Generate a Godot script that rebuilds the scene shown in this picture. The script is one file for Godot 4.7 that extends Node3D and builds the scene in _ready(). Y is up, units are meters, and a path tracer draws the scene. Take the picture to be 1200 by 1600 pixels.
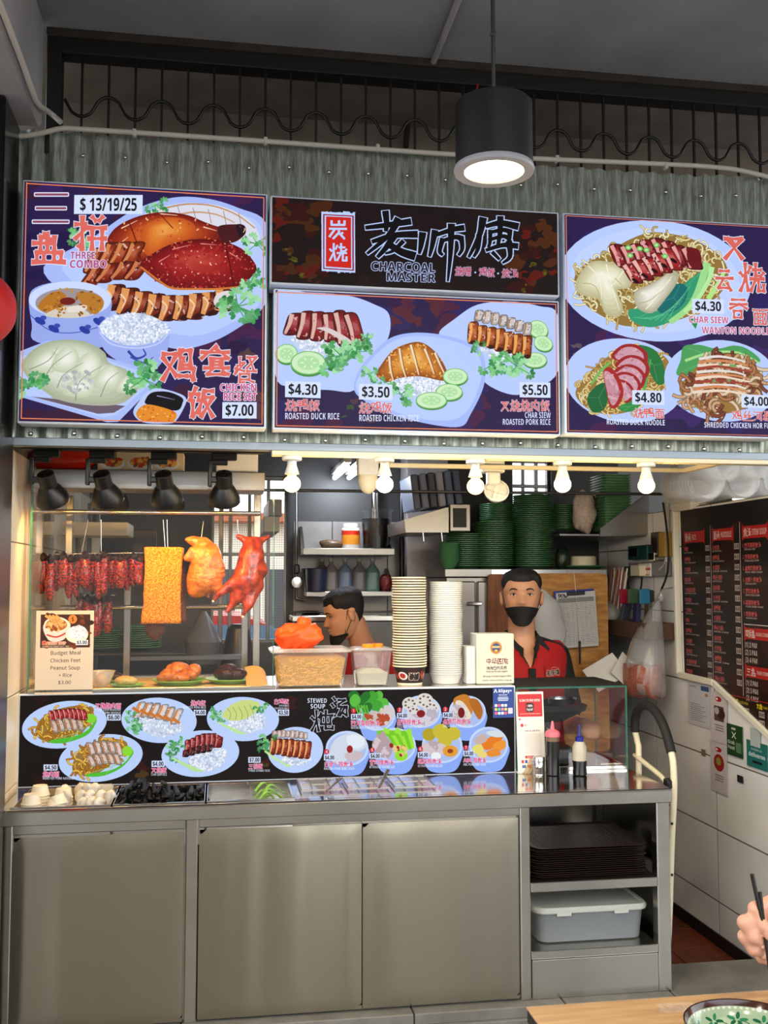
extends Node3D
# A hawker stall: roast-meat display, light-box menus, steel counter, two cooks.
# Metres, y up. The counter front is the plane z = 0; the stall goes back to z = -2.2; the hall is in front.
const FOCAL := 1600.0
const EYE := Vector3(0, 1.55, 3.27)
const YAW := 9.16
const PITCH := 3.75
var cam_basis: Basis
var names := {}
var mats := {}
var rng := RandomNumberGenerator.new()

func _ready() -> void:
	rng.seed = 7
	cam_basis = Basis(Vector3.UP, deg_to_rad(-YAW)) * Basis(Vector3.RIGHT, deg_to_rad(PITCH))
	var cam := Camera3D.new()
	cam.name = "camera"
	cam.keep_aspect = Camera3D.KEEP_HEIGHT
	cam.fov = rad_to_deg(2.0 * atan(800.0 / FOCAL))
	cam.near = 0.05
	cam.far = 200.0
	add_child(cam)
	cam.transform = Transform3D(cam_basis, EYE)
	cam.current = true
	var env := Environment.new()
	env.background_mode = Environment.BG_SKY
	var sky := Sky.new()
	var sm := ProceduralSkyMaterial.new()
	sm.sky_top_color = Color(0.86, 0.89, 0.94)
	sm.sky_horizon_color = Color(0.95, 0.95, 0.94)
	sm.ground_horizon_color = Color(0.62, 0.61, 0.58)
	sm.ground_bottom_color = Color(0.42, 0.41, 0.39)
	sm.sun_angle_max = 0.0
	sky.sky_material = sm
	env.sky = sky
	env.background_energy_multiplier = 5.4
	env.tonemap_mode = Environment.TONE_MAPPER_LINEAR
	env.tonemap_exposure = 1.0
	env.sdfgi_enabled = true
	env.ssao_enabled = true
	env.ssil_enabled = true
	var we := WorldEnvironment.new()
	we.name = "environment"
	we.environment = env
	add_child(we)
	make_materials()
	build_hall()
	build_front()
	build_stall_shell()
	build_signs()
	build_counter()
	build_counter_goods()
	build_case()
	build_meats()
	build_shelf_goods()
	build_lamps()
	build_back_kitchen()
	build_plates()
	build_fridge_wall()
	build_right_wall()
	build_people()
	build_table()

# ---------- pixels of the photograph to points: a pixel is a direction, the plane it meets gives the distance
func ray(u: float, v: float) -> Vector3:
	return cam_basis * Vector3(u - 600.0, 800.0 - v, -FOCAL)
func pz(u: float, v: float, z: float) -> Vector3:
	var d := ray(u, v)
	return EYE + d * ((z - EYE.z) / d.z)
func py(u: float, v: float, y: float) -> Vector3:
	var d := ray(u, v)
	return EYE + d * ((y - EYE.y) / d.y)
func px(u: float, v: float, x: float) -> Vector3:
	var d := ray(u, v)
	return EYE + d * ((x - EYE.x) / d.x)
func mpp(p: Vector3) -> float:
	return ((p - EYE).dot(-cam_basis.z)) / FOCAL

# ---------- short names
static func V3(x: float, y: float, z: float) -> Vector3:
	return Vector3(x, y, z)
static func V2(x: float, y: float) -> Vector2:
	return Vector2(x, y)

# ---------- nodes
func numbered(called: String) -> String:
	var n: int = names.get(called, -1) + 1
	names[called] = n
	return called if n == 0 else "%s_%03d" % [called, n]
func thing(called: String, label: String, category: String, at := Vector3.ZERO, group := "", kind := "") -> Node3D:
	var o := Node3D.new()
	o.name = numbered(called)
	add_child(o)
	o.position = at
	return tag(o, label, category, group, kind)
func tag(o: Node3D, label: String, category: String, group := "", kind := "") -> Node3D:
	if label != "": o.set_meta("label", label)
	if category != "": o.set_meta("category", category)
	if group != "": o.set_meta("group", group)
	if kind != "": o.set_meta("kind", kind)
	return o
func part(parent: Node3D, called: String, mb, m: Material, label := "") -> MeshInstance3D:
	var o := MeshInstance3D.new()
	o.name = called
	o.mesh = mb if mb is Mesh else mb.done()
	o.material_override = m
	parent.add_child(o, true)
	if label != "": o.set_meta("label", label)
	return o
func single(called: String, mb, m: Material, label: String, category: String, at := Vector3.ZERO, group := "", kind := "") -> MeshInstance3D:
	var o := MeshInstance3D.new()
	o.name = numbered(called)
	o.mesh = mb if mb is Mesh else mb.done()
	o.material_override = m
	add_child(o)
	o.position = at
	tag(o, label, category, group, kind)
	return o
func copy(o: Node3D, at: Vector3, label := "", turn := 0.0) -> Node3D:
	var c: Node3D = o.duplicate()
	c.name = numbered(str(o.name).rstrip("0123456789").rstrip("_"))
	add_child(c)
	c.position = at
	if turn != 0.0: c.rotation.y = turn
	if label != "": c.set_meta("label", label)
	return c

# ---------- mesh builder
class MB:
	var st := SurfaceTool.new()
	var sm := false
	func _init() -> void:
		st.begin(Mesh.PRIMITIVE_TRIANGLES)
		st.set_smooth_group(-1)
	func smooth(b: bool, g := 0) -> MB:
		st.set_smooth_group(g if b else -1)
		return self
	func tri(a: Vector3, b: Vector3, c: Vector3, ua := Vector2.ZERO, ub := Vector2.ZERO, uc := Vector2.ZERO) -> void:
		st.set_uv(ua); st.add_vertex(a)
		st.set_uv(uc); st.add_vertex(c)
		st.set_uv(ub); st.add_vertex(b)
	# a b c d run anticlockwise as seen from outside: bottom-left, bottom-right, top-right, top-left
	func quad(a: Vector3, b: Vector3, c: Vector3, d: Vector3) -> void:
		quv(a, b, c, d, Vector2(0, 1), Vector2(1, 1), Vector2(1, 0), Vector2(0, 0))
	func quv(a: Vector3, b: Vector3, c: Vector3, d: Vector3, ua: Vector2, ub: Vector2, uc: Vector2, ud: Vector2) -> void:
		tri(a, b, c, ua, ub, uc)
		tri(a, c, d, ua, uc, ud)
	func done() -> ArrayMesh:
		st.generate_normals()
		st.index()
		return st.commit()
	# box with chamfered edges
	func box(c: Vector3, s: Vector3, bev := 0.0, bs := Basis.IDENTITY) -> MB:
		var h := s * 0.5
		bev = minf(bev, minf(h.x, minf(h.y, h.z)) * 0.9)
		var ax := [Vector3.RIGHT, Vector3.UP, Vector3.BACK]
		for i in 3:
			var j := (i + 1) % 3
			var k := (i + 2) % 3
			for sg: float in [-1.0, 1.0]:
				var n: Vector3 = ax[i] * h[i] * sg
				var u: Vector3 = ax[j] * (h[j] - bev)
				var w: Vector3 = ax[k] * (h[k] - bev) * sg
				quad(c + bs * (n - u - w), c + bs * (n + u - w), c + bs * (n + u + w), c + bs * (n - u + w))
		if bev <= 0.0: return self
		for i in 3:
			var j := (i + 1) % 3
			var k := (i + 2) % 3
			for sj: float in [-1.0, 1.0]:
				for sk: float in [-1.0, 1.0]:
					var l: Vector3 = ax[i] * (h[i] - bev)
					var p: Vector3 = ax[j] * h[j] * sj + ax[k] * (h[k] - bev) * sk
					var q: Vector3 = ax[j] * (h[j] - bev) * sj + ax[k] * h[k] * sk
					if sj * sk > 0:
						quad(c + bs * (p - l), c + bs * (p + l), c + bs * (q + l), c + bs * (q - l))
					else:
						quad(c + bs * (q - l), c + bs * (q + l), c + bs * (p + l), c + bs * (p - l))
		for sx: float in [-1.0, 1.0]:
			for sy: float in [-1.0, 1.0]:
				for sz: float in [-1.0, 1.0]:
					var a := Vector3(h.x * sx, (h.y - bev) * sy, (h.z - bev) * sz)
					var b := Vector3((h.x - bev) * sx, h.y * sy, (h.z - bev) * sz)
					var d := Vector3((h.x - bev) * sx, (h.y - bev) * sy, h.z * sz)
					if sx * sy * sz > 0: tri(c + bs * a, c + bs * b, c + bs * d)
					else: tri(c + bs * a, c + bs * d, c + bs * b)
		return self
	# box between two corners
	func span(a: Vector3, b: Vector3, bev := 0.0) -> MB:
		return box((a + b) * 0.5, (b - a).abs(), bev)
	func tube(path: Array, radius, segs := 10, caps := true, squash := 1.0) -> MB:
		var n := path.size()
		var rings := []
		var up := Vector3.UP
		var t0: Vector3 = (path[1] - path[0]).normalized()
		if absf(t0.dot(up)) > 0.95: up = Vector3.RIGHT
		var side := t0.cross(up).normalized()
		var run := 0.0
		var lens := []
		for i in n:
			var t: Vector3
			if i == 0: t = t0
			elif i == n - 1: t = (path[i] - path[i - 1]).normalized()
			else: t = ((path[i] - path[i - 1]).normalized() + (path[i + 1] - path[i]).normalized()).normalized()
			side = (side - t * side.dot(t)).normalized()
			var v := t.cross(side)
			var r: float = radius[i] if radius is Array else radius
			var ring := []
			for k in segs:
				var a := TAU * k / segs
				ring.append(path[i] + side * cos(a) * r + v * sin(a) * r * squash)
			rings.append(ring)
			if i > 0: run += (path[i] - path[i - 1]).length()
			lens.append(run)
		smooth(true)
		for i in n - 1:
			for k in segs:
				var k2 := (k + 1) % segs
				var u0 := float(k) / segs
				var u1 := float(k + 1) / segs
				quv(rings[i][k2], rings[i][k], rings[i + 1][k], rings[i + 1][k2], Vector2(u1, lens[i]), Vector2(u0, lens[i]), Vector2(u0, lens[i + 1]), Vector2(u1, lens[i + 1]))
		smooth(false)
		if caps:
			for k in segs:
				var k2 := (k + 1) % segs
				tri(path[0], rings[0][k], rings[0][k2])
				tri(path[n - 1], rings[n - 1][k2], rings[n - 1][k])
		return self
	# profile of (radius, height) turned about the y axis of xf; sharp: indices of profile points kept crisp
	func lathe(prof: Array, segs := 24, xf := Transform3D.IDENTITY, sx := 1.0, sz := 1.0, flat_after := 0.5) -> MB:
		var n := prof.size()
		var g := 1
		var total := 0.0
		for i in n - 1: total += (prof[i + 1] - prof[i]).length()
		var run := 0.0
		for i in n - 1:
			var p: Vector2 = prof[i]
			var q: Vector2 = prof[i + 1]
			if i > 0 and absf((p - prof[i - 1]).angle_to(q - p)) > flat_after: g += 1
			smooth(true, g)
			var v0 := run / total
			run += (q - p).length()
			var v1 := run / total
			for k in segs:
				var a0 := TAU * k / segs
				var a1 := TAU * (k + 1) / segs if k < segs - 1 else 0.0
				var u0 := float(k) / segs
				var u1 := float(k + 1) / segs
				var A := xf * Vector3(p.x * cos(a0) * sx, p.y, -p.x * sin(a0) * sz)
				var B := xf * Vector3(p.x * cos(a1) * sx, p.y, -p.x * sin(a1) * sz)
				var C := xf * Vector3(q.x * cos(a1) * sx, q.y, -q.x * sin(a1) * sz)
				var D := xf * Vector3(q.x * cos(a0) * sx, q.y, -q.x * sin(a0) * sz)
				if p.x > 1e-6: tri(A, B, C, Vector2(u0, v0), Vector2(u1, v0), Vector2(u1, v1))
				if q.x > 1e-6: tri(A, C, D, Vector2(u0, v0), Vector2(u1, v1), Vector2(u0, v1))
		smooth(false)
		return self
	# outline in x,y pushed back along -z by depth (the face is at z = 0)
	func extrude(outline: PackedVector2Array, depth: float, xf := Transform3D.IDENTITY, round_sides := false) -> MB:
		var poly := outline.duplicate()
		var area := 0.0
		for i in poly.size(): area += poly[i].cross(poly[(i + 1) % poly.size()])
		if area < 0.0: poly.reverse()
		var lo := poly[0]
		var hi := poly[0]
		for p in poly:
			lo = lo.min(p)
			hi = hi.max(p)
		var sz := (hi - lo).max(Vector2(1e-6, 1e-6))
		var ix := Geometry2D.triangulate_polygon(poly)
		smooth(false)
		var back := Vector3(0, 0, -depth)
		for i in range(0, ix.size(), 3):
			var q := []
			var w := []
			for k in 3:
				var p := poly[ix[i + k]]
				q.append(Vector3(p.x, p.y, 0))
				w.append(Vector2((p.x - lo.x) / sz.x, (hi.y - p.y) / sz.y))
			var cr: float = (poly[ix[i + 1]] - poly[ix[i]]).cross(poly[ix[i + 2]] - poly[ix[i]])
			var o := [0, 1, 2] if cr > 0 else [0, 2, 1]
			tri(xf * q[o[0]], xf * q[o[1]], xf * q[o[2]], w[o[0]], w[o[1]], w[o[2]])
			tri(xf * (q[o[0]] + back), xf * (q[o[2]] + back), xf * (q[o[1]] + back))
		var n := poly.size()
		smooth(round_sides, 3)
		for i in n:
			var a := Vector3(poly[i].x, poly[i].y, 0)
			var b := Vector3(poly[(i + 1) % n].x, poly[(i + 1) % n].y, 0)
			quad(xf * (a + back), xf * (b + back), xf * b, xf * a)
		smooth(false)
		return self
	# closed grid of points rows x cols, wrapped in cols
	func skin(rows: Array, wrap := true, caps := true, g := 0) -> MB:
		smooth(true, g)
		var n := rows.size()
		var c: int = rows[0].size()
		var last := c if wrap else c - 1
		for i in n - 1:
			for k in last:
				var k2 := (k + 1) % c
				var u0 := float(k) / last
				var u1 := float(k + 1) / last
				var v0 := float(i) / (n - 1)
				var v1 := float(i + 1) / (n - 1)
				quv(rows[i][k], rows[i][k2], rows[i + 1][k2], rows[i + 1][k], Vector2(u0, v0), Vector2(u1, v0), Vector2(u1, v1), Vector2(u0, v1))
		if caps and wrap:
			for e: int in [0, n - 1]:
				var m := Vector3.ZERO
				for p: Vector3 in rows[e]: m += p
				m /= c
				for k in c:
					var k2 := (k + 1) % c
					if e == 0: tri(m, rows[e][k2], rows[e][k])
					else: tri(m, rows[e][k], rows[e][k2])
		smooth(false)
		return self
	# lumpy ball
	func blob(c: Vector3, r: Vector3, noise: FastNoiseLite = null, amp := 0.0, nu := 16, nv := 10, bs := Basis.IDENTITY) -> MB:
		var rows := []
		for i in nv + 1:
			var th := PI * i / nv
			var row := []
			for k in nu:
				var a := TAU * k / nu
				var d := Vector3(sin(th) * cos(a), -cos(th), -sin(th) * sin(a))
				var f := 1.0
				if noise: f += amp * noise.get_noise_3dv((d * r + c) * 1000.0)
				row.append(c + bs * (d * r * f))
			rows.append(row)
		return skin(rows, true, false)

func rrect(w: float, h: float, r: float, n := 4) -> PackedVector2Array:
	var o := PackedVector2Array()
	for q in 4:
		var c := Vector2((w / 2 - r) * (1 if q in [0, 3] else -1), (h / 2 - r) * (1 if q < 2 else -1))
		for k in n + 1:
			o.append(c + Vector2.from_angle(PI / 2 * (q + float(k) / n)) * r)
	return o
func curve3(pts: Array, n := 6) -> Array:
	var o := []
	for i in pts.size() - 1:
		var p0: Vector3 = pts[maxi(i - 1, 0)]
		var p3: Vector3 = pts[mini(i + 2, pts.size() - 1)]
		for k in n:
			o.append(pts[i].cubic_interpolate(pts[i + 1], p0, p3, float(k) / n))
	o.append(pts[-1])
	return o
func noise3(freq: float, sd := 1, oct := 3) -> FastNoiseLite:
	var n := FastNoiseLite.new()
	n.seed = sd
	n.frequency = freq
	n.noise_type = FastNoiseLite.TYPE_SIMPLEX_SMOOTH
	n.fractal_octaves = oct
	return n
func leftover_bar(a: Vector3, b: Vector3, w: float, h: float, bev := 0.001) -> MB:
	var t := (b - a).normalized()
	var s := t.cross(Vector3.UP).normalized() if absf(t.y) < 0.95 else t.cross(Vector3.RIGHT).normalized()
	return MB.new().box((a + b) / 2, Vector3((b - a).length(), h, w), bev, Basis(t, s.cross(t), s))

# ---------- surface nets over tapered capsules: bones are [a, b, ra, rb]; blend is the smooth-minimum width.
# cuts: a plane takes away what lies above it, an array of planes what lies above all of them
func flesh(mb: MB, bones: Array, cell: float, blend: float, cuts: Array = []) -> void:
	var lo := Vector3.INF
	var hi := -Vector3.INF
	for b in bones:
		for e in 2:
			var r: float = b[2 + e] + blend + cell * 2
			lo = lo.min(b[e] - Vector3.ONE * r)
			hi = hi.max(b[e] + Vector3.ONE * r)
	var nx := int((hi.x - lo.x) / cell) + 2
	var ny := int((hi.y - lo.y) / cell) + 2
	var nz := int((hi.z - lo.z) / cell) + 2
	var f := PackedFloat32Array()
	f.resize(nx * ny * nz)
	f.fill(9.0)
	var S := 4
	var near := cell * S * 1.0
	for bz in range(0, nz, S):
		for by in range(0, ny, S):
			for bx in range(0, nx, S):
				var c := lo + Vector3(bx + 2, by + 2, bz + 2) * cell
				var use := []
				var inside := false
				for b in bones:
					var ab: Vector3 = b[1] - b[0]
					var t := clampf((c - b[0]).dot(ab) / maxf(ab.length_squared(), 1e-9), 0, 1)
					var d: float = (c - b[0] - ab * t).length() - lerpf(b[2], b[3], t)
					if d < near + blend: use.append(b)
					if d < -near: inside = true
				if use.is_empty(): continue
				for z in range(bz, mini(bz + S, nz)):
					for y in range(by, mini(by + S, ny)):
						for x in range(bx, mini(bx + S, nx)):
							if inside:
								f[(z * ny + y) * nx + x] = -1.0
								continue
							var p := lo + Vector3(x, y, z) * cell
							var s := 9.0
							for b in use:
								var ab: Vector3 = b[1] - b[0]
								var t := clampf((p - b[0]).dot(ab) / maxf(ab.length_squared(), 1e-9), 0, 1)
								var d: float = (p - b[0] - ab * t).length() - lerpf(b[2], b[3], t)
								if s > 8.0: s = d
								else:
									var h := maxf(blend - absf(s - d), 0.0) / blend
									s = minf(s, d) - h * h * blend * 0.25
							f[(z * ny + y) * nx + x] = s
	if cuts.size():
		for z in nz:
			for y in ny:
				for x in nx:
					var i := (z * ny + y) * nx + x
					if f[i] < 8.0:
						for c in cuts:
							var d := 9.0
							for q: Plane in (c if c is Array else [c]): d = minf(d, q.distance_to(lo + Vector3(x, y, z) * cell))
							f[i] = maxf(f[i], d)
	var vert := {}
	var offs := [0, 1, nx, nx + 1, nx * ny, nx * ny + 1, nx * ny + nx, nx * ny + nx + 1]
	var cs := [Vector3(0, 0, 0), Vector3(1, 0, 0), Vector3(0, 1, 0), Vector3(1, 1, 0), Vector3(0, 0, 1), Vector3(1, 0, 1), Vector3(0, 1, 1), Vector3(1, 1, 1)]
	var edges := [[0, 1], [2, 3], [4, 5], [6, 7], [0, 2], [1, 3], [4, 6], [5, 7], [0, 4], [1, 5], [2, 6], [3, 7]]
	for z in nz - 1:
		for y in ny - 1:
			for x in nx - 1:
				var i := (z * ny + y) * nx + x
				var neg := 0
				for k: int in offs:
					if f[i + k] < 0.0: neg += 1
				if neg == 0 or neg == 8: continue
				var m := Vector3.ZERO
				var cnt := 0
				for e in edges:
					var a: float = f[i + offs[e[0]]]
					var b: float = f[i + offs[e[1]]]
					if (a < 0.0) != (b < 0.0):
						m += cs[e[0]].lerp(cs[e[1]], a / (a - b))
						cnt += 1
				vert[i] = lo + (Vector3(x, y, z) + m / cnt) * cell
	mb.smooth(true)
	var ny_x := nx * ny
	for i: int in vert:
		var here := f[i] < 0.0
		for d in 3:
			var st: int = [1, nx, ny_x][d]
			if (f[i + st] < 0.0) == here: continue
			var s1: int = [nx, ny_x, 1][d]
			var s2: int = [ny_x, 1, nx][d]
			if not (vert.has(i - s1) and vert.has(i - s2) and vert.has(i - s1 - s2)): continue
			if here: mb.quad(vert[i - s1 - s2], vert[i - s2], vert[i], vert[i - s1])
			else: mb.quad(vert[i - s1], vert[i], vert[i - s2], vert[i - s1 - s2])
	mb.smooth(false)

# ---------- printed matter: a small painter for flat print (posters, menus, labels). Drawn at twice the size, then halved.
const HAN := {
"三": "1282 2575 0989", "二": "2373 0888", "拼": "0232 2029 2918 0633 5061 8071 4393 4696 5359 8389", "盘": "4030 2162 2126 6166 0363 4142 4445 1686 1619 3639 6669 8689 0999",
"鸡": "0141 4108 0247 6051 5055 5080 8084 8454 5595 9598 9887 6263 5777", "套": "0292 5004 5194 3437 3484 3575 3676 1797 4729 2989 7899", "餐": "2023 2242 1306 4206 5090 9054 6085 4504 5595 2666 2868 2629 2949 6668 5889",
"饭": "2004 0232 3234 1419 1937 8151 5138 5383 8349 5489", "炭": "5052 1012 1282 8082 0494 3408 3636 7667 5556 5629 5689", "烧": "2025 2509 2439 0314 4133 5282 6064 6484 8493 4595 6549 7579 7999 9997",
"老": "2272 4045 0595 8109 4649 4989 8987 7658", "师": "1116 3037 3719 4191 5355 5358 5383 8387 6169", "傅": "2004 1319 3191 4246 4292 9296 4484 6075 4686 3797 8589 8979 5868", "腊": "0107 0708 0131 3139 0333 0535 4292 5054 8084 4494 5559 5585 8589 5787 5989",
"炖": "2025 2509 2439 0314 4133 4292 4346 4686 8386 6068 6898 9897", "汤": "1021 0314 0928 4181 8143 4494 9498 9877 6448 8458", "鸭": "0141 0105 4145 0343 0545 2129 6051 5055 5080 8084 8454 5595 9598 9887 6263 5777", "叉": "1282 8219 2289 4354",
"肉": "1219 1282 8289 8978 5036 4566 5547 5568 5052", "云": "2171 0494 4418 1878 6689", "吞": "1181 0393 5305 5395 2666 2629 6669 2969", "面": "0191 5142 1383 1319 8389 1989 3339 6369 3555 3757",
"丝": "3014 1444 4416 1646 7054 5484 8456 5686 0999", "河": "1021 0314 0928 3191 8189 8978 4363 4347 6367 4767", "粉": "2029 0444 1021 3032 2408 2448 5044 7095 5585 8588 8877 6649", "白": "5041 2282 2229 8289 2585 2989",
"双": "0141 4108 0248 5191 9158 5299", "类": "5055 0494 2132 8172 5415 5494 0696 5609 5699", "中": "1282 1216 8286 1686 5059", "华": "3014 2226 8161 6064 6494 0797 5559", "医": "0191 0109 0999 4233 3272 2585 5228 5578",
"院": "0109 0131 3134 3446 6051 4292 4243 9293 5484 3696 5649 7679 7999 9998", "谢": "1021 0313 1318 1827 3246 3262 6268 6858 3464 3666 7393 8289 8978 7475", "您": "2004 1317 5032 3292 6266 4445 8485 0708 3839 3989 5758 8799",
"的": "2011 0207 0242 4247 0444 0747 6052 5292 9298 9877 6475", "支": "1181 5054 1484 8419 2489", "持": "0232 2029 2918 0633 4191 6053 4393 6164 3595 8588 8877 5768", "排": "0232 2029 2918 0633 5059 4252 4454 4656 7079 7292 7494 7696",
"骨": "2171 2124 7174 4144 4464 1393 1314 9394 2529 2575 7579 2777 2949", "西": "0191 3135 6165 1383 1319 8389 1989", "洋": "1021 0314 0928 4051 8071 3292 4484 3696 6269", "菜": "0191 3032 6062 8313 2425 5455 8475 0696 5659 5609 5699",
"莲": "0191 3032 6062 3383 5344 4474 6367 3686 0415 1519 0999", "藕": "0191 3032 6062 0444 2339 1525 5383 5356 8386 5686 7378 4747 4898", "黄": "0191 3032 6062 0393 2474 2427 7477 4447 2777 3809 6899", "瓜": "8111 1108 3037 3768 6199",
"萝": "0191 3032 6062 1383 1315 8385 1585 3335 6365 4609 2787 8739", "卜": "3039 3375", "苦": "0191 3032 6062 0393 5255 2666 2629 6669 2969", "咸": "1181 1108 6099 8269 2363 2545 2528 4548 2848 7071", "服": "0107 0708 0131 3139 0333 0535 5159 5191 9194 5595 9558 6599", "务": "3014 2272 7217 2488 0696 7678 7868 4629",
"自": "5041 2282 2229 8289 2484 2686 2989", "半": "5059 2132 8172 1383 0696", "只": "2171 2125 7175 2575 3709 5799", "助": "1117 1141 4147 1343 1545 0858 5393 9398 9887 7058"}

var glyphs := {}
var fonts := {}

func glyph_tris(ch: String, bold: bool, serif := false) -> Array:
	var key := ch + ("b" if bold else "r") + ("s" if serif else "")
	if glyphs.has(key): return glyphs[key]
	var fk := ("b" if bold else "r") + ("s" if serif else "")
	if not fonts.has(fk):
		var sf := SystemFont.new()
		sf.font_names = PackedStringArray(["Droid Serif" if serif else "Droid Sans"])
		sf.font_weight = 700 if bold else 400
		fonts[fk] = sf
	var tm := TextMesh.new()
	tm.font = fonts[fk]
	tm.font_size = 64
	tm.pixel_size = 1.0 / 64.0
	tm.depth = 0.0
	tm.curve_step = 4.0
	tm.horizontal_alignment = HORIZONTAL_ALIGNMENT_LEFT
	tm.vertical_alignment = VERTICAL_ALIGNMENT_BOTTOM
	tm.text = ch
	var out := PackedVector2Array()
	if ch != " ":
		var ar := tm.get_mesh_arrays()
		var vs: PackedVector3Array = ar[Mesh.ARRAY_VERTEX]
		var ix: PackedInt32Array = ar[Mesh.ARRAY_INDEX]
		var nm: PackedVector3Array = ar[Mesh.ARRAY_NORMAL]
		for i in range(0, ix.size(), 3):
			if nm[ix[i]].z < 0.5: continue
			for k in 3: out.append(Vector2(vs[ix[i + k]].x, vs[ix[i + k]].y))
	var adv: float = fonts[fk].get_string_size(ch, HORIZONTAL_ALIGNMENT_LEFT, -1, 64).x / 64.0
	glyphs[key] = [out, adv]
	return glyphs[key]

class Paper:
	var host
	var img: Image
	var W: int
	var H: int
	var tl: Vector2
	var tr: Vector2
	var br: Vector2
	var bl: Vector2
	var ps := 1.0
	var po := Vector2.ZERO
	# w, h: texture size; the four corners are where the print lies in the coordinates used for drawing
	func _init(host_, w: int, h: int, a: Vector2, b: Vector2, c: Vector2, d: Vector2) -> void:
		host = host_
		W = w * 2
		H = h * 2
		img = Image.create_empty(W, H, false, Image.FORMAT_RGB8)
		tl = a; tr = b; br = c; bl = d
	func m(p0: Vector2) -> Vector2:
		var p := p0 * ps + po
		var v := 0.5
		var u := 0.5
		for i in 3:
			var xl := lerpf(tl.x, bl.x, v)
			var xr := lerpf(tr.x, br.x, v)
			u = (p.x - xl) / (xr - xl)
			var yt := lerpf(tl.y, tr.y, u)
			var yb := lerpf(bl.y, br.y, u)
			v = (p.y - yt) / (yb - yt)
		return Vector2(u * W, v * H)
	func spans(q: PackedVector2Array, c: Color) -> void:
		var n := q.size()
		var y0 := INF
		var y1 := -INF
		for p in q:
			y0 = minf(y0, p.y)
			y1 = maxf(y1, p.y)
		for y in range(maxi(0, ceili(y0 - 0.5)), mini(H - 1, floori(y1 - 0.5)) + 1):
			var yc := y + 0.5
			var xs := []
			var a := q[n - 1]
			for i in n:
				var b := q[i]
				if (a.y <= yc) != (b.y <= yc): xs.append(a.x + (b.x - a.x) * (yc - a.y) / (b.y - a.y))
				a = b
			if xs.size() > 2: xs.sort()
			elif xs.size() == 2 and xs[0] > xs[1]: xs.reverse()
			for k in range(0, xs.size() - 1, 2):
				var x0 := maxi(0, roundi(xs[k]))
				var x1 := mini(W, roundi(xs[k + 1]))
				if x1 > x0: img.fill_rect(Rect2i(x0, y, x1 - x0, 1), c)
	func poly(pts: Array, c: Color) -> void:
		var q := PackedVector2Array()
		for i in range(0, pts.size(), 2): q.append(m(Vector2(pts[i], pts[i + 1])))
		spans(q, c)
	func vpoly(pts: PackedVector2Array, c: Color) -> void:
		var q := PackedVector2Array()
		for p in pts: q.append(m(p))
		spans(q, c)
	# smooth closed outline through the points
	func blobby(pts: Array, n := 5) -> PackedVector2Array:
		var p := PackedVector2Array()
		for i in range(0, pts.size(), 2): p.append(Vector2(pts[i], pts[i + 1]))
		var o := PackedVector2Array()
		var s := p.size()
		for i in s:
			for k in n: o.append(p[i].cubic_interpolate(p[(i + 1) % s], p[(i - 1 + s) % s], p[(i + 2) % s], float(k) / n))
		return o
	func shape(pts: Array, c: Color) -> PackedVector2Array:
		var o := blobby(pts)
		vpoly(o, c)
		return o
	func ell(x: float, y: float, rx: float, ry: float, c: Color, rot := 0.0, n := 0) -> PackedVector2Array:
		if n == 0: n = clampi(int(6 + maxf(rx, ry) * 0.5), 6, 44)
		var o := PackedVector2Array()
		for i in n:
			o.append(Vector2(x, y) + (Vector2(cos(TAU * i / n) * rx, sin(TAU * i / n) * ry)).rotated(rot))
		vpoly(o, c)
		return o
	func rect(x0: float, y0: float, x1: float, y1: float, c: Color, r := 0.0) -> void:
		if r <= 0.0: poly([x0, y0, x1, y0, x1, y1, x0, y1], c)
		else:
			var o := PackedVector2Array()
			for p: Vector2 in host.rrect(x1 - x0, y1 - y0, r, 3): o.append(p + Vector2(x0 + x1, y0 + y1) / 2)
			vpoly(o, c)
	func line(pts: Array, w: float, c: Color, w2 := -1.0) -> void:
		var n := pts.size() / 2 - 1
		for i in n:
			var a := Vector2(pts[i * 2], pts[i * 2 + 1])
			var b := Vector2(pts[i * 2 + 2], pts[i * 2 + 3])
			var t := (b - a).normalized()
			var s := Vector2(-t.y, t.x) * 0.5
			var wa := w if w2 < 0.0 else lerpf(w, w2, float(i) / n)
			var wb := w if w2 < 0.0 else lerpf(w, w2, float(i + 1) / n)
			a -= t * wa * 0.3
			b += t * wb * 0.3
			vpoly(PackedVector2Array([a + s * wa, b + s * wb, b - s * wb, a - s * wa]), c)
	func curve(pts: Array, w: float, c: Color, w2 := -1.0, n := 5) -> void:
		var p := []
		for i in range(0, pts.size(), 2): p.append(Vector2(pts[i], pts[i + 1]))
		var o := []
		for i in p.size() - 1:
			for k in n:
				var q: Vector2 = p[i].cubic_interpolate(p[i + 1], p[maxi(i - 1, 0)], p[mini(i + 2, p.size() - 1)], float(k) / n)
				o.append_array([q.x, q.y])
		o.append_array([p[-1].x, p[-1].y])
		line(o, w, c, w2)
	# small marks scattered inside an outline
	func scatter(o: PackedVector2Array, count: int, cols: Array, r0: float, r1: float, long := 1.0, sd := 1) -> void:
		var g := RandomNumberGenerator.new()
		g.seed = sd
		var lo := o[0]
		var hi := o[0]
		for p in o:
			lo = lo.min(p)
			hi = hi.max(p)
		for i in count:
			var p := Vector2(g.randf_range(lo.x, hi.x), g.randf_range(lo.y, hi.y))
			var r := g.randf_range(r0, r1)
			var a := g.randf() * TAU
			if Geometry2D.is_point_in_polygon(p, o):
				ell(p.x, p.y, r * long, r, cols[g.randi() % cols.size()], a, 6)
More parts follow.
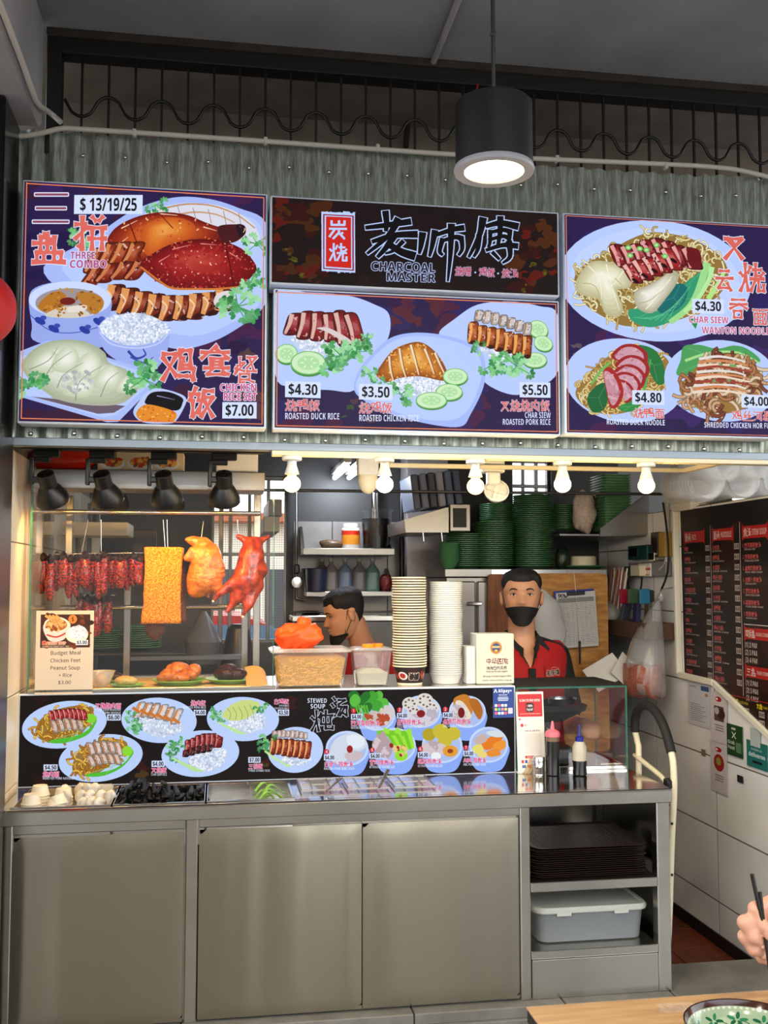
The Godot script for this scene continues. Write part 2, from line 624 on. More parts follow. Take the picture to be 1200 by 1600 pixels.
	func strands(o: PackedVector2Array, count: int, cols: Array, w: float, length: float, sd := 1) -> void:
		var g := RandomNumberGenerator.new()
		g.seed = sd
		var lo := o[0]
		var hi := o[0]
		for p in o:
			lo = lo.min(p)
			hi = hi.max(p)
		for i in count:
			var p := Vector2(g.randf_range(lo.x, hi.x), g.randf_range(lo.y, hi.y))
			if not Geometry2D.is_point_in_polygon(p, o): continue
			var a := g.randf() * TAU
			var bend := g.randf_range(-0.9, 0.9)
			var pts := [p.x, p.y]
			for k in 5:
				p += Vector2.from_angle(a) * length / 5
				a += bend
				pts.append_array([p.x, p.y])
			var c: Color = cols[g.randi() % cols.size()]
			line(pts, w * 1.5, c.darkened(0.45))
			line(pts, w, c)
	func text(s: String, x0: float, y0: float, x1: float, y1: float, c: Color, bold := true, ring := Color.TRANSPARENT, ring_w := 0.0, serif := false, slope := 0.0) -> void:
		# fitted: capitals run from y0 (top) to y1 (baseline), the whole string from x0 to x1
		var total := 0.0
		for ch in s: total += host.glyph_tris(ch, bold, serif)[1]
		var sx := (x1 - x0) / total
		var sy := (y1 - y0) / 0.714
		var passes := [[Vector2.ZERO, c]]
		if ring_w > 0.0:
			passes = []
			for k in 8: passes.append([Vector2.from_angle(TAU * k / 8) * ring_w, ring])
			passes.append([Vector2.ZERO, c])
		for ps in passes:
			var x := x0
			for ch in s:
				var gl = host.glyph_tris(ch, bold, serif)
				var t: PackedVector2Array = gl[0]
				for i in range(0, t.size(), 3):
					var q := PackedVector2Array()
					for k in 3:
						var p := t[i + k]
						q.append(m(Vector2(x + p.x * sx, y1 - (p.y - host.base_line) * sy + slope * (x - x0)) + ps[0]))
					spans(q, ps[1])
				x += gl[1] * sx
	func han(s: String, x0: float, y0: float, x1: float, y1: float, w: float, c: Color, ring := Color.TRANSPARENT, ring_w := 0.0, flare := 0.0) -> void:
		var n := s.length()
		var cw := (x1 - x0) / n
		for ps in ([[w + ring_w * 2, ring], [w, c]] if ring_w > 0.0 else [[w, c]]):
			for i in n:
				if not HAN.has(s[i]): continue
				for stroke: String in HAN[s[i]].split(" "):
					var pts := []
					for k in range(0, stroke.length(), 2):
						pts.append(Vector2(x0 + cw * (i + 0.06 + 0.88 * stroke[k].to_int() / 9.0), y0 + (y1 - y0) * stroke[k + 1].to_int() / 9.0))
					for k in pts.size() - 1:
						var a: Vector2 = pts[k]
						var b: Vector2 = pts[k + 1]
						if flare > 0.0:
							var mid := (a + b) / 2
							var e: float = ps[0] + w * flare
							line([a.x, a.y, mid.x, mid.y], e, ps[1], ps[0] * 0.8)
							line([mid.x, mid.y, b.x, b.y], ps[0] * 0.8, ps[1], e)
						else: line([a.x, a.y, b.x, b.y], ps[0], ps[1])
	func price(s: String, x0: float, y0: float, x1: float, y1: float, tilt := 0.0) -> void:
		poly([x0, y0, x1, y0 + tilt, x1, y1 + tilt, x0, y1], Color(0.84, 0.89, 0.99))
		var px := (x1 - x0) * 0.08
		var pyy := (y1 - y0) * 0.17
		text(s, x0 + px, y0 + pyy, x1 - px, y1 - pyy, Color(0.05, 0.05, 0.09), true, Color.TRANSPARENT, 0.0, false, tilt / (x1 - x0))
	func tex() -> ImageTexture:
		img.shrink_x2()
		return ImageTexture.create_from_image(img)

var base_line := 0.0

# ---------- materials
var M := {}
func ntex(freq: float, sd: int, c0: Color, c1: Color, size := 512, oct := 4, c_mid = null, kind := FastNoiseLite.TYPE_SIMPLEX_SMOOTH) -> NoiseTexture2D:
	var n := FastNoiseLite.new()
	n.seed = sd
	n.frequency = freq
	n.noise_type = kind
	n.fractal_octaves = oct
	var t := NoiseTexture2D.new()
	t.width = size
	t.height = size
	t.seamless = true
	var g := Gradient.new()
	g.set_color(0, c0)
	g.set_color(1, c1)
	if c_mid != null:
		g.set_offset(0,0.2)
		g.set_offset(1,0.8)
		g.add_point(0.5, c_mid)
	t.color_ramp = g
	t.noise = n
	return t
func mat(key: String, c: Color, rough := 0.6, metal := 0.0) -> StandardMaterial3D:
	var m := StandardMaterial3D.new()
	m.resource_name = key
	m.albedo_color = c
	m.roughness = rough
	m.metallic = metal
	M[key] = m
	return m
func mottled(key: String, c0: Color, c1: Color, freq: float, scale: float, rough := 0.6, metal := 0.0, sd := 1, relief := 0.0, mid = null) -> StandardMaterial3D:
	var m := mat(key, Color.WHITE, rough, metal)
	m.albedo_texture = ntex(freq, sd, c0, c1,512,4, mid)
	m.uv1_triplanar = true
	m.uv1_world_triplanar = true
	m.uv1_scale = Vector3.ONE * scale
	if relief > 0.0:
		m.heightmap_enabled = true
		m.heightmap_texture = ntex(freq * 1.6, sd + 9, Color.BLACK, Color.WHITE, 512,4)
		m.heightmap_scale = relief
	return m
func clear_mat(key: String, c: Color, alpha: float, rough := 0.02) -> StandardMaterial3D:
	var m := mat(key, Color(c, alpha), rough, 0.0)
	m.transparency = BaseMaterial3D.TRANSPARENCY_ALPHA
	return m
func glow(key: String, c: Color, energy: float) -> StandardMaterial3D:
	var m := mat(key, c, 0.4)
	m.emission_enabled = true
	m.emission = c
	m.emission_energy_multiplier = energy
	return m
func printed(key: String, t: Texture2D, lit := 0.0, rough := 0.5) -> StandardMaterial3D:
	var m := mat(key, Color.WHITE if lit <= 0.0 else Color(0.12,0.12,0.12), rough)
	m.texture_repeat = false
	if lit <= 0.0:
		m.albedo_texture = t
	else:
		m.albedo_texture = t
		m.emission_enabled = true
		m.emission = Color.WHITE
		m.emission_operator = BaseMaterial3D.EMISSION_OP_MULTIPLY
		m.emission_texture = t
		m.emission_energy_multiplier = lit
		m.roughness = 0.6
		m.metallic_specular = 0.25
	return m

func make_materials() -> void:
	var lo := 9.0
	for p: Vector2 in glyph_tris("H", true)[0]: lo = minf(lo, p.y)
	base_line = lo
	var s := mat("brushed_steel", Color(0.80,0.785,0.745), 0.24,1.0)
	s.roughness_texture = ntex(0.006,4, Color(0.85,0.85,0.85), Color(1,1,1), 512,3)
	s.albedo_texture = ntex(0.006,21, Color(0.95,0.945,0.935), Color(1,1,1), 512,3)
	s.uv1_triplanar = true
	s.uv1_world_triplanar = true
	s.uv1_scale = V3(1.3,2.4,1.3)
	s = mat("door_steel", Color(0.64,0.61,0.54), 0.25,1.0)
	s.anisotropy_enabled = true
	s.anisotropy = -0.9
	s = mat("top_steel", Color(0.82,0.80,0.77), 0.13,1.0)
	s.roughness_texture = ntex(0.012,14, Color(0.55,0.55,0.55), Color(1,1,1), 512,4)
	s.uv1_triplanar = true
	s.uv1_world_triplanar = true
	s.uv1_scale = Vector3.ONE * 1.5
	mat("bright_steel", Color(0.85,0.84,0.82), 0.14,1.0)
	mat("dull_steel", Color(0.60,0.59,0.57), 0.36,1.0)
	mat("dark_steel", Color(0.42,0.42,0.42), 0.35,1.0)
	s = mat("galvanised", Color(0.86,0.88,0.86), 0.52,0.55)
	s.albedo_texture = ntex(0.03,6, Color(0.52,0.53,0.50), Color(0.76,0.78,0.76), 1024,5, Color(0.66,0.68,0.65))
	s.roughness_texture = ntex(0.02,7, Color(0.6,0.6,0.6), Color(1,1,1), 512,4)
	s.uv1_triplanar = true
	s.uv1_world_triplanar = true
	s.uv1_scale = V3(5.0,0.4,5.0)
	mat("flashing", Color(0.50,0.54,0.58), 0.42,0.7)
	mottled("ceiling_paint", Color(0.50,0.51,0.54), Color(0.58,0.59,0.62), 0.01,0.4,0.9,0.0,8,0.05)
	mottled("beam_paint", Color(0.56,0.56,0.57), Color(0.66,0.66,0.67), 0.01,0.5,0.85,0.0,9,0.05)
	mottled("old_wood", Color(0.16,0.13,0.11), Color(0.25,0.22,0.19), 0.02,1.0,0.85,0.0,10)
	mottled("stained_wall", Color(0.50,0.46,0.42), Color(0.62,0.58,0.54), 0.012,0.6,0.9,0.0,11)
	mat("black_paint", Color(0.045,0.045,0.05), 0.5)
	mat("black_metal", Color(0.03,0.03,0.032), 0.38)
	mat("black_gloss", Color(0.02,0.02,0.025), 0.12)
	mat("black_plastic", Color(0.035,0.035,0.04), 0.32)
	mat("black_rubber", Color(0.05,0.05,0.05), 0.7)
	mat("white_plastic", Color(0.86,0.85,0.81), 0.35)
	mat("cream_plastic", Color(0.84,0.80,0.68), 0.4)
	mat("grey_plastic", Color(0.5,0.5,0.5), 0.45)
	mat("pvc_pipe", Color(0.74,0.73,0.70), 0.55)
	mat("white_enamel", Color(0.83,0.83,0.80), 0.3)
	mat("paper", Color(0.88,0.87,0.84), 0.8)
	mat("cream_trim", Color(0.87,0.85,0.78), 0.4)
	mat("grout", Color(0.42,0.40,0.37), 0.9)
	for i in 3:
		mottled("wall_tile_%d" % i, Color(0.91 - 0.01 * i, 0.91 - 0.01 * i, 0.90 - 0.01 * i), Color(0.97 - 0.01 * i, 0.97 - 0.01 * i, 0.965 - 0.01 * i), 0.006,0.7,0.24,0.0,30 + i)
		mottled("cream_tile_%d" % i, Color(0.80,0.77 - 0.01 * i, 0.67), Color(0.88,0.86 - 0.01 * i, 0.78), 0.006,0.7,0.25,0.0,40 + i)
		mottled("grey_tile_%d" % i, Color(0.44,0.44 - 0.01 * i, 0.43), Color(0.56,0.56 - 0.01 * i, 0.545), 0.008,0.7,0.3,0.0,50 + i)
		mottled("red_tile_%d" % i, Color(0.36 - 0.03 * i, 0.14,0.07), Color(0.50 - 0.03 * i, 0.22,0.11), 0.02,1.5,0.5,0.0,60 + i)
	mottled("hall_floor", Color(0.36,0.34,0.31), Color(0.44,0.42,0.39), 0.01,0.5,0.4,0.0,12)
	mottled("concrete", Color(0.40,0.39,0.36), Color(0.53,0.51,0.47), 0.012,1.2,0.7,0.0,13,0.04)
	mottled("kerb_stone", Color(0.37,0.355,0.33), Color(0.47,0.455,0.425), 0.012,1.2,0.6,0.0,15,0.03)
	mat("dark_wall", Color(0.16,0.165,0.17), 0.5)
	clear_mat("glass", Color(0.9,0.97,0.94), 0.0,0.0)
	clear_mat("glass_edge", Color(0.25,0.50,0.42), 0.62,0.05)
	clear_mat("clear_plastic", Color(0.93,0.94,0.95), 0.1,0.1)
	clear_mat("film", Color(0.92,0.92,0.92), 0.24,0.2)
	mat("milky_plastic", Color(0.86,0.86,0.84), 0.35).backlight_enabled = true
	M.milky_plastic.backlight = Color(0.5,0.5,0.48)
	mat("green_melamine", Color(0.31,0.52,0.34), 0.3)
	mat("leaf_melamine", Color(0.50,0.72,0.32), 0.3)
	mat("tray_brown", Color(0.17,0.12,0.11), 0.35)

# ---------- the hall in front of the stall
func build_hall() -> void:
	var cy := 3.31
	single("ceiling", MB.new().span(V3(-3.6, cy, -0.1), V3(6, cy + 0.15,4.3)), M.ceiling_paint, "dark grey painted concrete ceiling over the stall front", "ceiling", Vector3.ZERO, "", "structure")
	single("floor", MB.new().span(V3(-3.6,-0.15,0.0), V3(6,0,4.3)), M.hall_floor, "grey floor of the eating hall in front of the counter", "floor", Vector3.ZERO, "", "structure")
	# beam that runs from the stall front towards the hall, seen at the upper left
	var by := 2.967
	single("ceiling_beam", MB.new().span(V3(-1.5, by, 0.0), V3(-0.563, cy, 4.3), 0.01), M.beam_paint, "grey plastered beam under the ceiling beside the roof grille", "beam", Vector3.ZERO, "", "structure")
	# added unseen wall keeping sky reflections off the case glass; hall open beside it
	single("wall_added", MB.new().span(V3(-1.7,0,4.15), V3(0.55,2.42,4.3)), M.beam_paint, "plain unseen wall added behind the camera to dim reflections in the glass", "wall", Vector3.ZERO, "", "structure")
	single("wall_parapet", MB.new().span(V3(0.55,0,4.15), V3(6,0.8,4.3)), M.beam_paint, "low parapet on the open side of the hall", "wall", Vector3.ZERO, "", "structure")
	# conduits
	var p := []
	for a in [[-30,-70],[10,32],[34,95],[50,140],[60,163],[78,176],[95,191]]: p.append(a)
	var q := []
	for i in p.size():
		var r := px(p[i][0], p[i][1],-0.55)
		if i > 4: r = pz(p[i][0], p[i][1],0.0)
		q.append(r)
	single("beam_conduit", MB.new().tube(curve3(q, 4), 0.0085,8), M.pvc_pipe, "grey conduit running down the side of the plastered beam", "pipe")
	q = []
	for a in [[-20,214],[30,213],[65,208],[95,201],[130,202],[300,213],[460,224],[600,234],[720,242],[840,248],[1050,257],[1125,262],[1165,268],[1230,284]]:
		q.append(pz(a[0], a[1],0.008))
	var c := thing("cable_conduit", "long white cable conduit along the top of the corrugated sheet", "pipe")
	var pipe := part(c, "pipe", MB.new().tube(curve3(q, 4), 0.0085,8), M.pvc_pipe)
	for u in [210,415,590,870,1040]:
		var k := pz(u, 208 + (u - 210) * 0.062,0.006)
		part(pipe, "saddle_clip", MB.new().box(k, V3(0.012,0.024,0.022), 0.003), M.pvc_pipe)
	var ca := pz(718,0,0.0)
	single("ceiling_conduit", MB.new().tube([py(740,-45, cy - 0.012), py(716,0, cy - 0.012), py(676,100, cy - 0.012)],0.011,8), M.beam_paint, "thin grey conduit crossing the ceiling towards the roof grille", "pipe")

# ---------- the stall front above the opening
func build_front() -> void:
	var cy := 3.31
	# brown timber strip and black frame under the ceiling
	single("trim_1", MB.new().span(V3(-0.56,3.285,-0.1), V3(2.6, cy, -0.02), 0.002), M.old_wood, "thin brown timber strip under the ceiling edge", "trim", Vector3.ZERO, "", "structure")
	single("trim_2", MB.new().span(V3(-0.56,3.235,-0.1), V3(2.6,3.287,-0.03), 0.003), M.black_paint, "black painted frame rail above the roof grille", "trim", Vector3.ZERO, "", "structure")
	single("trim_3", MB.new().span(V3(-0.56,2.9,-0.1), V3(-0.515,3.24,-0.03), 0.003), M.black_paint, "black painted side post of the roof grille", "trim", Vector3.ZERO, "", "structure")
	single("wall_upper", MB.new().span(V3(-0.9,2.55,-0.62), V3(2.8,3.35,-0.55)), M.stained_wall, "dark stained wall panel behind the roof grille", "wall", Vector3.ZERO, "", "structure")
	single("ceiling_upper", MB.new().span(V3(-0.9,3.31,-0.6), V3(2.8,3.4,-0.1)), M.stained_wall, "dark recess ceiling behind the roof grille", "ceiling", Vector3.ZERO, "", "structure")
	single("wall_conduit", MB.new().tube([pz(662,108,-0.52), pz(650,140,-0.52), pz(638,185,-0.52), pz(634,230,-0.52)],0.011,8), M.old_wood, "dark conduit on the panel behind the roof grille", "pipe")
	var g := thing("roof_grille", "black iron grille with upright bars and one wavy bar under the ceiling", "grille", V3(0,2.96,-0.05))
	var x0 := pz(128,150,-0.05).x
	var dx := pz(170,150,-0.05).x - x0
	var bar := MB.new().box(V3(0,0.14,0), V3(0.0075,0.30,0.0075)).done()
	for k in 30:
		var b := part(g, "bar", bar, M.black_metal)
		b.position = V3(x0 + dx * k, 0,0)
	var w := []
	var ymid := pz(170,170,-0.05).y - 2.96
	for k in range(-5,29 * 8):
		var t := k / 8.0
		var a := -cos(PI * t)
		a = signf(a) * pow(absf(a), 0.6)
		w.append(V3(x0 + dx * t, ymid + 0.034 * a, 0.006))
	part(g, "wavy_bar", MB.new().tube(w, 0.0052,6), M.black_metal)
	# corrugated sheets
	var top := 2.972
	var bot := 1.985
	var wall := thing("wall_front", "grey corrugated metal sheeting behind the light boxes", "wall", V3(0,0,-0.03), "", "structure")
	var pitch := 0.0655
	var xs := -0.66
	var idx := 0
	while xs < 2.3:
		var n := 12
		var mb := MB.new()
		mb.smooth(true)
		var pts := []
		for k in n * 8 + 1:
			var ph := float(k) / 8.0
			pts.append(V3(xs + ph * pitch, 0,0.009 * cos(TAU * ph) + 0.003 * (idx % 2)))
		for s in 2:
			for k in pts.size() - 1:
				var a: Vector3 = pts[k] + V3(0, bot, -0.0012 * s)
				var b: Vector3 = pts[k + 1] + V3(0, bot, -0.0012 * s)
				var h := V3(0, top - bot + 0.006 * sin(idx * 2.1), 0)
				if s == 0: mb.quad(a, b, b + h, a + h)
				else: mb.quad(b, a, a + h, b + h)
		part(wall, "corrugated_sheet", mb, M.galvanised)
		xs += pitch * n - 0.01
		idx += 1
	var screw := MB.new().lathe([V2(0.0,0.006), V2(0.004,0.005), V2(0.007,0.001), V2(0.0075,0.0)],8, Transform3D(Basis(Vector3.RIGHT, PI / 2), Vector3.ZERO)).done()
	for k in 20:
		var s := part(wall, "screw", screw, M.bright_steel)
		s.position = V3(-0.58 + k * pitch * 2,2.0 + 0.004 * sin(k * 1.7), 0.012)
	for k in 20:
		var s := part(wall, "screw", screw, M.bright_steel)
		s.position = V3(-0.44 + k * pitch * 2,2.895 + 0.006 * sin(k * 2.7), 0.012)
	single("trim_4", MB.new().span(V3(-0.66,1.962,-0.055), V3(2.35,1.988,-0.012), 0.002), M.flashing, "blue grey metal flashing under the corrugated sheeting", "trim", Vector3.ZERO, "", "structure")
	# pillar on the left
	var pl := thing("pillar", "black glossy pillar at the left end of the counter", "pillar", V3(-0.8,0,0.1), "", "structure")
	var pr := pz(17,800,0.0).x
	part(pl, "shaft", MB.new().span(V3(-0.3,0,-0.1), V3(pr + 0.8,2.965,0.12), 0.006), M.black_gloss)
	part(pl.get_child(0), "edge_strip", MB.new().span(V3(pr + 0.8,0.85,-0.098), V3(pr + 0.803,1.97,0.1), 0.001), M.dark_steel)

# a wall of tiles: origin at the lower left corner, u along, v up; holes are rects in u,v that take no tile
func tile_wall(parent: Node3D, o: Vector3, u: Vector3, v: Vector3, us: Array, vs: Array, key: String, thick := 0.006, gap := 0.0035) -> void:
	var n := u.cross(v)
	var cache := {}
	for i in us.size() - 1:
		for j in vs.size() - 1:
			var w: float = us[i + 1] - us[i] - gap
			var h: float = vs[j + 1] - vs[j] - gap
			var ck := "%.3f_%.3f" % [w, h]
			if not cache.has(ck): cache[ck] = MB.new().box(Vector3.ZERO, V3(w, h, thick), 0.002, Basis(u, v, n)).done()
			var t := part(parent, "tile", cache[ck], M["%s_%d" % [key, (i * 7 + j * 5) % 3]])
			t.position = o + u * ((us[i] + us[i + 1]) / 2) + v * ((vs[j] + vs[j + 1]) / 2) + n * thick * 0.4

# ---------- the stall's own walls
func build_stall_shell() -> void:
	var zb := -2.2
	var xl := -0.665
	var xr := 2.1
	# left wall
	var w := thing("wall_left", "cream tiled side wall inside the stall left of the glass case", "wall", Vector3.ZERO, "", "structure")
	part(w, "slab", MB.new().span(V3(xl - 0.1,0, zb), V3(xl, 2.96,0.0)), M.grout)
	tile_wall(w, V3(xl, 0,0), V3(0,0,-1), Vector3.UP, [0.0,0.45,0.9,1.35,1.8,2.2],[0.0,0.3,0.6,0.87,1.17,1.67,1.97], "cream_tile")
	# right wall: a partition with tiles
	w = thing("wall_right", "white tiled partition wall beside the stall entrance", "wall", Vector3.ZERO, "", "structure")
	part(w, "slab", MB.new().span(V3(xr, 0, zb), V3(xr + 0.12,1.875,0.5)), M.grout)
	tile_wall(w, V3(xr, 0,0.5), V3(0,0,-1), Vector3.UP, [0.0,0.17,0.77,1.37,1.97,2.57,2.7],[0.0,0.19,0.49,0.79,1.095,1.40,1.70,1.875], "wall_tile")
	single("baseboard_right", MB.new().span(V3(xr - 0.012,0, zb), V3(xr - 0.005,0.06,0.4)), M.black_paint, "dark skirting at the foot of the white partition", "skirting", Vector3.ZERO, "", "structure")
	# floor of the stall: red quarry tiles
	w = thing("floor_stall", "red brown quarry tile floor inside the stall entrance", "floor", Vector3.ZERO, "", "structure")
	part(w, "slab", MB.new().span(V3(xl - 0.1,-0.1, zb), V3(xr + 0.1,-0.004,0.0)), M.grout)
	var us := []
	for i in 5: us.append(1.2 + i * 0.225)
	var vs := []
	for i in 8: vs.append(0.2 + i * 0.225)
	tile_wall(w, V3(0,0,0), Vector3.RIGHT, V3(0,0,-1), us, vs, "red_tile", 0.008,0.006)
	# kerb under the counter and across the entrance
	w = thing("kerb", "grey stone kerb under the counter and across the stall entrance", "kerb", Vector3.ZERO, "", "structure")
	part(w, "base", MB.new().span(V3(-0.9,0,-0.24), V3(2.1,0.155,0.02)), M.concrete)
	var xk := [-0.9,-0.1,0.62,1.115,1.49,2.098]
	for i in 5:
		part(w, "slab", MB.new().span(V3(xk[i] + 0.002,0.155,-0.245), V3(xk[i + 1] - 0.002,0.19,0.024), 0.003), M.kerb_stone)
	for i in 5:
		part(w, "riser_slab", MB.new().span(V3(xk[i] + 0.002,0.0,0.012), V3(xk[i + 1] - 0.002,0.152,0.027), 0.003), M.kerb_stone)
	# back wall with two openings
	var wx0 := pz(330,850, zb).x
	var wx1 := pz(449,850, zb).x
	var wy0 := pz(440,1005, zb).y
	var wy1 := 2.10
	var vx0 := pz(800,750, zb).x
	var vx1 := pz(862,750, zb).x
	w = thing("wall_back", "grey tiled back wall of the kitchen with dark upper part", "wall", Vector3.ZERO, "", "structure")
	var th := 0.12
	for r in [[xl - 0.1, wx0,0.0,2.5],[wx0, wx1,0.0, wy0],[wx0, wx1, wy1,2.5],[wx1, vx0,0.0,2.5],[vx0, vx1,0.0,1.9],[vx0, vx1,2.22,2.5],[vx1, xr + 0.1,0.0,2.5]]:
		part(w, "slab", MB.new().span(V3(r[0], r[2], zb - th), V3(r[1], r[3], zb)), M.dark_wall)
	tile_wall(w, V3(0,0, zb), Vector3.RIGHT, Vector3.UP, [wx1 + 0.03,0.6,0.9,1.2],[0.0,0.35,0.65,0.95,1.25,1.55,1.86], "grey_tile")
	single("ceiling_stall", MB.new().span(V3(xl - 0.1,2.5, zb - th), V3(xr + 2.2,2.6,-0.04)), M.beam_paint, "plain plastered ceiling inside the kitchen", "ceiling", Vector3.ZERO, "", "structure")
	# the next stall behind the partition
	single("wall_neighbour", MB.new().span(V3(xr + 2.1,0, zb - th), V3(xr + 2.2,2.6,0.5)), M.beam_paint, "plain far wall of the neighbouring stall", "wall", Vector3.ZERO, "", "structure")
	single("wall_neighbour_back", MB.new().span(V3(xr + 0.12,0, zb - th), V3(xr + 2.1,2.5, zb)), M.beam_paint, "plain back wall of the neighbouring stall", "wall", Vector3.ZERO, "", "structure")
	single("floor_neighbour", MB.new().span(V3(xr + 0.1,-0.1, zb), V3(xr + 2.2,0.0,0.0)), M.hall_floor, "floor of the neighbouring stall", "floor", Vector3.ZERO, "", "structure")
	# back window with bars and wire mesh
	for d in [[1, wx0, wx1, wy0, wy1,3, "barred wire mesh window behind the glass case, bright street outside"],[2, vx0, vx1,1.9,2.22,2, "small high wire mesh window above the green plates"]]:
		var win := thing("window_%d" % d[0], d[6], "window", V3(0,0, zb - 0.05), "", "structure")
		var fr := MB.new()
		for e in [[d[1], d[1] + 0.015, d[3], d[4]],[d[2] - 0.015, d[2], d[3], d[4]],[d[1], d[2], d[3], d[3] + 0.02],[d[1], d[2], d[4] - 0.02, d[4]]]:
			fr.span(V3(e[0], e[2],-0.015), V3(e[1], e[3],0.015), 0.002)
		var wf := part(win, "frame", fr, M.dark_steel)
		for k in range(1, d[5] + 1):
			var x: float = lerpf(d[1], d[2], k / (d[5] + 1.0))
			part(wf, "bar", MB.new().span(V3(x - 0.009, d[3],-0.008), V3(x + 0.009, d[4],0.01), 0.002), M.dark_steel)
		var ym: float = lerpf(d[3], d[4],0.53)
		part(wf, "cross_bar", MB.new().span(V3(d[1], ym - 0.009,-0.01), V3(d[2], ym + 0.009,0.012), 0.002), M.dark_steel)
		var ms := MB.new()
		var x: float = d[1]
		while x < d[2]:
			ms.box(V3(x, (d[3] + d[4]) / 2,-0.03), V3(0.0016, d[4] - d[3],0.0016))
			x += 0.0125
		var y: float = d[3]
		while y < d[4]:
			ms.box(V3((d[1] + d[2]) / 2, y, -0.03), V3(d[2] - d[1],0.0016,0.0016))
			y += 0.0125
		var mw := part(win, "wire_mesh", ms, M.dark_steel)
		mw.set_meta("kind", "stuff")
	# outside: ground, a pale building and a red car
	single("street", MB.new().span(V3(-8,-0.3,-14), V3(8,-0.2, zb - th)), M.concrete, "grey street surface behind the kitchen", "street", Vector3.ZERO, "", "structure")
	var b := thing("far_building", "pale building across the street seen through the back window", "building", V3(1.0,-0.2,-12.5))
	mat("pale_wall", Color(0.80,0.76,0.68), 0.8)
	mat("terracotta", Color(0.62,0.34,0.2), 0.8)
	part(b, "wall", MB.new().span(V3(-6,0,-1), V3(6,2.6,0)), M.pale_wall)
	part(b, "eave", MB.new().span(V3(-6.2,2.6,-1.2), V3(6.2,2.75,0.3), 0.02), M.terracotta)
	for k in 6: part(b, "window", MB.new().span(V3(-3 + k * 0.9,1.0,0.0), V3(-2.55 + k * 0.9,1.9,0.04), 0.01), M.dark_wall)
	red_car(V3(0.1,-0.2,-6.2))

func red_car(at: Vector3) -> void:
	mat("car_red", Color(0.6,0.04,0.06), 0.2)
	mat("car_glass", Color(0.25,0.36,0.45), 0.1)
	var c := thing("car", "red car parked in the street behind the kitchen", "car", at)
	var body := PackedVector2Array([V2(-2.0,0.3), V2(2.0,0.3), V2(2.05,0.55), V2(1.95,0.8), V2(1.1,0.95), V2(-1.7,0.98), V2(-2.0,0.85), V2(-2.05,0.5)])
	part(c, "body", MB.new().extrude(body, 1.65, Transform3D(Basis.IDENTITY, V3(0,0,0.8))), M.car_red)
	var cabin := PackedVector2Array([V2(-1.6,0.97), V2(1.0,0.95), V2(0.3,1.36), V2(-1.2,1.38)])
	part(c, "windows", MB.new().extrude(cabin, 1.45, Transform3D(Basis.IDENTITY, V3(0,0,0.7))), M.car_glass)
	var roof := PackedVector2Array([V2(-1.25,1.38), V2(0.32,1.36), V2(0.1,1.44), V2(-1.0,1.45)])
	part(c, "roof", MB.new().extrude(roof, 1.4, Transform3D(Basis.IDENTITY, V3(0,0,0.68))), M.car_red)
	for x in [-1.25,1.25]:
		for z in [0.7,-0.8]:
			part(c, "wheel", MB.new().lathe([V2(0,0), V2(0.29,0), V2(0.31,0.03), V2(0.31,0.17), V2(0.29,0.2), V2(0,0.2)],16, Transform3D(Basis(Vector3.RIGHT, PI / 2), V3(x, 0.31, z - 0.1))), M.black_rubber)

# ---------- pictures on the signs
const PLATE := Color(0.72,0.80,1.0)
const PLATE_SHADE := Color(0.62,0.71,0.96)
func smear(p: Paper, r: Rect2, cols: Array, count: int, r0: float, r1: float, sd: int) -> void:
	var g := RandomNumberGenerator.new()
	g.seed = sd
	for i in count:
		var c := V2(g.randf_range(r.position.x, r.end.x), g.randf_range(r.position.y, r.end.y))
		var rad := g.randf_range(r0, r1)
		var pts := []
		var n := 9
		for k in n:
			var q := c + Vector2.from_angle(TAU * k / n) * rad * g.randf_range(0.35,1.1) * V2(1.25,0.8)
			pts.append_array([q.x, q.y])
		p.shape(pts, cols[g.randi() % cols.size()])
# a rounded form as it looks in a printed photo: nested outlines drawn towards a bright spot
func dome(p: Paper, pts: Array, dark: Color, mid: Color, light: Color, hx: float, hy: float, n := 9) -> PackedVector2Array:
	var first := PackedVector2Array()
	for i in n:
		var t := float(i) / n
		var q := []
		for k in range(0, pts.size(), 2):
			var w := t * (0.9 + 0.1 * sin(k * 2.3 + i))
			q.append_array([lerpf(pts[k], hx, w), lerpf(pts[k + 1], hy, w)])
		var o := p.shape(q, dark.lerp(mid, minf(1.0, t * 2.2)) if t < 0.45 else mid.lerp(light, (t - 0.45) / 0.55))
		if i == 0: first = o
	return first
func herb(p: Paper, x: float, y: float, s: float, sd := 1, n := 9) -> void:
	var g := RandomNumberGenerator.new()
	g.seed = sd
	var cols := [Color(0.16,0.47,0.22), Color(0.28,0.62,0.33), Color(0.42,0.75,0.45), Color(0.2,0.55,0.3), Color(0.55,0.83,0.58)]
	for i in n:
		var c := V2(x, y) + V2(g.randf_range(-1,1), g.randf_range(-0.8,0.8)) * s
		var a := g.randf() * TAU
		var col: Color = cols[g.randi() % 5]
		p.line([x, y, c.x, c.y], s * 0.06, cols[1])
		for k in 5:
			var d := Vector2.from_angle(a + (k - 2) * 0.75) * s * 0.26
			p.ell(c.x + d.x, c.y + d.y, s * 0.19, s * 0.12, col.lightened(0.06 * k), d.angle(), 7)
		p.line([c.x, c.y, c.x + cos(a) * s * 0.3, c.y + sin(a) * s * 0.3], s * 0.03, cols[4])
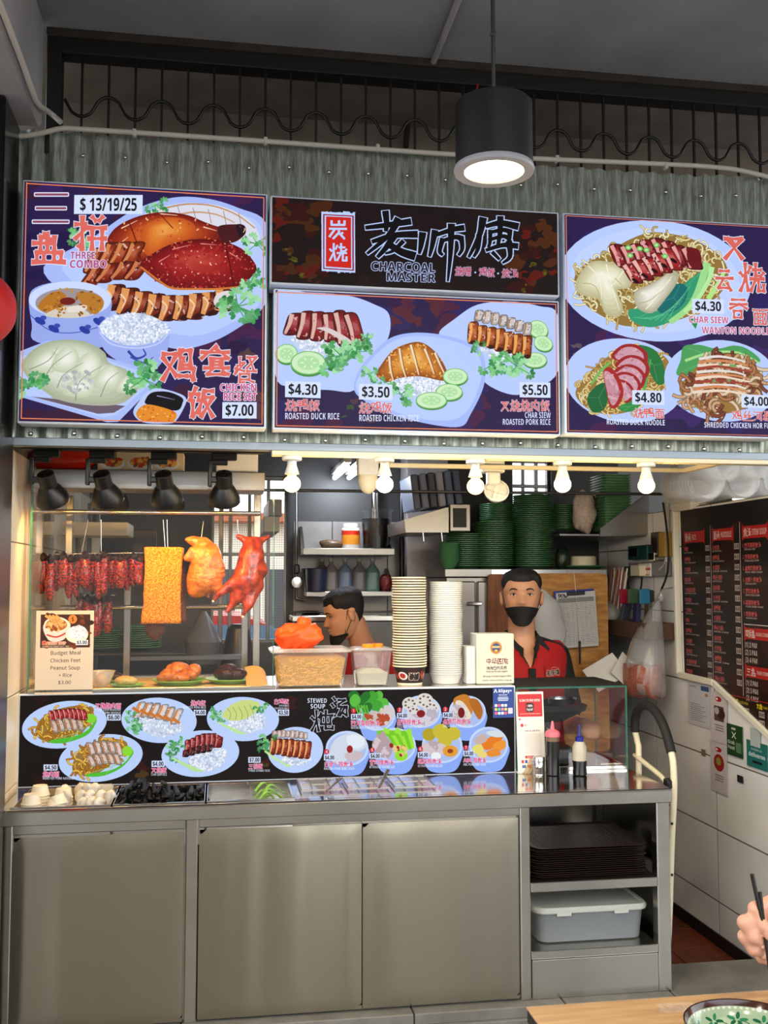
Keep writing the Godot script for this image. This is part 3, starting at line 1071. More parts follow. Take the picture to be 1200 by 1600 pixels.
func cucumber(p: Paper, x: float, y: float, rx: float, ry: float, rot := 0.0) -> void:
	p.ell(x + 1, y + ry * 0.18, rx, ry, Color(0.30,0.55,0.28), rot)
	p.ell(x, y, rx, ry, Color(0.47,0.73,0.42), rot)
	p.ell(x, y, rx * 0.92, ry * 0.92, Color(0.80,0.93,0.76), rot)
	p.ell(x, y, rx * 0.62, ry * 0.6, Color(0.69,0.88,0.65), rot)
	for k in 6:
		var d := V2(cos(k * 1.05) * rx, sin(k * 1.05) * ry).rotated(rot) * 0.36
		p.ell(x + d.x, y + d.y, rx * 0.12, ry * 0.07, Color(0.86,0.95,0.80), d.angle(), 6)
func rice(p: Paper, pts: Array, sd := 1, n := 500, r := 3.2) -> void:
	var o := p.shape(pts, Color(0.78,0.83,0.92))
	p.scatter(o, n, [Color(0.93,0.95,1.0), Color(0.87,0.91,0.98), Color(0.69,0.74,0.85), Color(0.97,0.98,1.0)], r * 0.6, r, 2.0, sd)
func noodles(p: Paper, pts: Array, sd := 1, n := 170, w := 7.0, length := 70.0, cols := []) -> void:
	if cols.is_empty(): cols = [Color(0.87,0.74,0.42), Color(0.92,0.82,0.55), Color(0.78,0.62,0.31), Color(0.95,0.88,0.66)]
	var o := p.shape(pts, Color(0.60,0.46,0.22))
	p.strands(o, n, cols, w, length, sd)
# sliced meat: a row of slices from a to b; each has a skin colour, flesh and a glossy streak
func slices(p: Paper, x0: float, y0: float, x1: float, y1: float, n: int, w: float, h: float, lean: float, skin: Color, flesh: Color, sd := 1, cut := 0.25) -> void:
	var g := RandomNumberGenerator.new()
	g.seed = sd
	for i in n:
		var t := float(i) / maxf(n - 1,1)
		var c := V2(lerpf(x0, x1, t), lerpf(y0, y1, t) - sin(t * PI) * h * 0.12)
		var hh := h * g.randf_range(0.88,1.08)
		var pts := []
		for q in [[-0.5,-0.42],[-0.1,-0.52],[0.4,-0.45],[0.52,0.0],[0.45,0.45],[0.0,0.52],[-0.42,0.44],[-0.52,0.05]]:
			var d := V2(q[0] * w * g.randf_range(0.9,1.1), q[1] * hh)
			d.x -= d.y * lean
			pts.append_array([c.x + d.x, c.y + d.y])
		p.shape(pts, skin.darkened(0.55))
		for k in range(0,16,2):
			pts[k] = lerpf(pts[k], c.x, 0.1)
			pts[k + 1] = lerpf(pts[k + 1], c.y, 0.06)
		var o := dome(p, pts, skin.darkened(g.randf_range(0.2,0.4)), skin, skin.lightened(0.25).lerp(flesh, 0.3), c.x + w * 0.12, c.y - hh * 0.1,5)
		var sh := V2(w * 0.3,0)
		p.curve([c.x - sh.x - lean * -hh * 0.4, c.y - hh * 0.4, c.x - sh.x * 0.8, c.y, c.x - sh.x - lean * hh * 0.4, c.y + hh * 0.4], w * cut, flesh, w * cut * 0.6)
		p.scatter(o, 10,[skin.lightened(0.35), skin.lightened(0.6), skin.darkened(0.5)], w * 0.03, w * 0.07,2.2, sd + i)
func leaf(p: Paper, pts: Array, c: Color) -> void:
	var o := p.shape(pts, c)
	var m := Vector2.ZERO
	for q in o: m += q / o.size()
	for k in range(0, pts.size(), 4):
		p.line([m.x, m.y, lerpf(m.x, pts[k],0.85), lerpf(m.y, pts[k + 1],0.85)],2.2, c.lightened(0.28))

func paint_combo() -> ImageTexture:
	var p := Paper.new(self, 800,760, V2(40,38), V2(1125,104), V2(1127,1130), V2(38,1108))
	p.rect(0,0,1200,1200, Color(0.17,0.12,0.30))
	smear(p, Rect2(40,40,1090,1090), [Color(0.22,0.13,0.36), Color(0.14,0.10,0.28), Color(0.27,0.12,0.28), Color(0.17,0.13,0.34), Color(0.23,0.11,0.22)],46,40,130,3)
	smear(p, Rect2(900,720,220,380), [Color(0.28,0.12,0.30), Color(0.16,0.08,0.24), Color(0.33,0.22,0.24)],10,20,60,5)
	# big plate
	p.shape([130,425,330,300,520,170,700,112,860,118,1000,160,1125,225,1127,420,1127,590,980,710,830,775,700,785,480,700,250,560], Color(0.66,0.74,0.98))
	p.shape([210,430,360,330,540,200,700,140,860,142,1000,185,1110,260,1115,560,960,680,800,730,640,700,420,600], PLATE)
	# pork belly slab behind
	p.shape([560,205,680,150,840,140,960,165,1060,225,1100,300,1060,330,980,300,800,250], Color(0.86,0.86,0.92))
	p.curve([640,165,760,142,880,150,990,190,1075,250],7, Color(0.76,0.55,0.36), 5)
	p.curve([690,195,800,178,900,190,980,225],9, Color(0.78,0.62,0.48), 5)
	for k in 5: p.line([720 + k * 70,150 + k * 8,735 + k * 70,200 + k * 14],3, Color(0.62,0.5,0.45))
	herb(p, 620,145,48,4,6)
	# duck leg
	var o := p.shape([395,350,430,262,520,205,640,178,760,190,850,225,920,245,985,235,1025,240,1030,275,990,310,930,320,800,330,690,350,590,400,500,420,430,400], Color(0.42,0.09,0.07))
	dome(p, [400,345,435,268,520,212,640,184,760,196,850,232,910,250,900,300,800,322,690,342,590,390,500,410,435,392], Color(0.50,0.12,0.08), Color(0.74,0.30,0.12), Color(0.88,0.52,0.22), 640,260,12)
	dome(p, [560,250,640,205,740,205,800,240,780,295,690,325,600,375,560,330], Color(0.76,0.33,0.12), Color(0.85,0.46,0.16), Color(0.94,0.66,0.32), 660,250,8)
	p.shape([905,245,985,233,1028,240,1030,278,985,308,930,315], Color(0.28,0.10,0.12))
	p.shape([990,236,1025,238,1030,270,1005,290], Color(0.14,0.09,0.12))
	p.scatter(o, 130,[Color(0.82,0.38,0.18), Color(0.62,0.20,0.10), Color(0.94,0.72,0.52)],1.5,4,2.0,6)
	for s in [[470,250,540,215],[640,185,720,192],[840,245,900,262],[450,330,500,290]]: p.line([s[0], s[1], s[2], s[3]],6, Color(0.96,0.80,0.68), 2)
	p.line([500,215,545,330,560,400],5, Color(0.40,0.08,0.06))
	p.line([640,185,700,250],4, Color(0.45,0.10,0.06))
	# chopped char siew on the left
	slices(p, 360,395,520,370,4,75,120,0.5, Color(0.62,0.22,0.10), Color(0.82,0.52,0.32), 8)
	slices(p, 350,470,540,440,4,80,90,0.7, Color(0.55,0.16,0.10), Color(0.80,0.48,0.30), 9)
	# front row of slices
	for k in 9:
		var x := 440 + k * 62
		var y := 560 + 48 * sin(k * 0.36)
		slices(p, x, y, x, y, 1,84,110,0.35 - k * 0.03, Color(0.50,0.17,0.09), Color(0.88,0.60,0.36), 20 + k, 0.42)
		p.ell(x + 10, y + 40,26,12, Color(0.22,0.07,0.08), -0.4)
		p.curve([x - 30, y - 30, x - 10, y - 5, x - 24, y + 30],9, Color(0.95,0.80,0.64), 4)
	p.shape([905,545,960,530,990,560,975,600,920,610,890,585], Color(0.88,0.84,0.86))
	# roast duck breast
	o = p.shape([555,415,610,365,700,320,810,300,930,310,1010,340,1060,385,1085,430,1060,470,1000,512,880,520,760,520,690,515,620,480], Color(0.36,0.05,0.07))
	dome(p, [560,415,612,370,700,326,810,306,930,316,1005,345,1055,388,1078,430,1055,466,1000,505,880,513,760,513,690,508,625,475], Color(0.44,0.06,0.08), Color(0.60,0.11,0.12), Color(0.76,0.28,0.22), 800,385,14)
	p.scatter(o, 200,[Color(0.66,0.16,0.14), Color(0.54,0.08,0.10), Color(0.72,0.24,0.19)],2,6,1.8,11)
	p.scatter(o, 110,[Color(0.93,0.72,0.62), Color(0.86,0.48,0.38)],1.5,3.5,1.6,12)
	p.line([945,345,985,515],5, Color(0.30,0.04,0.05))
	p.curve([560,425,640,485,700,518,800,522,900,522,1000,514],9, Color(0.82,0.46,0.20))
	for s in [[700,345,780,325],[830,320,900,325],[640,400,690,370],[960,360,1010,390]]: p.line([s[0], s[1], s[2], s[3]],5, Color(0.90,0.55,0.52), 2)
	herb(p, 1085,320,55,13,7)
	herb(p, 1060,490,60,14,8)
	herb(p, 1000,600,80,15,14)
	herb(p, 290,300,60,16,8)
	# soup bowl
	p.shape([70,560,110,510,230,488,360,505,428,560,425,640,400,720,380,785,110,760,85,680], Color(0.60,0.67,0.93))
	p.ell(249,570,180,82, Color(0.80,0.86,1.0))
	o = p.ell(248,585,150,66, Color(0.62,0.58,0.60))
	p.shape([110,600,150,550,200,532,235,560,220,600,150,625], Color(0.72,0.46,0.16))
	p.shape([275,545,330,538,385,560,395,600,360,635,320,610], Color(0.72,0.48,0.18))
	p.shape([140,640,220,600,300,610,335,640,240,652], Color(0.84,0.80,0.74))
	p.shape([250,600,320,595,310,620,240,625], Color(0.90,0.87,0.83))
	p.scatter(o, 60,[Color(0.80,0.55,0.2), Color(0.56,0.33,0.10)],3,6,2.0,17)
	p.ell(238,577,34,17, Color(0.45,0.12,0.10))
	p.curve([78,640,160,705,260,718,380,690,412,660],4, Color(0.30,0.38,0.72))
	for q in [[120,665],[180,700],[315,705],[375,668]]:
		p.ell(q[0], q[1],26,14, Color(0.16,0.24,0.62), 0.5)
		p.ell(q[0] + 14, q[1] - 14,14,10, Color(0.22,0.30,0.68))
	# rice bowl
	p.shape([375,700,400,690,670,690,690,710,685,790,650,860,600,885,480,850,400,790], Color(0.62,0.69,0.95))
	rice(p, [380,700,400,660,470,635,560,630,650,660,690,705,640,750,540,775,440,755],18,420,5)
	p.curve([380,712,430,765,540,785,640,765,690,715],6, Color(0.76,0.82,1.0))
	p.curve([510,800,545,830,585,815,575,790],12, Color(0.20,0.26,0.62), 5)
	p.curve([520,825,580,850,620,825],8, Color(0.24,0.30,0.66), 3)
	# chicken plate
	p.poly([36,800,160,750,300,790,660,900,660,915,470,1110,420,1112,36,1000], Color(0.66,0.74,0.97))
	p.poly([36,820,300,800,640,912,460,1080,400,1090,36,985], PLATE)
	p.poly([90,1000,500,1040,450,1070,380,1075], Color(0.42,0.36,0.42))
	o = dome(p, [45,850,110,780,200,750,310,755,400,800,425,850,500,880,555,930,545,980,470,1030,320,1035,200,1010,110,950,60,900], Color(0.66,0.70,0.58), Color(0.84,0.87,0.80), Color(0.92,0.94,0.90), 250,840,12)
	for q in [[150,850,60,55],[235,840,60,65],[330,870,62,70],[420,920,60,60],[500,950,42,42],[300,960,70,50]]: dome(p, [q[0] - q[2], q[1] + q[3] * 0.6, q[0] - q[2] * 0.6, q[1] - q[3] * 0.5, q[0] + q[2] * 0.3, q[1] - q[3], q[0] + q[2], q[1] - q[3] * 0.2, q[0] + q[2] * 0.5, q[1] + q[3] * 0.8], Color(0.78,0.81,0.70), Color(0.87,0.89,0.82), Color(0.95,0.96,0.93), q[0] + 8, q[1] - 14,6)
	for s in [[140,930,180,860,260,800],[200,960,230,900,310,850],[280,1020,300,930,400,860],[390,1000,420,930,470,890],[80,880,160,840,200,780]]: p.curve(s, 5, Color(0.56,0.60,0.52), 2)
	p.scatter(p.blobby([220,900,330,890,340,960,240,980]), 40,[Color(0.68,0.70,0.70), Color(0.76,0.78,0.78)],4,10,1.6,20)
	p.curve([180,1000,320,1030,470,1028,550,975],14, Color(0.68,0.70,0.62), 8)
	herb(p, 75,950,70,21,12)
	herb(p, 580,920,75,22,13)
	# sauce dish
	p.shape([535,1070,560,1020,600,975,650,962,740,985,772,1010,760,1050,730,1100,700,1116,580,1112], Color(0.74,0.80,0.98))
	p.shape([590,1010,620,980,690,978,750,1002,755,1025,725,1060,600,1035], Color(0.06,0.05,0.08))
	p.line([640,995,720,1012],5, Color(0.55,0.58,0.75), 2)
	o = p.shape([548,1075,575,1040,620,1035,720,1065,722,1100,690,1112,580,1105], Color(0.90,0.55,0.16))
	p.scatter(o, 60,[Color(0.98,0.76,0.40), Color(0.78,0.35,0.10)],2,4,1.4,23)
	# lettering
	var red := Color(0.88,0.42,0.38)
	var pale := Color(0.90,0.92,1.0)
	for r in [[82,235,98],[87,228,160],[75,240,221]]:
		p.rect(r[0], r[2] - 10, r[1], r[2] + 10, pale, 5)
		p.rect(r[0] + 4, r[2] - 5, r[1] - 4, r[2] + 5, Color(0.55,0.28,0.38), 3)
	p.han("盘", 76,275,230,402,15, red, pale, 4,0.7)
	p.han("拼", 258,200,408,345,15, red, pale, 4,0.7)
	p.text("THREE", 246,356,357,388, Color(0.70,0.30,0.50), true, pale, 2.5)
	p.text("COMBO", 242,394,408,428, Color(0.70,0.30,0.50), true, pale, 2.5)
	p.price("$ 13/19/25", 258,100,562,186,0.0)
	p.han("鸡", 655,795,812,940,14, red, pale, 4,0.8)
	p.han("套", 828,775,970,900,12, red, pale, 4,0.6)
	p.han("餐", 985,825,1095,935,9, red, pale, 4,0.4)
	p.han("饭", 780,960,912,1085,14, red, pale, 4,0.7)
	p.text("CHICKEN", 922,942,1092,974, Color(0.82,0.28,0.48), true, pale, 3)
	p.text("RICE SET", 938,982,1092,1014, Color(0.82,0.28,0.48), true, pale, 3)
	p.price("$7.00", 935,1022,1092,1094)
	p.line([50,48,1116,114,1118,1118,48,1096,50,44],5, Color(0.92,0.52,0.36))
	return p.tex()

func paint_logo() -> ImageTexture:
	var p := Paper.new(self, 1000,330, V2(37,42), V2(1150,100), V2(1152,420), V2(40,380))
	p.rect(0,0,1200,500, Color(0.115,0.075,0.075))
	smear(p, Rect2(30,60,200,320), [Color(0.34,0.09,0.06), Color(0.20,0.07,0.05), Color(0.12,0.07,0.06), Color(0.27,0.14,0.06)],40,12,50,31)
	smear(p, Rect2(980,120,170,290), [Color(0.36,0.09,0.06), Color(0.20,0.07,0.05), Color(0.12,0.07,0.06), Color(0.30,0.15,0.06)],40,12,46,32)
	smear(p, Rect2(250,60,720,330), [Color(0.10,0.07,0.07), Color(0.13,0.08,0.08)],24,30,90,33)
	for g in [[110,270],[140,330],[1040,300],[1010,380],[90,240],[1090,320]]: smear(p, Rect2(g[0], g[1],20,30), [Color(0.36,0.34,0.10), Color(0.28,0.24,0.08)],4,5,13, int(g[0]))
	var pale := Color(0.74,0.82,1.0)
	p.poly([222,98,350,104,354,340,226,334], pale)
	smear(p, Rect2(224,100,126,4), [pale],8,5,9,34)
	smear(p, Rect2(228,333,126,4), [pale],8,5,9,35)
	p.poly([229,108,345,113,348,332,232,326], Color(0.55,0.06,0.08))
	p.poly([234,112,340,117,343,328,236,322], pale)
	p.poly([240,117,335,121,338,322,242,316], Color(0.80,0.15,0.12))
	p.han("炭", 250,135,322,205,9, pale)
	p.han("烧", 252,225,324,292,8, pale)
	# brush lettering: black strokes with a pale rim
	var strokes := [[395,160,470,150,560,135,12,20],[468,100,472,140,470,170,20,12],[515,130,480,190,400,262,24,8],[420,215,500,190,585,185,12,22],[500,195,470,240,440,275,22,10],[480,225,530,255,575,270,18,26],[535,215,500,250,470,262,14,6],
		[612,185,606,230,600,260,22,8],[660,175,650,230,640,270,20,8],[690,205,680,250,690,265,16,8],[670,185,730,165,770,158,12,18],[690,210,740,195,765,200,10,18],[765,200,768,240,755,265,16,8],[725,150,722,260,712,368,22,6],
		[850,125,835,190,795,272,24,8],[835,190,830,240,815,270,18,8],[865,150,920,138,985,150,12,22],[920,118,918,180,910,225,20,10],[880,175,930,165,960,172,10,16],[875,205,930,190,955,200,10,14],[880,170,878,215,872,232,14,8],[958,170,955,205,945,225,16,8],[865,245,930,225,985,228,10,18],[955,215,958,270,930,295,20,6],[890,255,905,270,915,280,12,8]]
	for pass_ in 2:
		for s in strokes:
			var e := 9.0 if pass_ == 0 else 0.0
			p.curve([s[0], s[1], s[2], s[3], s[4], s[5]], s[6] * 1.3 + e, pale if pass_ == 0 else Color(0.06,0.05,0.06), s[7] * 1.3 + e)
	p.text("CHARCOAL", 412,296,662,330, Color(0.16,0.12,0.16), true, pale, 2.6, false, 0.02)
	p.text("MASTER", 470,338,662,370, Color(0.16,0.12,0.16), true, pale, 2.6, false, 0.02)
	p.han("烧腊", 740,312,805,346,4, Color(0.75,0.3,0.36), pale, 1.4)
	p.han("鸡饭", 835,316,900,350,4, Color(0.75,0.3,0.36), pale, 1.4)
	p.han("炖汤", 925,319,990,353,4, Color(0.75,0.3,0.36), pale, 1.4)
	p.ell(820,334,4,4, pale)
	p.ell(911,337,4,4, pale)
	return p.tex()

func paint_rice() -> ImageTexture:
	var p := Paper.new(self, 1000,460, V2(45,412), V2(1155,456), V2(1155,965), V2(45,945))
	p.rect(0,380,1200,1000, Color(0.165,0.12,0.29))
	smear(p, Rect2(45,410,1110,550), [Color(0.22,0.13,0.34), Color(0.14,0.10,0.27), Color(0.28,0.12,0.26), Color(0.18,0.14,0.35)],40,30,90,41)
	smear(p, Rect2(480,450,240,120), [Color(0.30,0.13,0.24), Color(0.20,0.10,0.26), Color(0.34,0.15,0.20)],12,20,60,42)
	smear(p, Rect2(300,840,120,80), [Color(0.22,0.30,0.22), Color(0.3,0.2,0.26)],5,10,30,43)
	# plates
	p.shape([45,425,160,420,320,432,420,465,480,505,475,600,400,700,345,800,250,800,120,790,45,740], PLATE)
	p.shape([675,580,740,520,830,465,960,452,1080,470,1155,505,1155,720,1060,790,970,815,860,770,820,690,760,620], PLATE)
	p.shape([345,800,365,720,430,640,500,590,600,575,720,590,830,630,860,700,850,790,800,890,760,938,640,930,480,890,400,850], Color(0.64,0.73,0.98))
	p.shape([352,795,380,720,440,650,510,602,600,588,710,602,810,640,845,705,832,790,780,885,700,915,560,900,430,850], PLATE)
	# duck rice
	rice(p, [100,590,160,570,260,590,330,620,300,655,220,665,140,640],44,260,4)
	for k in 6:
		var x := 112 + k * 47
		var h := 95 + k * 9
		slices(p, x, 545 + k * 4, x, 545 + k * 4,1,60, h, 0.35 - k * 0.12, Color(0.56,0.12,0.14), Color(0.86,0.70,0.66), 45 + k, 0.30)
	p.shape([200,560,240,575,320,620,330,605,250,560], Color(0.86,0.80,0.80))
	cucumber(p, 88,660,42,38)
	cucumber(p, 170,695,68,46)
	herb(p, 300,670,70,51,14)
	herb(p, 395,605,32,52,6)
	herb(p, 350,650,50,53,8)
	# chicken rice
	rice(p, [480,760,560,745,680,750,690,790,640,815,560,818,500,800],54,300,4)
	var o := p.shape([430,740,450,700,490,650,540,622,600,612,650,640,690,690,712,745,690,762,600,745,520,752,470,768], Color(0.80,0.50,0.16))
	dome(p, [430,740,450,700,490,650,540,622,600,612,650,640,690,690,712,745,690,762,600,745,520,752,470,768], Color(0.58,0.30,0.08), Color(0.82,0.52,0.18), Color(0.95,0.74,0.40), 570,670,9)
	p.scatter(o, 200,[Color(0.88,0.60,0.24), Color(0.72,0.42,0.13), Color(0.94,0.74,0.40)],1.5,4,1.6,55)
	for s in [[565,625,580,680,595,738],[520,640,530,700,545,750],[480,670,485,720,495,760],[620,640,640,690,655,735],[660,655,680,700,700,740]]:
		p.curve(s, 9, Color(0.92,0.86,0.76), 4)
		p.curve([s[0] + 6, s[1], s[2] + 6, s[3], s[4] + 6, s[5]],3, Color(0.50,0.25,0.08), 2)
	herb(p, 400,740,36,56,7)
	herb(p, 455,755,22,57,4)
	herb(p, 525,815,44,58,9)
	cucumber(p, 740,745,50,32)
	cucumber(p, 715,805,54,32)
	cucumber(p, 645,838,62,32)
	# char siew and roast pork rice
	cucumber(p, 1075,560,42,34,0.4)
	cucumber(p, 1095,615,40,30,0.3)
	cucumber(p, 1060,680,50,30)
	rice(p, [830,620,900,600,990,630,1030,660,980,690,900,680],59,160,4)
	slices(p, 835,508,1030,560,7,34,50,0.2, Color(0.84,0.80,0.80), Color(0.66,0.48,0.34), 60,0.2)
	for k in 7:
		var x := 812 + k * 36
		slices(p, x, 575 + k * 9, x, 575 + k * 9,1,42,84,0.12, Color(0.66,0.30,0.12), Color(0.93,0.66,0.36), 61 + k, 0.34)
		p.ell(x, 612 + k * 9,14,8, Color(0.24,0.08,0.05))
	herb(p, 825,635,30,68,6)
	herb(p, 905,690,55,69,11)
	herb(p, 985,705,55,70,10)
	var red := Color(0.88,0.40,0.38)
	var pale := Color(0.86,0.90,1.0)
	p.price("$4.30", 83,766,217,828,4)
	p.han("烧鸭饭", 83,838,218,880,4.2, red, pale, 1.4)
	p.text("ROASTED DUCK RICE", 82,889,290,913, pale)
	p.price("$3.50", 363,775,493,836,3)
	p.han("烧鸡饭", 363,846,496,888,4.2, red, pale, 1.4)
	p.text("ROASTED CHICKEN RICE", 363,895,597,919, pale)
	p.price("$5.50", 997,765,1122,824,2)
	p.han("叉烧烧肉饭", 916,835,1122,877,4.2, red, pale, 1.4)
	p.text("CHAR SIEW", 1016,882,1122,904, pale)
	p.text("ROASTED PORK RICE", 926,908,1122,930, pale)
	p.line([52,420,1148,463,1148,956,52,938,52,418],4, Color(0.92,0.52,0.36))
	return p.tex()

func paint_noodle() -> ImageTexture:
	var p := Paper.new(self, 800,780, V2(52,55), V2(1228,101), V2(1228,1306), V2(52,1297))
	p.rect(0,0,1300,1400, Color(0.17,0.12,0.30))
	smear(p, Rect2(52,55,1170,1250), [Color(0.23,0.14,0.39), Color(0.15,0.11,0.29), Color(0.27,0.12,0.30), Color(0.18,0.13,0.37)],46,40,130,71)
	smear(p, Rect2(56,800,80,90), [Color(0.35,0.3,0.34)],3,14,30,72)
	p.ell(560,427,545,348, PLATE, 0.04)
	p.ell(560,425,480,300, Color(0.75,0.83,1.0), 0.04)
	var no := p.shape([100,440,150,350,300,260,420,190,530,150,640,155,760,180,880,240,960,320,970,420,900,520,760,620,560,680,380,690,260,640,150,560], Color(0.58,0.45,0.22))
	p.strands(no, 560,[Color(0.87,0.78,0.48), Color(0.93,0.86,0.62), Color(0.78,0.66,0.36), Color(0.96,0.92,0.74)],8,62,73)
	# pak choi
	leaf(p, [400,600,460,590,560,600,640,520,720,440,800,380,850,340,860,400,800,520,740,600,640,660,520,695,420,660], Color(0.20,0.60,0.44))
	leaf(p, [560,560,640,470,700,440,740,480,700,570,600,620], Color(0.10,0.42,0.42))
	p.curve([640,660,740,580,800,480,850,330],30, Color(0.62,0.86,0.56), 44)
	p.curve([720,600,800,520,860,420,880,350],18, Color(0.72,0.92,0.64), 30)
	p.curve([860,520,920,430,950,370],30, Color(0.70,0.90,0.52), 20)
	for k in 7: p.curve([430 + k * 30,640 + k * 4,560 + k * 20,640 - k * 14,700 + k * 10,560 - k * 20],4, Color(0.36,0.74,0.55), 2)
	p.poly([735,640,800,640,780,700], Color(0.18,0.55,0.28))
	# wontons
	dome(p, [105,480,130,400,200,325,300,325,390,350,425,400,410,470,340,490,370,590,340,640,270,620,230,540,150,520], Color(0.74,0.72,0.56), Color(0.88,0.87,0.74), Color(0.97,0.97,0.93), 270,410,9)
	dome(p, [440,490,520,450,600,400,650,365,690,390,670,450,620,520,540,610,470,600,435,550], Color(0.70,0.68,0.58), Color(0.86,0.85,0.78), Color(0.96,0.96,0.93), 530,500,8)
	for s in [[180,350,240,420,250,540],[280,340,300,430,350,600],[380,370,330,440,300,470],[480,500,560,500,640,420],[500,590,560,520,650,400]]: p.curve(s, 6, Color(0.97,0.95,0.86), 3)
	for s in [[150,450,220,470,260,600],[330,420,370,460],[460,560,520,540,600,480]]: p.curve(s, 5, Color(0.70,0.64,0.48), 2)
	# char siew
	for k in 8:
		var x := 360 + k * 58
		var y := 290 + 14 * sin(k * 1.2) - 30 * sin(k * 0.42)
		slices(p, x, y, x, y, 1,92,130,-0.35, Color(0.58,0.13,0.16), Color(0.90,0.62,0.60), 80 + k, 0.26)
	for k in 5:
		var x := 430 + k * 55
		slices(p, x, 390 - k * 22, x, 390 - k * 22,1,80,120,-0.5, Color(0.66,0.16,0.16), Color(0.92,0.70,0.66), 90 + k, 0.3)
		p.ell(x + 12,430 - k * 30,22,10, Color(0.16,0.04,0.07), 0.6)
	p.shape([740,250,800,240,822,300,800,360,750,330], Color(0.42,0.08,0.12))
	for q in [[405,240],[470,245],[508,252],[565,222],[612,285],[415,285]]:
		p.ell(q[0], q[1],18,15, Color(0.42,0.74,0.36))
		p.ell(q[0], q[1],10,8, Color(0.74,0.92,0.62))
	# duck noodle
	p.ell(375,1000,335,238, PLATE, 0.1)
	noodles(p, [100,1080,140,1000,240,900,330,840,480,810,600,860,635,940,600,1030,500,1120,380,1180,250,1190,150,1150],95,330,7,60)
	leaf(p, [450,800,540,820,590,900,600,1000,560,1020,520,960,500,880], Color(0.16,0.46,0.24))
	leaf(p, [165,1100,220,1030,270,1020,280,1100,250,1170,190,1180], Color(0.12,0.40,0.22))
	leaf(p, [340,1150,420,1110,460,1130,420,1170,360,1175], Color(0.20,0.55,0.28))
	p.curve([190,1020,240,950,290,900],14, Color(0.45,0.72,0.36))
	p.curve([480,1060,500,980,520,880],16, Color(0.35,0.66,0.34), 8)
	for k in 5:
		var a := [300,860,360,800,440,795,500,840,500,900,470,930,420,880,340,890]
		var d := [V2(0,0), V2(15,60), V2(0,110), V2(-20,150), V2(-50,190)][k] as Vector2
		var pts := []
		for i in range(0,16,2):
			var q := (V2(a[i], a[i + 1]) - V2(400,860)).rotated(0.12 * k) * (1.0 - 0.05 * k) + V2(400,860) + d
			pts.append_array([q.x, q.y])
		p.shape(pts, Color(0.62,0.15,0.16))
		var m := V2(405,862) + d
		for i in range(0,16,2):
			pts[i] = lerpf(pts[i], m.x - 6,0.22)
			pts[i + 1] = lerpf(pts[i + 1], m.y + 14,0.2)
		p.scatter(p.shape(pts, Color(0.80,0.60,0.66)), 24,[Color(0.86,0.68,0.72), Color(0.72,0.50,0.56)],3,7,2.5,100 + k)
	p.shape([255,950,300,930,350,1000,365,1080,330,1150,290,1150,270,1060], Color(0.66,0.16,0.16))
	p.scatter(p.shape([258,958,290,955,330,1010,342,1080,318,1135,295,1135,274,1060], Color(0.78,0.56,0.62)), 30,[Color(0.84,0.66,0.70), Color(0.70,0.48,0.54)],3,8,2.5,106)
	# hor fun
	p.ell(925,992,330,232, PLATE, 0.05)
	leaf(p, [665,960,690,880,710,800,800,790,900,810,1000,790,1080,810,1150,870,1100,890,950,870,820,880,740,960], Color(0.30,0.62,0.36))
	p.curve([720,880,860,835,1020,830,1150,890],16, Color(0.66,0.86,0.56), 8)
	noodles(p, [680,1050,720,980,800,900,900,840,1020,840,1120,900,1165,980,1140,1080,1050,1150,900,1180,760,1140],107,260,14,80,[Color(0.80,0.64,0.48), Color(0.70,0.46,0.30), Color(0.88,0.78,0.66), Color(0.50,0.26,0.18)])
	for k in 11:
		var y := 860 + k * 19
		p.curve([800 - k * 4, y + 10,900, y - 6 + (k % 3) * 5,1000, y + 6,1060 + (k % 4) * 12, y + 22],17,[Color(0.90,0.86,0.84), Color(0.82,0.54,0.36), Color(0.93,0.84,0.76), Color(0.62,0.26,0.20)][k % 4],9)
	for q in [[920,900],[980,905],[880,995],[965,990],[1000,905]]: p.ell(q[0], q[1],11,8, Color(0.45,0.62,0.36))
	var red := Color(0.86,0.40,0.36)
	var pale := Color(0.90,0.92,1.0)
	p.han("叉", 938,145,1080,290,16, red, pale, 5,0.8)
	p.han("烧", 1035,320,1190,475,14, red, pale, 5,0.8)
	p.han("云", 900,350,1005,475,13, red, pale, 5,0.7)
	p.han("吞", 975,515,1085,630,11, red, pale, 5,0.6)
	p.han("面", 1108,575,1205,665,9, red, pale, 4,0.3)
	p.price("$4.30", 763,527,945,608,2)
	p.text("CHAR SIEW", 740,628,970,664, Color(0.80,0.36,0.50), true, pale, 3.5)
	p.text("WANTON NOODLE", 815,686,1212,724, Color(0.80,0.36,0.50), true, pale, 3.5)
	p.price("$4.80", 413,1053,594,1134,2)
	p.han("烧鸭面", 418,1155,596,1208,6, red, pale, 1.6)
	p.text("ROASTED DUCK NOODLE", 268,1220,596,1250, pale)
	p.price("$4.00", 1034,1068,1208,1142,2)
	p.han("鸡丝河粉", 978,1162,1216,1214,6, red, pale, 1.6)
	p.text("SHREDDED CHICKEN HOR FUN", 817,1228,1218,1258, pale)
	p.line([60,63,1220,108,1220,1298,60,1288,60,60],4, Color(0.92,0.52,0.36))
	return p.tex()

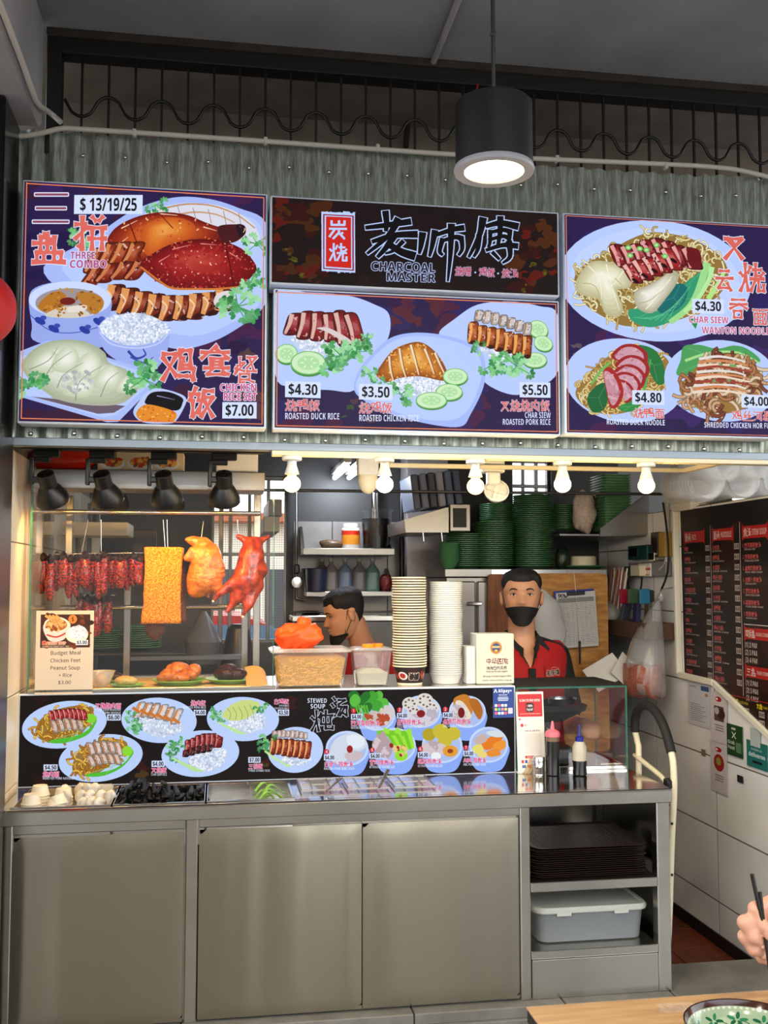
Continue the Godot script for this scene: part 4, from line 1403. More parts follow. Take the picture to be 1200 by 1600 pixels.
# the long light box on the counter; drawn in photograph pixels
func bowl_pic(p: Paper, x: float, y: float, rx: float, ry: float, deep: float, rot := 0.0) -> void:
	p.shape([x - rx, y, x - rx * 0.96, y + deep * 0.5, x - rx * 0.55, y + deep, x + rx * 0.55, y + deep, x + rx * 0.96, y + deep * 0.5, x + rx, y, x, y - ry], Color(0.55,0.68,0.98))
	p.ell(x, y, rx, ry, Color(0.78,0.86,1.0), rot)
	p.ell(x, y + 1, rx * 0.9, ry * 0.88, Color(0.68,0.76,0.94), rot)
	for k in 7: p.ell(x + rx * 0.8 * (k - 3) / 3.0, y + deep * (0.80 - 0.022 * (k - 3) * (k - 3)), 1.7,1.0, Color(0.28,0.40,0.78), k * 0.7,6)
func paint_counter_menu() -> ImageTexture:
	var p := Paper.new(self, 1900,340, V2(28.6,1089), V2(803.5,1071), V2(804,1206), V2(27.5,1232))
	p.rect(0,1040,840,1260, Color(0.075,0.055,0.06))
	smear(p, Rect2(28,1075,780,150), [Color(0.14,0.065,0.06), Color(0.09,0.06,0.06), Color(0.06,0.05,0.055), Color(0.20,0.07,0.06)],70,6,24,111)
	for q in [[200,1205],[380,1190],[60,1105],[770,1095]]: smear(p, Rect2(q[0], q[1],22,14), [Color(0.24,0.06,0.06), Color(0.28,0.20,0.08)],6,3,8, int(q[0]))
	p.ps = 1.0 / 2.727
	p.po = V2(0,1060)
	var gold := [Color(0.87,0.62,0.20), Color(0.94,0.75,0.32), Color(0.74,0.47,0.14)]
	var wh := Color(0.74,0.83,1.0)
	p.ell(257,202,172,100, wh, -0.18)
	noodles(p, [140,230,180,160,270,125,350,125,375,170,330,230,240,270,170,270],112,150,6,34, gold)
	leaf(p, [200,270,300,250,360,215,380,165,385,190,350,245,270,278,210,282], Color(0.32,0.74,0.22))
	p.ell(362,175,24,20, Color(0.52,0.84,0.22))
	slices(p, 205,165,335,160,8,22,46,-0.2, Color(0.68,0.13,0.16), Color(0.93,0.62,0.58), 113)
	slices(p, 215,210,320,205,5,24,54,-0.3, Color(0.86,0.78,0.74), Color(0.72,0.42,0.24), 114)
	p.ell(405,345,172,100, wh, -0.18)
	noodles(p, [290,375,330,300,420,265,500,270,510,310,460,360,390,410,310,415],115,150,6,34, gold)
	leaf(p, [345,415,450,395,510,355,530,310,535,330,490,385,420,420,360,425], Color(0.32,0.74,0.22))
	p.ell(512,315,22,22, Color(0.55,0.86,0.22))
	slices(p, 365,308,475,305,5,26,56,-0.3, Color(0.90,0.83,0.80), Color(0.74,0.45,0.26), 116)
	slices(p, 365,358,470,350,5,26,48,-0.4, Color(0.88,0.80,0.76), Color(0.72,0.42,0.24), 117)
	p.ell(642,182,156,98, wh, 0.05)
	rice(p, [550,190,570,145,640,150,720,185,745,220,690,250,610,250],118,240,4)
	slices(p, 560,138,715,165,6,34,70,0.45, Color(0.90,0.86,0.86), Color(0.86,0.52,0.24), 119,0.25)
	for k in 6: p.line([535 + k * 33,130 + k * 9,560 + k * 33,148 + k * 9],14, Color(0.82,0.46,0.18), 10)
	for q in [[525,165],[540,205],[560,230]]: herb(p, q[0], q[1],26, int(q[0]), 8)
	p.ell(815,325,163,100, wh, -0.1)
	rice(p, [760,360,800,320,870,300,920,310,920,350,870,395,800,395],120,240,4)
	slices(p, 765,295,890,268,7,34,66,0.1, Color(0.52,0.12,0.14), Color(0.84,0.46,0.44), 121)
	slices(p, 755,325,850,302,5,28,34,0.2, Color(0.18,0.05,0.06), Color(0.6,0.2,0.2), 122)
	for q in [[700,300],[720,280],[700,335]]: herb(p, q[0], q[1],28, int(q[1]), 7)
	for k in 5: p.line([700 + k * 12,345 + k * 6,790 + k * 10,402],9, Color(0.72,0.90,0.60), 4)
	p.ell(993,175,153,96, wh, 0.02)
	rice(p, [930,190,960,170,1050,150,1090,170,1080,210,1020,235,950,225],123,220,4, )
	p.shape([905,160,940,115,1000,92,1060,105,1050,140,1000,175,940,182], Color(0.80,0.86,0.52))
	for k in 5: p.curve([925 + k * 24,130 - k * 4,940 + k * 24,150,935 + k * 26,178],3, Color(0.60,0.66,0.36))
	for q in [[880,140],[1065,130],[885,175]]: herb(p, q[0], q[1],28, int(q[0]) + 3,7)
	for k in 5: p.line([890 + k * 10,190 + k * 5,975 + k * 8,240],9, Color(0.74,0.92,0.62), 4)
	# right half
	p.ps = 1.0 / 2.857
	p.po = V2(420,1060)
	p.ell(75,322,126,104, wh, -0.1)
	rice(p, [20,350,70,340,130,345,140,370,90,390,30,385],124,160,4)
	slices(p, -20,252,120,258,8,22,36,0.1, Color(0.88,0.82,0.82), Color(0.70,0.50,0.40), 125)
	for k in 7:
		var x := -25 + k * 26
		slices(p, x, 305 + k * 3, x, 305 + k * 3,1,30,78,0.15, Color(0.60,0.18,0.10), Color(0.94,0.66,0.40), 126 + k, 0.36)
	herb(p, -45,290,40,134,10)
	for k in 5: p.line([-60 + k * 10,330 + k * 8,40 + k * 4,398],9, Color(0.74,0.92,0.62), 4)
	var bw := [[448,160,84,75,115],[655,145,92,74,125],[872,145,88,74,125],[310,315,98,80,118],[532,300,96,80,125],[752,300,96,80,118],[973,295,94,82,118]]
	for b in bw: bowl_pic(p, b[0], b[1], b[2], b[3], b[4])
	for k in 22:
		var a := V2(340 + (k * 53) % 150,72 + (k * 37) % 60)
		p.ell(a.x, a.y, 26,20,[Color(0.14,0.45,0.16), Color(0.26,0.64,0.20), Color(0.36,0.74,0.26)][k % 3], k)
	for k in 5: p.curve([350 + k * 12,120,365 + k * 12,165,400 + k * 10,205],9, Color(0.36,0.72,0.22), 5)
	p.shape([480,120,520,130,525,175,490,185], Color(0.84,0.80,0.82))
	p.scatter(p.blobby([410,150,480,140,500,190,440,205,400,190]), 40,[Color(0.80,0.74,0.72), Color(0.72,0.30,0.18), Color(0.84,0.80,0.76)],6,14,1.5,140)
	for q in [[600,110,36],[670,95,40],[700,130,36],[620,150,34]]:
		p.ell(q[0], q[1], q[2], q[2] * 0.85, Color(0.88,0.86,0.84))
		for k in 7: p.ell(q[0] + cos(k * 0.9) * q[2] * 0.6, q[1] + sin(k * 0.9) * q[2] * 0.5,6,5, Color(0.45,0.36,0.34), 0,7)
	p.scatter(p.blobby([600,160,700,140,720,180,650,205,600,195]), 40,[Color(0.84,0.82,0.86), Color(0.74,0.70,0.76)],8,16,2.0,141)
	p.ell(652,155,20,17, Color(0.52,0.08,0.08))
	p.shape([808,85,850,65,880,75,900,120,880,170,840,140,810,120], Color(0.80,0.50,0.18))
	p.shape([880,90,920,90,945,140,930,180,905,150], Color(0.72,0.42,0.12))
	p.shape([815,100,850,100,890,160,870,180,835,160], Color(0.92,0.88,0.78))
	p.scatter(p.blobby([800,130,840,115,870,190,830,200,800,175]), 40,[Color(0.86,0.84,0.86), Color(0.76,0.70,0.72)],8,14,1.5,142)
	p.ell(843,150,16,24, Color(0.48,0.06,0.08))
	p.shape([230,330,260,270,330,245,390,265,395,310,340,340,290,380,240,370], Color(0.82,0.86,0.92))
	p.shape([310,260,370,255,392,290,360,315,320,305], Color(0.90,0.93,0.98))
	p.shape([300,340,350,325,385,345,350,370,310,365], Color(0.80,0.74,0.76))
	p.ell(322,318,14,17, Color(0.60,0.10,0.10))
	for k in 6: p.curve([455 + k * 28,245 - (k % 2) * 12,500 + k * 20,250,545 + k * 14,330 - k * 4],24,[Color(0.46,0.80,0.14), Color(0.62,0.90,0.24)][k % 2],14)
	p.ell(560,345,30,26, Color(0.58,0.88,0.20))
	p.scatter(p.blobby([445,260,480,255,510,330,470,350,440,320]), 40,[Color(0.84,0.78,0.80), Color(0.72,0.62,0.64)],8,16,1.6,143)
	p.scatter(p.blobby([510,300,560,290,590,320,550,345]), 30,[Color(0.60,0.12,0.10), Color(0.92,0.80,0.50)],6,10,1.3,144)
	for q in [[690,250,32],[745,235,38],[805,245,34],[765,275,34]]: p.ell(q[0], q[1], q[2], q[2] * 0.9,[Color(0.72,0.64,0.14), Color(0.80,0.74,0.22)][int(q[0]) % 2])
	p.scatter(p.blobby([670,300,730,290,760,320,710,345,670,330]), 40,[Color(0.84,0.78,0.80), Color(0.74,0.66,0.68)],8,16,1.6,145)
	p.ell(790,325,36,26, Color(0.90,0.62,0.20))
	p.ell(790,325,14,10, Color(0.60,0.22,0.06))
	p.ell(722,348,24,18, Color(0.93,0.95,0.98))
	p.shape([940,290,990,255,1040,260,1010,300,960,320], Color(0.92,0.50,0.12))
	p.shape([1000,290,1050,275,1050,310,1000,330], Color(0.95,0.60,0.20))
	p.shape([895,310,930,290,950,325,910,335], Color(0.92,0.86,0.44))
	p.shape([960,330,1010,310,1030,340,980,350], Color(0.92,0.56,0.20))
	p.shape([960,240,1010,230,1050,255,1000,260], Color(0.84,0.88,0.90))
	p.shape([905,270,950,245,965,275,920,295], Color(0.80,0.70,0.68))
	p.shape([920,330,960,330,960,352,925,350], Color(0.93,0.85,0.50))
	var pale := Color(0.90,0.93,1.0)
	var pink := Color(0.90,0.24,0.45)
	p.text("STEWED", 128,88,218,108, pale)
	p.text("SOUP", 142,114,210,134, pale)
	p.han("汤", 235,85,312,175,9, Color(0.08,0.07,0.1), pale, 3,0.5)
	p.han("炖", 142,145,250,235,9, Color(0.08,0.07,0.1), pale, 3,0.5)
	var caps := [[327,158, "1", "西洋菜排骨汤", "WATERCRESS PORK RIBS SOUP"],[540,152, "2", "莲藕排骨汤", "LOTUS ROOT PORK RIBS SOUP"],[755,148, "3", "老黄瓜排骨汤", "OLD CUCUMBER PORK RIBS SOUP"],[204,344, "4", "白萝卜排骨汤", "RADISH PORK RIBS SOUP"],[413,336, "5", "苦瓜排骨汤", "BITTERGOURD PORK RIBS SOUP"],[637,330, "6", "咸菜排骨汤", "SZE CHUAN VEG PORK RIBS SOUP"],[852,323, "7", "双 排骨汤", "ABC PORK RIBS SOUP"]]
	for c in caps:
		var x: float = c[0]
		var y: float = c[1]
		p.ell(x + 12, y - 14,12,12, Color(0.85,0.12,0.18))
		p.text(c[2], x + 7, y - 21, x + 17, y - 7, pale)
		p.price("$4.00", x, y, x + 52, y + 26,-0.6)
		var w: float = 22.0 * c[3].length()
		if c[2] == "7":
			p.text("ABC", x, y + 34, x + 44, y + 52, pink, true, pale, 1.4)
			p.han("排骨汤", x + 46, y + 31, x + 106, y + 54,2.6, pink, pale, 1.2)
			w = 100
		else: p.han(c[3], x, y + 30, x + w, y + 53,2.6, pink, pale, 1.2)
		p.text(c[4], x, y + 57, x + w + 8, y + 68, pale)
	p.han("白鸡饭", -25,92,46,114,2.6, pink, pale, 1.2)
	p.text("STEAMED", 0,118,46,126, pale)
	p.text("CHICKEN RICE", -20,130,46,138, pale)
	p.price("$3.50", -5,140,46,168,-0.6)
	p.ps = 1.0 / 2.727
	p.po = V2(0,1060)
	p.han("叉烧烧肉面", 378,108,485,131,2.6, pink, pale, 1.2)
	p.text("CHAR SIEW ROASTED", 380,133,484,142, pale)
	p.text("PORK NOODLE", 412,146,484,155, pale)
	p.price("$6.00", 428,157,484,184,-0.6)
	p.han("烧肉饭", 772,95,836,118,2.6, pink, pale, 1.2)
	p.text("ROASTED PORK RICE", 740,121,836,131, pale)
	p.price("$4.00", 785,136,836,160,-0.6)
	p.price("$4.50", 175,373,231,399,-0.6)
	p.han("烧肉面", 172,402,238,425,2.6, pink, pale, 1.2)
	p.text("ROASTED PORK NOODLE", 172,427,296,437, pale)
	p.price("$4.00", 612,356,666,383,-0.6)
	p.han("叉烧饭", 610,385,676,407,2.6, pink, pale, 1.2)
	p.text("CHAR SIEW RICE", 610,410,676,420, pale)
	p.price("$7.00", 1016,339,1068,364,-0.6)
	p.han("三拼饭", 1016,368,1078,389,2.6, pink, pale, 1.2)
	p.text("THREE COMBO RICE", 1016,393,1108,402, pale)
	return p.tex()

# a light box: casing with a raised rim, glowing print on the face
func light_box(label: String, c00: Vector3, c11: Vector3, deep: float, t: Texture2D, power: float, called := "sign_light_box", group := "") -> Node3D:
	var w := c11.x - c00.x
	var h := c11.y - c00.y
	var o := thing(called, label, "sign", V3(c00.x, c00.y, c00.z), group)
	part(o, "casing", MB.new().span(V3(-0.006,-0.006,-deep), V3(w + 0.006, h + 0.006,-0.001), 0.003), M.sign_casing)
	var f := MB.new()
	f.quad(V3(0,0,0.0008), V3(w, 0,0.0008), V3(w, h, 0.0008), V3(0, h, 0.0008))
	part(o, "face", f, printed(str(o.name) + "_print", t, power, 0.25), "printed glowing face")
	var l := AreaLight3D.new()
	l.name = "face_light"
	o.add_child(l)
	l.position = V3(w / 2, h / 2,0.004)
	l.rotation = V3(0, PI, 0)
	l.area_size = V2(w, h)
	l.light_color = Color(0.62,0.60,0.80)
	l.light_energy = 0.02
	l.area_range = 9.0
	l.shadow_enabled = true
	return o

func build_signs() -> void:
	var s := mat("sign_casing", Color(0.80,0.84,0.90), 0.4)
	var z := 0.065
	var top := pz(33,283, z).y
	var bot := pz(415,667, z).y
	light_box("square light box menu with roast duck platter and chicken rice set", V3(pz(34,470, z).x, bot, z), V3(pz(414,480, z).x, top, z), 0.075, paint_combo(), 1.0)
	z = 0.1
	light_box("dark light box with brush lettered stall name above the rice menu", V3(pz(425,380, z).x, pz(650,451, z).y, z), V3(pz(871,390, z).x, pz(425,308, z).y, z), 0.11, paint_logo(), 1.0)
	z = 0.065
	light_box("wide light box menu with three plates of rice under the stall name", V3(pz(430,560, z).x, pz(650,673, z).y, z), V3(pz(872,570, z).x, pz(650,463, z).y, z), 0.075, paint_rice(), 1.0)
	z = 0.07
	light_box("square light box menu with wanton noodle and hor fun plates", V3(pz(884,500, z).x, pz(1000,678, z).y, z), V3(pz(1207,500, z).x, pz(884,335, z).y, z), 0.08, paint_noodle(), 1.0)

# ---------- loft: stacked rounded rectangles [w, d, r, y] about a centre, joined by a smooth skin
func loft(mb: MB, loops: Array, c := Vector3.ZERO, n := 4, g := 0) -> MB:
	var rows := []
	for l in loops:
		var row := []
		for p: Vector2 in rrect(l[0], l[1], l[2], n): row.append(c + V3(p.x, l[3],-p.y))
		rows.append(row)
	for i in rows.size() - 1: mb.skin([rows[i], rows[i + 1]], true, false, g + i)
	for e: int in [0, rows.size() - 1]:
		var m := V3(c.x, c.y + loops[e][3], c.z)
		var k: int = rows[e].size()
		for i in k:
			if e == 0: mb.tri(m, rows[e][(i + 1) % k], rows[e][i])
			else: mb.tri(m, rows[e][i], rows[e][(i + 1) % k])
	return mb

func door_panel(w: float, h: float, sd: int) -> MB:
	# sheet metal door: folded edges, a slightly bellied face
	var mb := MB.new()
	var nz := noise3(0.0016, sd, 2)
	var nx := 26
	var ny := 30
	var rows := []
	for j in ny + 1:
		var row := []
		for i in nx + 1:
			var u := float(i) / nx
			var v := float(j) / ny
			var e := minf(1.0, minf(minf(u, 1 - u) * w, minf(v, 1 - v) * h) / 0.05)
			var z := 0.0022 * (1 - (1 - e) * (1 - e)) + 0.002 * sin(PI * u) * sin(PI * v) + nz.get_noise_2d(u * w * 3200, v * h * 250) * 0.002 * e
			row.append(V3(u * w, v * h, z))
		rows.append(row)
	mb.skin(rows, false, false, 1)
	mb.span(V3(0,0,-0.018), V3(w, h, 0.0))
	return mb

func build_counter() -> void:
	var H := 0.854
	# worktop with an opening for the bins
	var w := thing("worktop", "long stainless steel counter top with folded front edge", "worktop", Vector3.ZERO)
	var zb := -0.92
	var bins := [-0.612,-0.315,-0.03,0.245]
	var mb := MB.new()
	mb.span(V3(-0.662,0.81,-0.026), V3(1.498, H, 0.0), 0.004)
	mb.span(V3(-0.662,0.838, zb), V3(1.498, H, -0.31), 0.002)
	mb.span(V3(-0.662,0.838,-0.311), V3(bins[0] - 0.002, H, -0.0255), 0.001)
	mb.span(V3(bins[3] + 0.002,0.838,-0.311), V3(1.498, H, -0.0255), 0.001)
	part(w, "top_sheet", mb, M.top_steel)
	part(w, "front_lip", MB.new().span(V3(-0.663,0.808,-0.01), V3(1.499,0.849,0.0025), 0.002), M.brushed_steel)
	# bins let into the worktop
	var bl := ["steel utensil bin holding white spoons and paper cup lids", "steel utensil bin packed with black plastic spoons", "steel utensil bin holding green spoons"]
	for i in 3:
		var b := thing("utensil_bin", bl[i], "bin", V3(bins[i], H, -0.03))
		var bw: float = bins[i + 1] - bins[i] - 0.004
		var s := MB.new()
		s.span(V3(0,-0.13,-0.275), V3(bw, -0.127,0))
		s.span(V3(0,-0.13,-0.002), V3(bw, 0.001,0))
		s.span(V3(0,-0.13,-0.277), V3(bw, 0.001,-0.275))
		s.span(V3(0,-0.13,-0.277), V3(0.002,0.001,0))
		s.span(V3(bw - 0.002,-0.13,-0.277), V3(bw, 0.001,0))
		part(b, "pan", s, M.bright_steel)
		var r := MB.new()
		r.span(V3(-0.006,0.0,-0.002), V3(bw + 0.006,0.004,0.006), 0.001)
		r.span(V3(-0.006,0.0,-0.283), V3(bw + 0.006,0.004,-0.275), 0.001)
		r.span(V3(-0.006,0.0,-0.28), V3(0.004,0.004,0.004), 0.001)
		r.span(V3(bw - 0.004,0.0,-0.28), V3(bw + 0.006,0.004,0.004), 0.001)
		part(b, "rim", r, M.bright_steel)
		if i == 2:
			part(b.get_child(0), "divider", MB.new().span(V3(0.135,-0.1,-0.275), V3(0.138,0.0,-0.002)), M.bright_steel)
	# cabinets
	var zf := -0.02
	var fl := 0.19
	var c := thing("counter_cabinet", "steel counter cabinet with a single wide door beside the black pillar", "cabinet", V3(-0.66, fl, zf))
	var g := V3(0.66,-fl, -zf)
	var X := [-0.66,-0.605,-0.097,-0.055]
	part(c, "body", MB.new().span(V3(0,0,-0.6), V3(0.605,0.615,-0.024), 0.002), M.brushed_steel)
	part(c, "stile", MB.new().span(V3(0,0,-0.03), V3(0.053,0.616,0.0), 0.003), M.brushed_steel)
	part(c, "stile", MB.new().span(V3(0.568,0,-0.03), V3(0.605,0.616,0.0), 0.003), M.brushed_steel)
	part(c, "top_rail", MB.new().span(V3(0.053,0.586,-0.03), V3(0.568,0.616,-0.004), 0.002), M.brushed_steel)
	var d := part(c, "door", door_panel(0.506,0.572,1), M.door_steel)
	d.position = V3(0.057,0.006,-0.002)
	c = thing("counter_cabinet", "steel counter cabinet with two wide doors beside the tray shelves", "cabinet", V3(-0.055, fl, zf))
	part(c, "body", MB.new().span(V3(0.002,0,-0.6), V3(1.07,0.615,-0.024), 0.002), M.brushed_steel)
	part(c, "stile", MB.new().span(V3(1.036,0,-0.03), V3(1.07,0.616,0.0), 0.003), M.brushed_steel)
	part(c, "top_rail", MB.new().span(V3(0.003,0.588,-0.03), V3(1.036,0.616,-0.004), 0.002), M.brushed_steel)
	d = part(c, "door", door_panel(0.508,0.574,2), M.door_steel)
	d.position = V3(0.006,0.008,-0.002)
	d = part(c, "door", door_panel(0.512,0.574,3), M.door_steel)
	d.position = V3(0.5175,0.008,-0.002)
	# open shelves at the right end
	c = thing("shelf_cabinet", "open steel shelf unit with brown trays and a plastic box", "cabinet", V3(1.016, fl, zf))
	part(c, "stile", MB.new().span(V3(0.437,0,-0.045), V3(0.482,0.616,0.0), 0.003), M.brushed_steel)
	part(c, "side_panel", MB.new().span(V3(0.47,0,-0.6), V3(0.48,0.616,-0.045), 0.001), M.brushed_steel)
	part(c, "rear_leg", MB.new().span(V3(0.44,0,-0.6), V3(0.47,0.616,-0.57), 0.002), M.brushed_steel)
	part(c, "back_panel", MB.new().span(V3(0,0,-0.6), V3(0.44,0.616,-0.59), 0.001), M.brushed_steel)
	part(c, "upper_panel", MB.new().span(V3(0,0.55,-0.44), V3(0.40,0.616,-0.43), 0.001), M.brushed_steel)
	for sh in [[0.34,0.371, "shelf"],[0.127,0.153, "shelf"]]:
		var s := MB.new()
		s.span(V3(0, sh[0],-0.006), V3(0.437, sh[1],0.0), 0.002)
		s.span(V3(0, sh[1] - 0.004,-0.58), V3(0.437, sh[1],-0.004))
		part(c, sh[2], s, M.brushed_steel)
	part(c, "lower_panel", MB.new().span(V3(0.002,0.0,-0.02), V3(0.437,0.124,-0.003), 0.002), M.brushed_steel)
	part(c, "bottom", MB.new().span(V3(0.0,0.0,-0.59), V3(0.437,0.006,-0.02)), M.brushed_steel)
	# brown trays
	var tb := MB.new()
	loft(tb, [[0.36,0.30,0.03,0.0],[0.378,0.318,0.034,0.0022],[0.398,0.338,0.036,0.0048],[0.402,0.342,0.036,0.006],[0.398,0.338,0.036,0.0072],[0.376,0.316,0.033,0.0045],[0.36,0.30,0.03,0.003]])
	var tray := thing("serving_tray", "brown plastic serving tray in the stack on the steel shelf", "tray", Vector3.ZERO, "brown serving trays stacked on the shelf")
	part(tray, "dish", tb, M.tray_brown)
	var y0 := 0.561
	for k in 14:
		var o := tray if k == 0 else copy(tray, Vector3.ZERO)
		o.position = V3(1.236 + 0.004 * sin(k * 2.3), y0 + k * 0.0066,-0.222 + 0.003 * sin(k * 1.1))
	var grid := MB.new()
	for i in 16:
		for j in 12: grid.box(V3((i - 7.5) * 0.02,0.0032, (j - 5.5) * 0.022), V3(0.009,0.0012,0.009))
	var topt: Node3D = copy(tray, V3(1.238, y0 + 14 * 0.0066,-0.222))
	topt.set_meta("label", "uppermost brown plastic serving tray with a dimpled surface")
	var gp := part(topt, "dimple_grid", grid, M.tray_brown)
	gp.set_meta("kind", "stuff")
	# plastic storage box
	clear_mat("box_plastic", Color(0.62,0.64,0.65), 0.5,0.3)
	mat("lid_plastic", Color(0.72,0.72,0.68), 0.35)
	var bx := thing("storage_box", "frosted plastic storage box with off white lid on the lower shelf", "storage box", V3(1.243,0.3435,-0.22))
	var s := MB.new()
	loft(s, [[0.345,0.26,0.03,0.0],[0.36,0.275,0.034,0.004],[0.378,0.29,0.036,0.10],[0.385,0.30,0.038,0.104]])
	part(bx, "tub", s, M.box_plastic)
	s = MB.new()
	loft(s, [[0.398,0.312,0.04,0.1],[0.402,0.316,0.042,0.104],[0.402,0.316,0.042,0.112],[0.392,0.306,0.04,0.119],[0.37,0.285,0.036,0.119],[0.362,0.276,0.034,0.115]])
	var bl2 := part(bx, "lid", s, M.lid_plastic)
	for k in 2: part(bl2, "latch", MB.new().box(V3(-0.1 + k * 0.2,0.098,0.155), V3(0.05,0.014,0.006), 0.002), M.lid_plastic)
	# light-box menu that stands on the counter
	var t := paint_counter_menu()
	var zc := -0.36
	var a := pz(28.3,1232, zc)
	light_box("long light box menu with plates and soup bowls standing on the counter", V3(a.x, H + 0.002, zc), V3(pz(803.5,1140, zc).x, 1.158, zc), 0.05, t, 0.95, "counter_light_box")

func spoon_shape(length: float, bw: float) -> MB:
	# a spoon seen handle down: bowl up at the end
	var mb := MB.new()
	var rows := []
	for i in 11:
		var t := i / 10.0
		var y := t * length
		var wd := 0.0045 if t < 0.6 else lerpf(0.0045, bw, sin((t - 0.6) / 0.4 * PI * 0.75 + 0.05))
		if i == 10: wd = bw * 0.25
		var dep := 0.0 if t < 0.6 else 0.006 * sin((t - 0.6) / 0.4 * PI)
		rows.append([V3(-wd, y, 0.0), V3(0, y, -dep - 0.001), V3(wd, y, 0.0), V3(0, y, -dep + 0.0012)])
	mb.skin(rows, true, true)
	return mb

func build_counter_goods() -> void:
	var H := 0.854
	# paper cup lids and white spoons
	var lid := MB.new()
	lid.lathe([V2(0.0,0.0), V2(0.022,0.0), V2(0.029,0.026), V2(0.031,0.028), V2(0.031,0.0305), V2(0.028,0.0305), V2(0.025,0.027), V2(0.0,0.004)],18)
	mat("paper_cup", Color(0.84,0.80,0.72), 0.6)
	var cup := thing("sauce_cup", "small white paper sauce cup nested in the utensil bin", "cup", Vector3.ZERO, "small sauce cups in the utensil bin")
	part(cup, "cup", lid, M.paper_cup)
	var first := true
	for st in [[-0.567,-0.095,5,0.0],[-0.555,-0.18,6,0.0],[-0.492,-0.09,4,0.3],[-0.482,-0.17,5,0.0]]:
		for k in st[2]:
			var o := cup if first else copy(cup, Vector3.ZERO)
			first = false
			o.position = V3(st[0], H - 0.008 + k * 0.0095 + st[3] * 0.012, st[1])
			o.rotation = V3(PI + st[3] * 0.5, k, st[3])
	mat("white_spoon", Color(0.80,0.77,0.72), 0.35)
	var ws := single("white_spoon", spoon_shape(0.135,0.021), M.white_spoon, "white plastic soup spoon standing in the utensil bin", "spoon", Vector3.ZERO, "white soup spoons in the utensil bin")
	var g := RandomNumberGenerator.new()
	g.seed = 5
	for k in 16:
		var o: Node3D = ws if k == 0 else copy(ws, Vector3.ZERO)
		o.position = V3(-0.452 + (k % 6) * 0.0225 + g.randf_range(-0.004,0.004), H - 0.115 + 0.012 * (k / 6), -0.07 - (k / 6) * 0.045)
		o.rotation = V3(g.randf_range(-0.25,-0.05), g.randf_range(-0.5,0.5), g.randf_range(-0.22,0.22))
	var nap := MB.new()
	for k in 3: nap.box(V3(0,0.05,-0.004 * k), V3(0.11,0.10,0.002), 0.0, Basis(Vector3.FORWARD, 0.06 * k))
	single("paper_napkin", nap, M.paper_cup, "folded white paper napkins standing behind the white spoons", "napkin", V3(-0.395, H - 0.075,-0.245))
	# black spoons: oval handle ends packed in the bin
	mat("black_spoon", Color(0.05,0.055,0.055), 0.45).metallic_specular = 0.3
	var bs := MB.new()
	var rows := []
	for i in 9:
		var t := i / 8.0
		var wd := lerpf(0.006,0.0098, minf(1.0, t * 1.6)) if i < 8 else 0.0075
		var row := []
		for q in 8: row.append(V3(cos(TAU * q / 8) * wd, sin(TAU * q / 8) * wd * 0.55, t * 0.15))
		rows.append(row)
	bs.skin(rows, true, true)
	var b0 := single("black_spoon", bs, M.black_spoon, "black plastic spoon lying handle outward in the packed bin", "spoon", Vector3.ZERO, "black spoons packed in the utensil bin")
	var n := 0
	for row in 6:
		for col in 14:
			var rise := 0.028 * sin(PI * (col + 0.5) / 7.0) * (0.5 if row < 4 else 1.0)
			if row == 5 and (col % 5) in [0,4]: continue
			var o: Node3D = b0 if n == 0 else copy(b0, Vector3.ZERO)
			n += 1
			o.position = V3(-0.302 + col * 0.0192 + g.randf_range(-0.003,0.003) + 0.009 * (row % 2), H - 0.045 + row * 0.0125 + rise * 0.7 + g.randf_range(-0.003,0.003), -0.222 + g.randf_range(0,0.02) - row * 0.012)
			o.rotation = V3(g.randf_range(-0.15,0.1), g.randf_range(-0.12,0.12), g.randf_range(-0.35,0.35))
	# green spoons
	mat("green_spoon", Color(0.42,0.62,0.22), 0.3)
	var gs := MB.new()
	var path := []
	for i in 13:
		var t := i / 12.0
		path.append(V3(0.075 * t, 0.024 * sin(t * PI * 1.4), -0.02 * t))
	gs.tube(path, 0.006,6, true, 0.35)
	var g0 := single("green_spoon", gs, M.green_spoon, "curved light green melamine soup spoon in the utensil bin", "spoon", Vector3.ZERO, "green spoons in the utensil bin")
	for k in 9:
		var o: Node3D = g0 if k == 0 else copy(g0, Vector3.ZERO)
		o.position = V3(0.125 + 0.008 * (k % 4), H - 0.045 + 0.0065 * k, -0.08 - 0.02 * (k % 5))
		o.rotation = V3(0.3,0.15 * (k % 3), 0.05 * (k % 4))
	# three clear lids with handles over the sauce pans, two ladles
	var xs := [0.27,0.425,0.58]
	for k in 3:
		var o := thing("sauce_pan_lid", ["clear hinged pan lid next to the green spoon bin", "clear hinged pan lid between two others on the counter", "clear hinged pan lid with no spoon on the counter"][k], "lid", V3(xs[k] + 0.072, H, -0.21))
		part(o, "pane", MB.new().box(V3(0,0.006,0), V3(0.142,0.004,0.19), 0.0015), M.clear_plastic)
		var fr := MB.new()
		for e in [[-0.068,0.0,0.005,0.19],[0.068,0.0,0.005,0.19],[0.0,-0.092,0.142,0.005],[0.0,0.092,0.142,0.005],[0.0,0.0,0.12,0.004],[-0.03,0.0,0.004,0.16],[0.03,0.0,0.004,0.16]]:
			fr.box(V3(e[0],0.009, e[1]), V3(e[2],0.004, e[3]), 0.001)
		part(o, "frame", fr, M.dull_steel)
	for q in [[510,1236,532,1216, "short steel ladle handle resting on the first pan lid"],[592,1231,606,1203, "steel ladle handle rising between two pan lids"]]:
		var a := py(q[0], q[1], H + 0.012)
		var b := pz(q[2], q[3], a.z - 0.07)
		var mb := MB.new()
		mb.tube([a, a.lerp(b, 0.5), b],[0.005,0.006,0.008],6, true, 0.4)
		single("sauce_ladle", mb, M.bright_steel, q[4], "ladle")
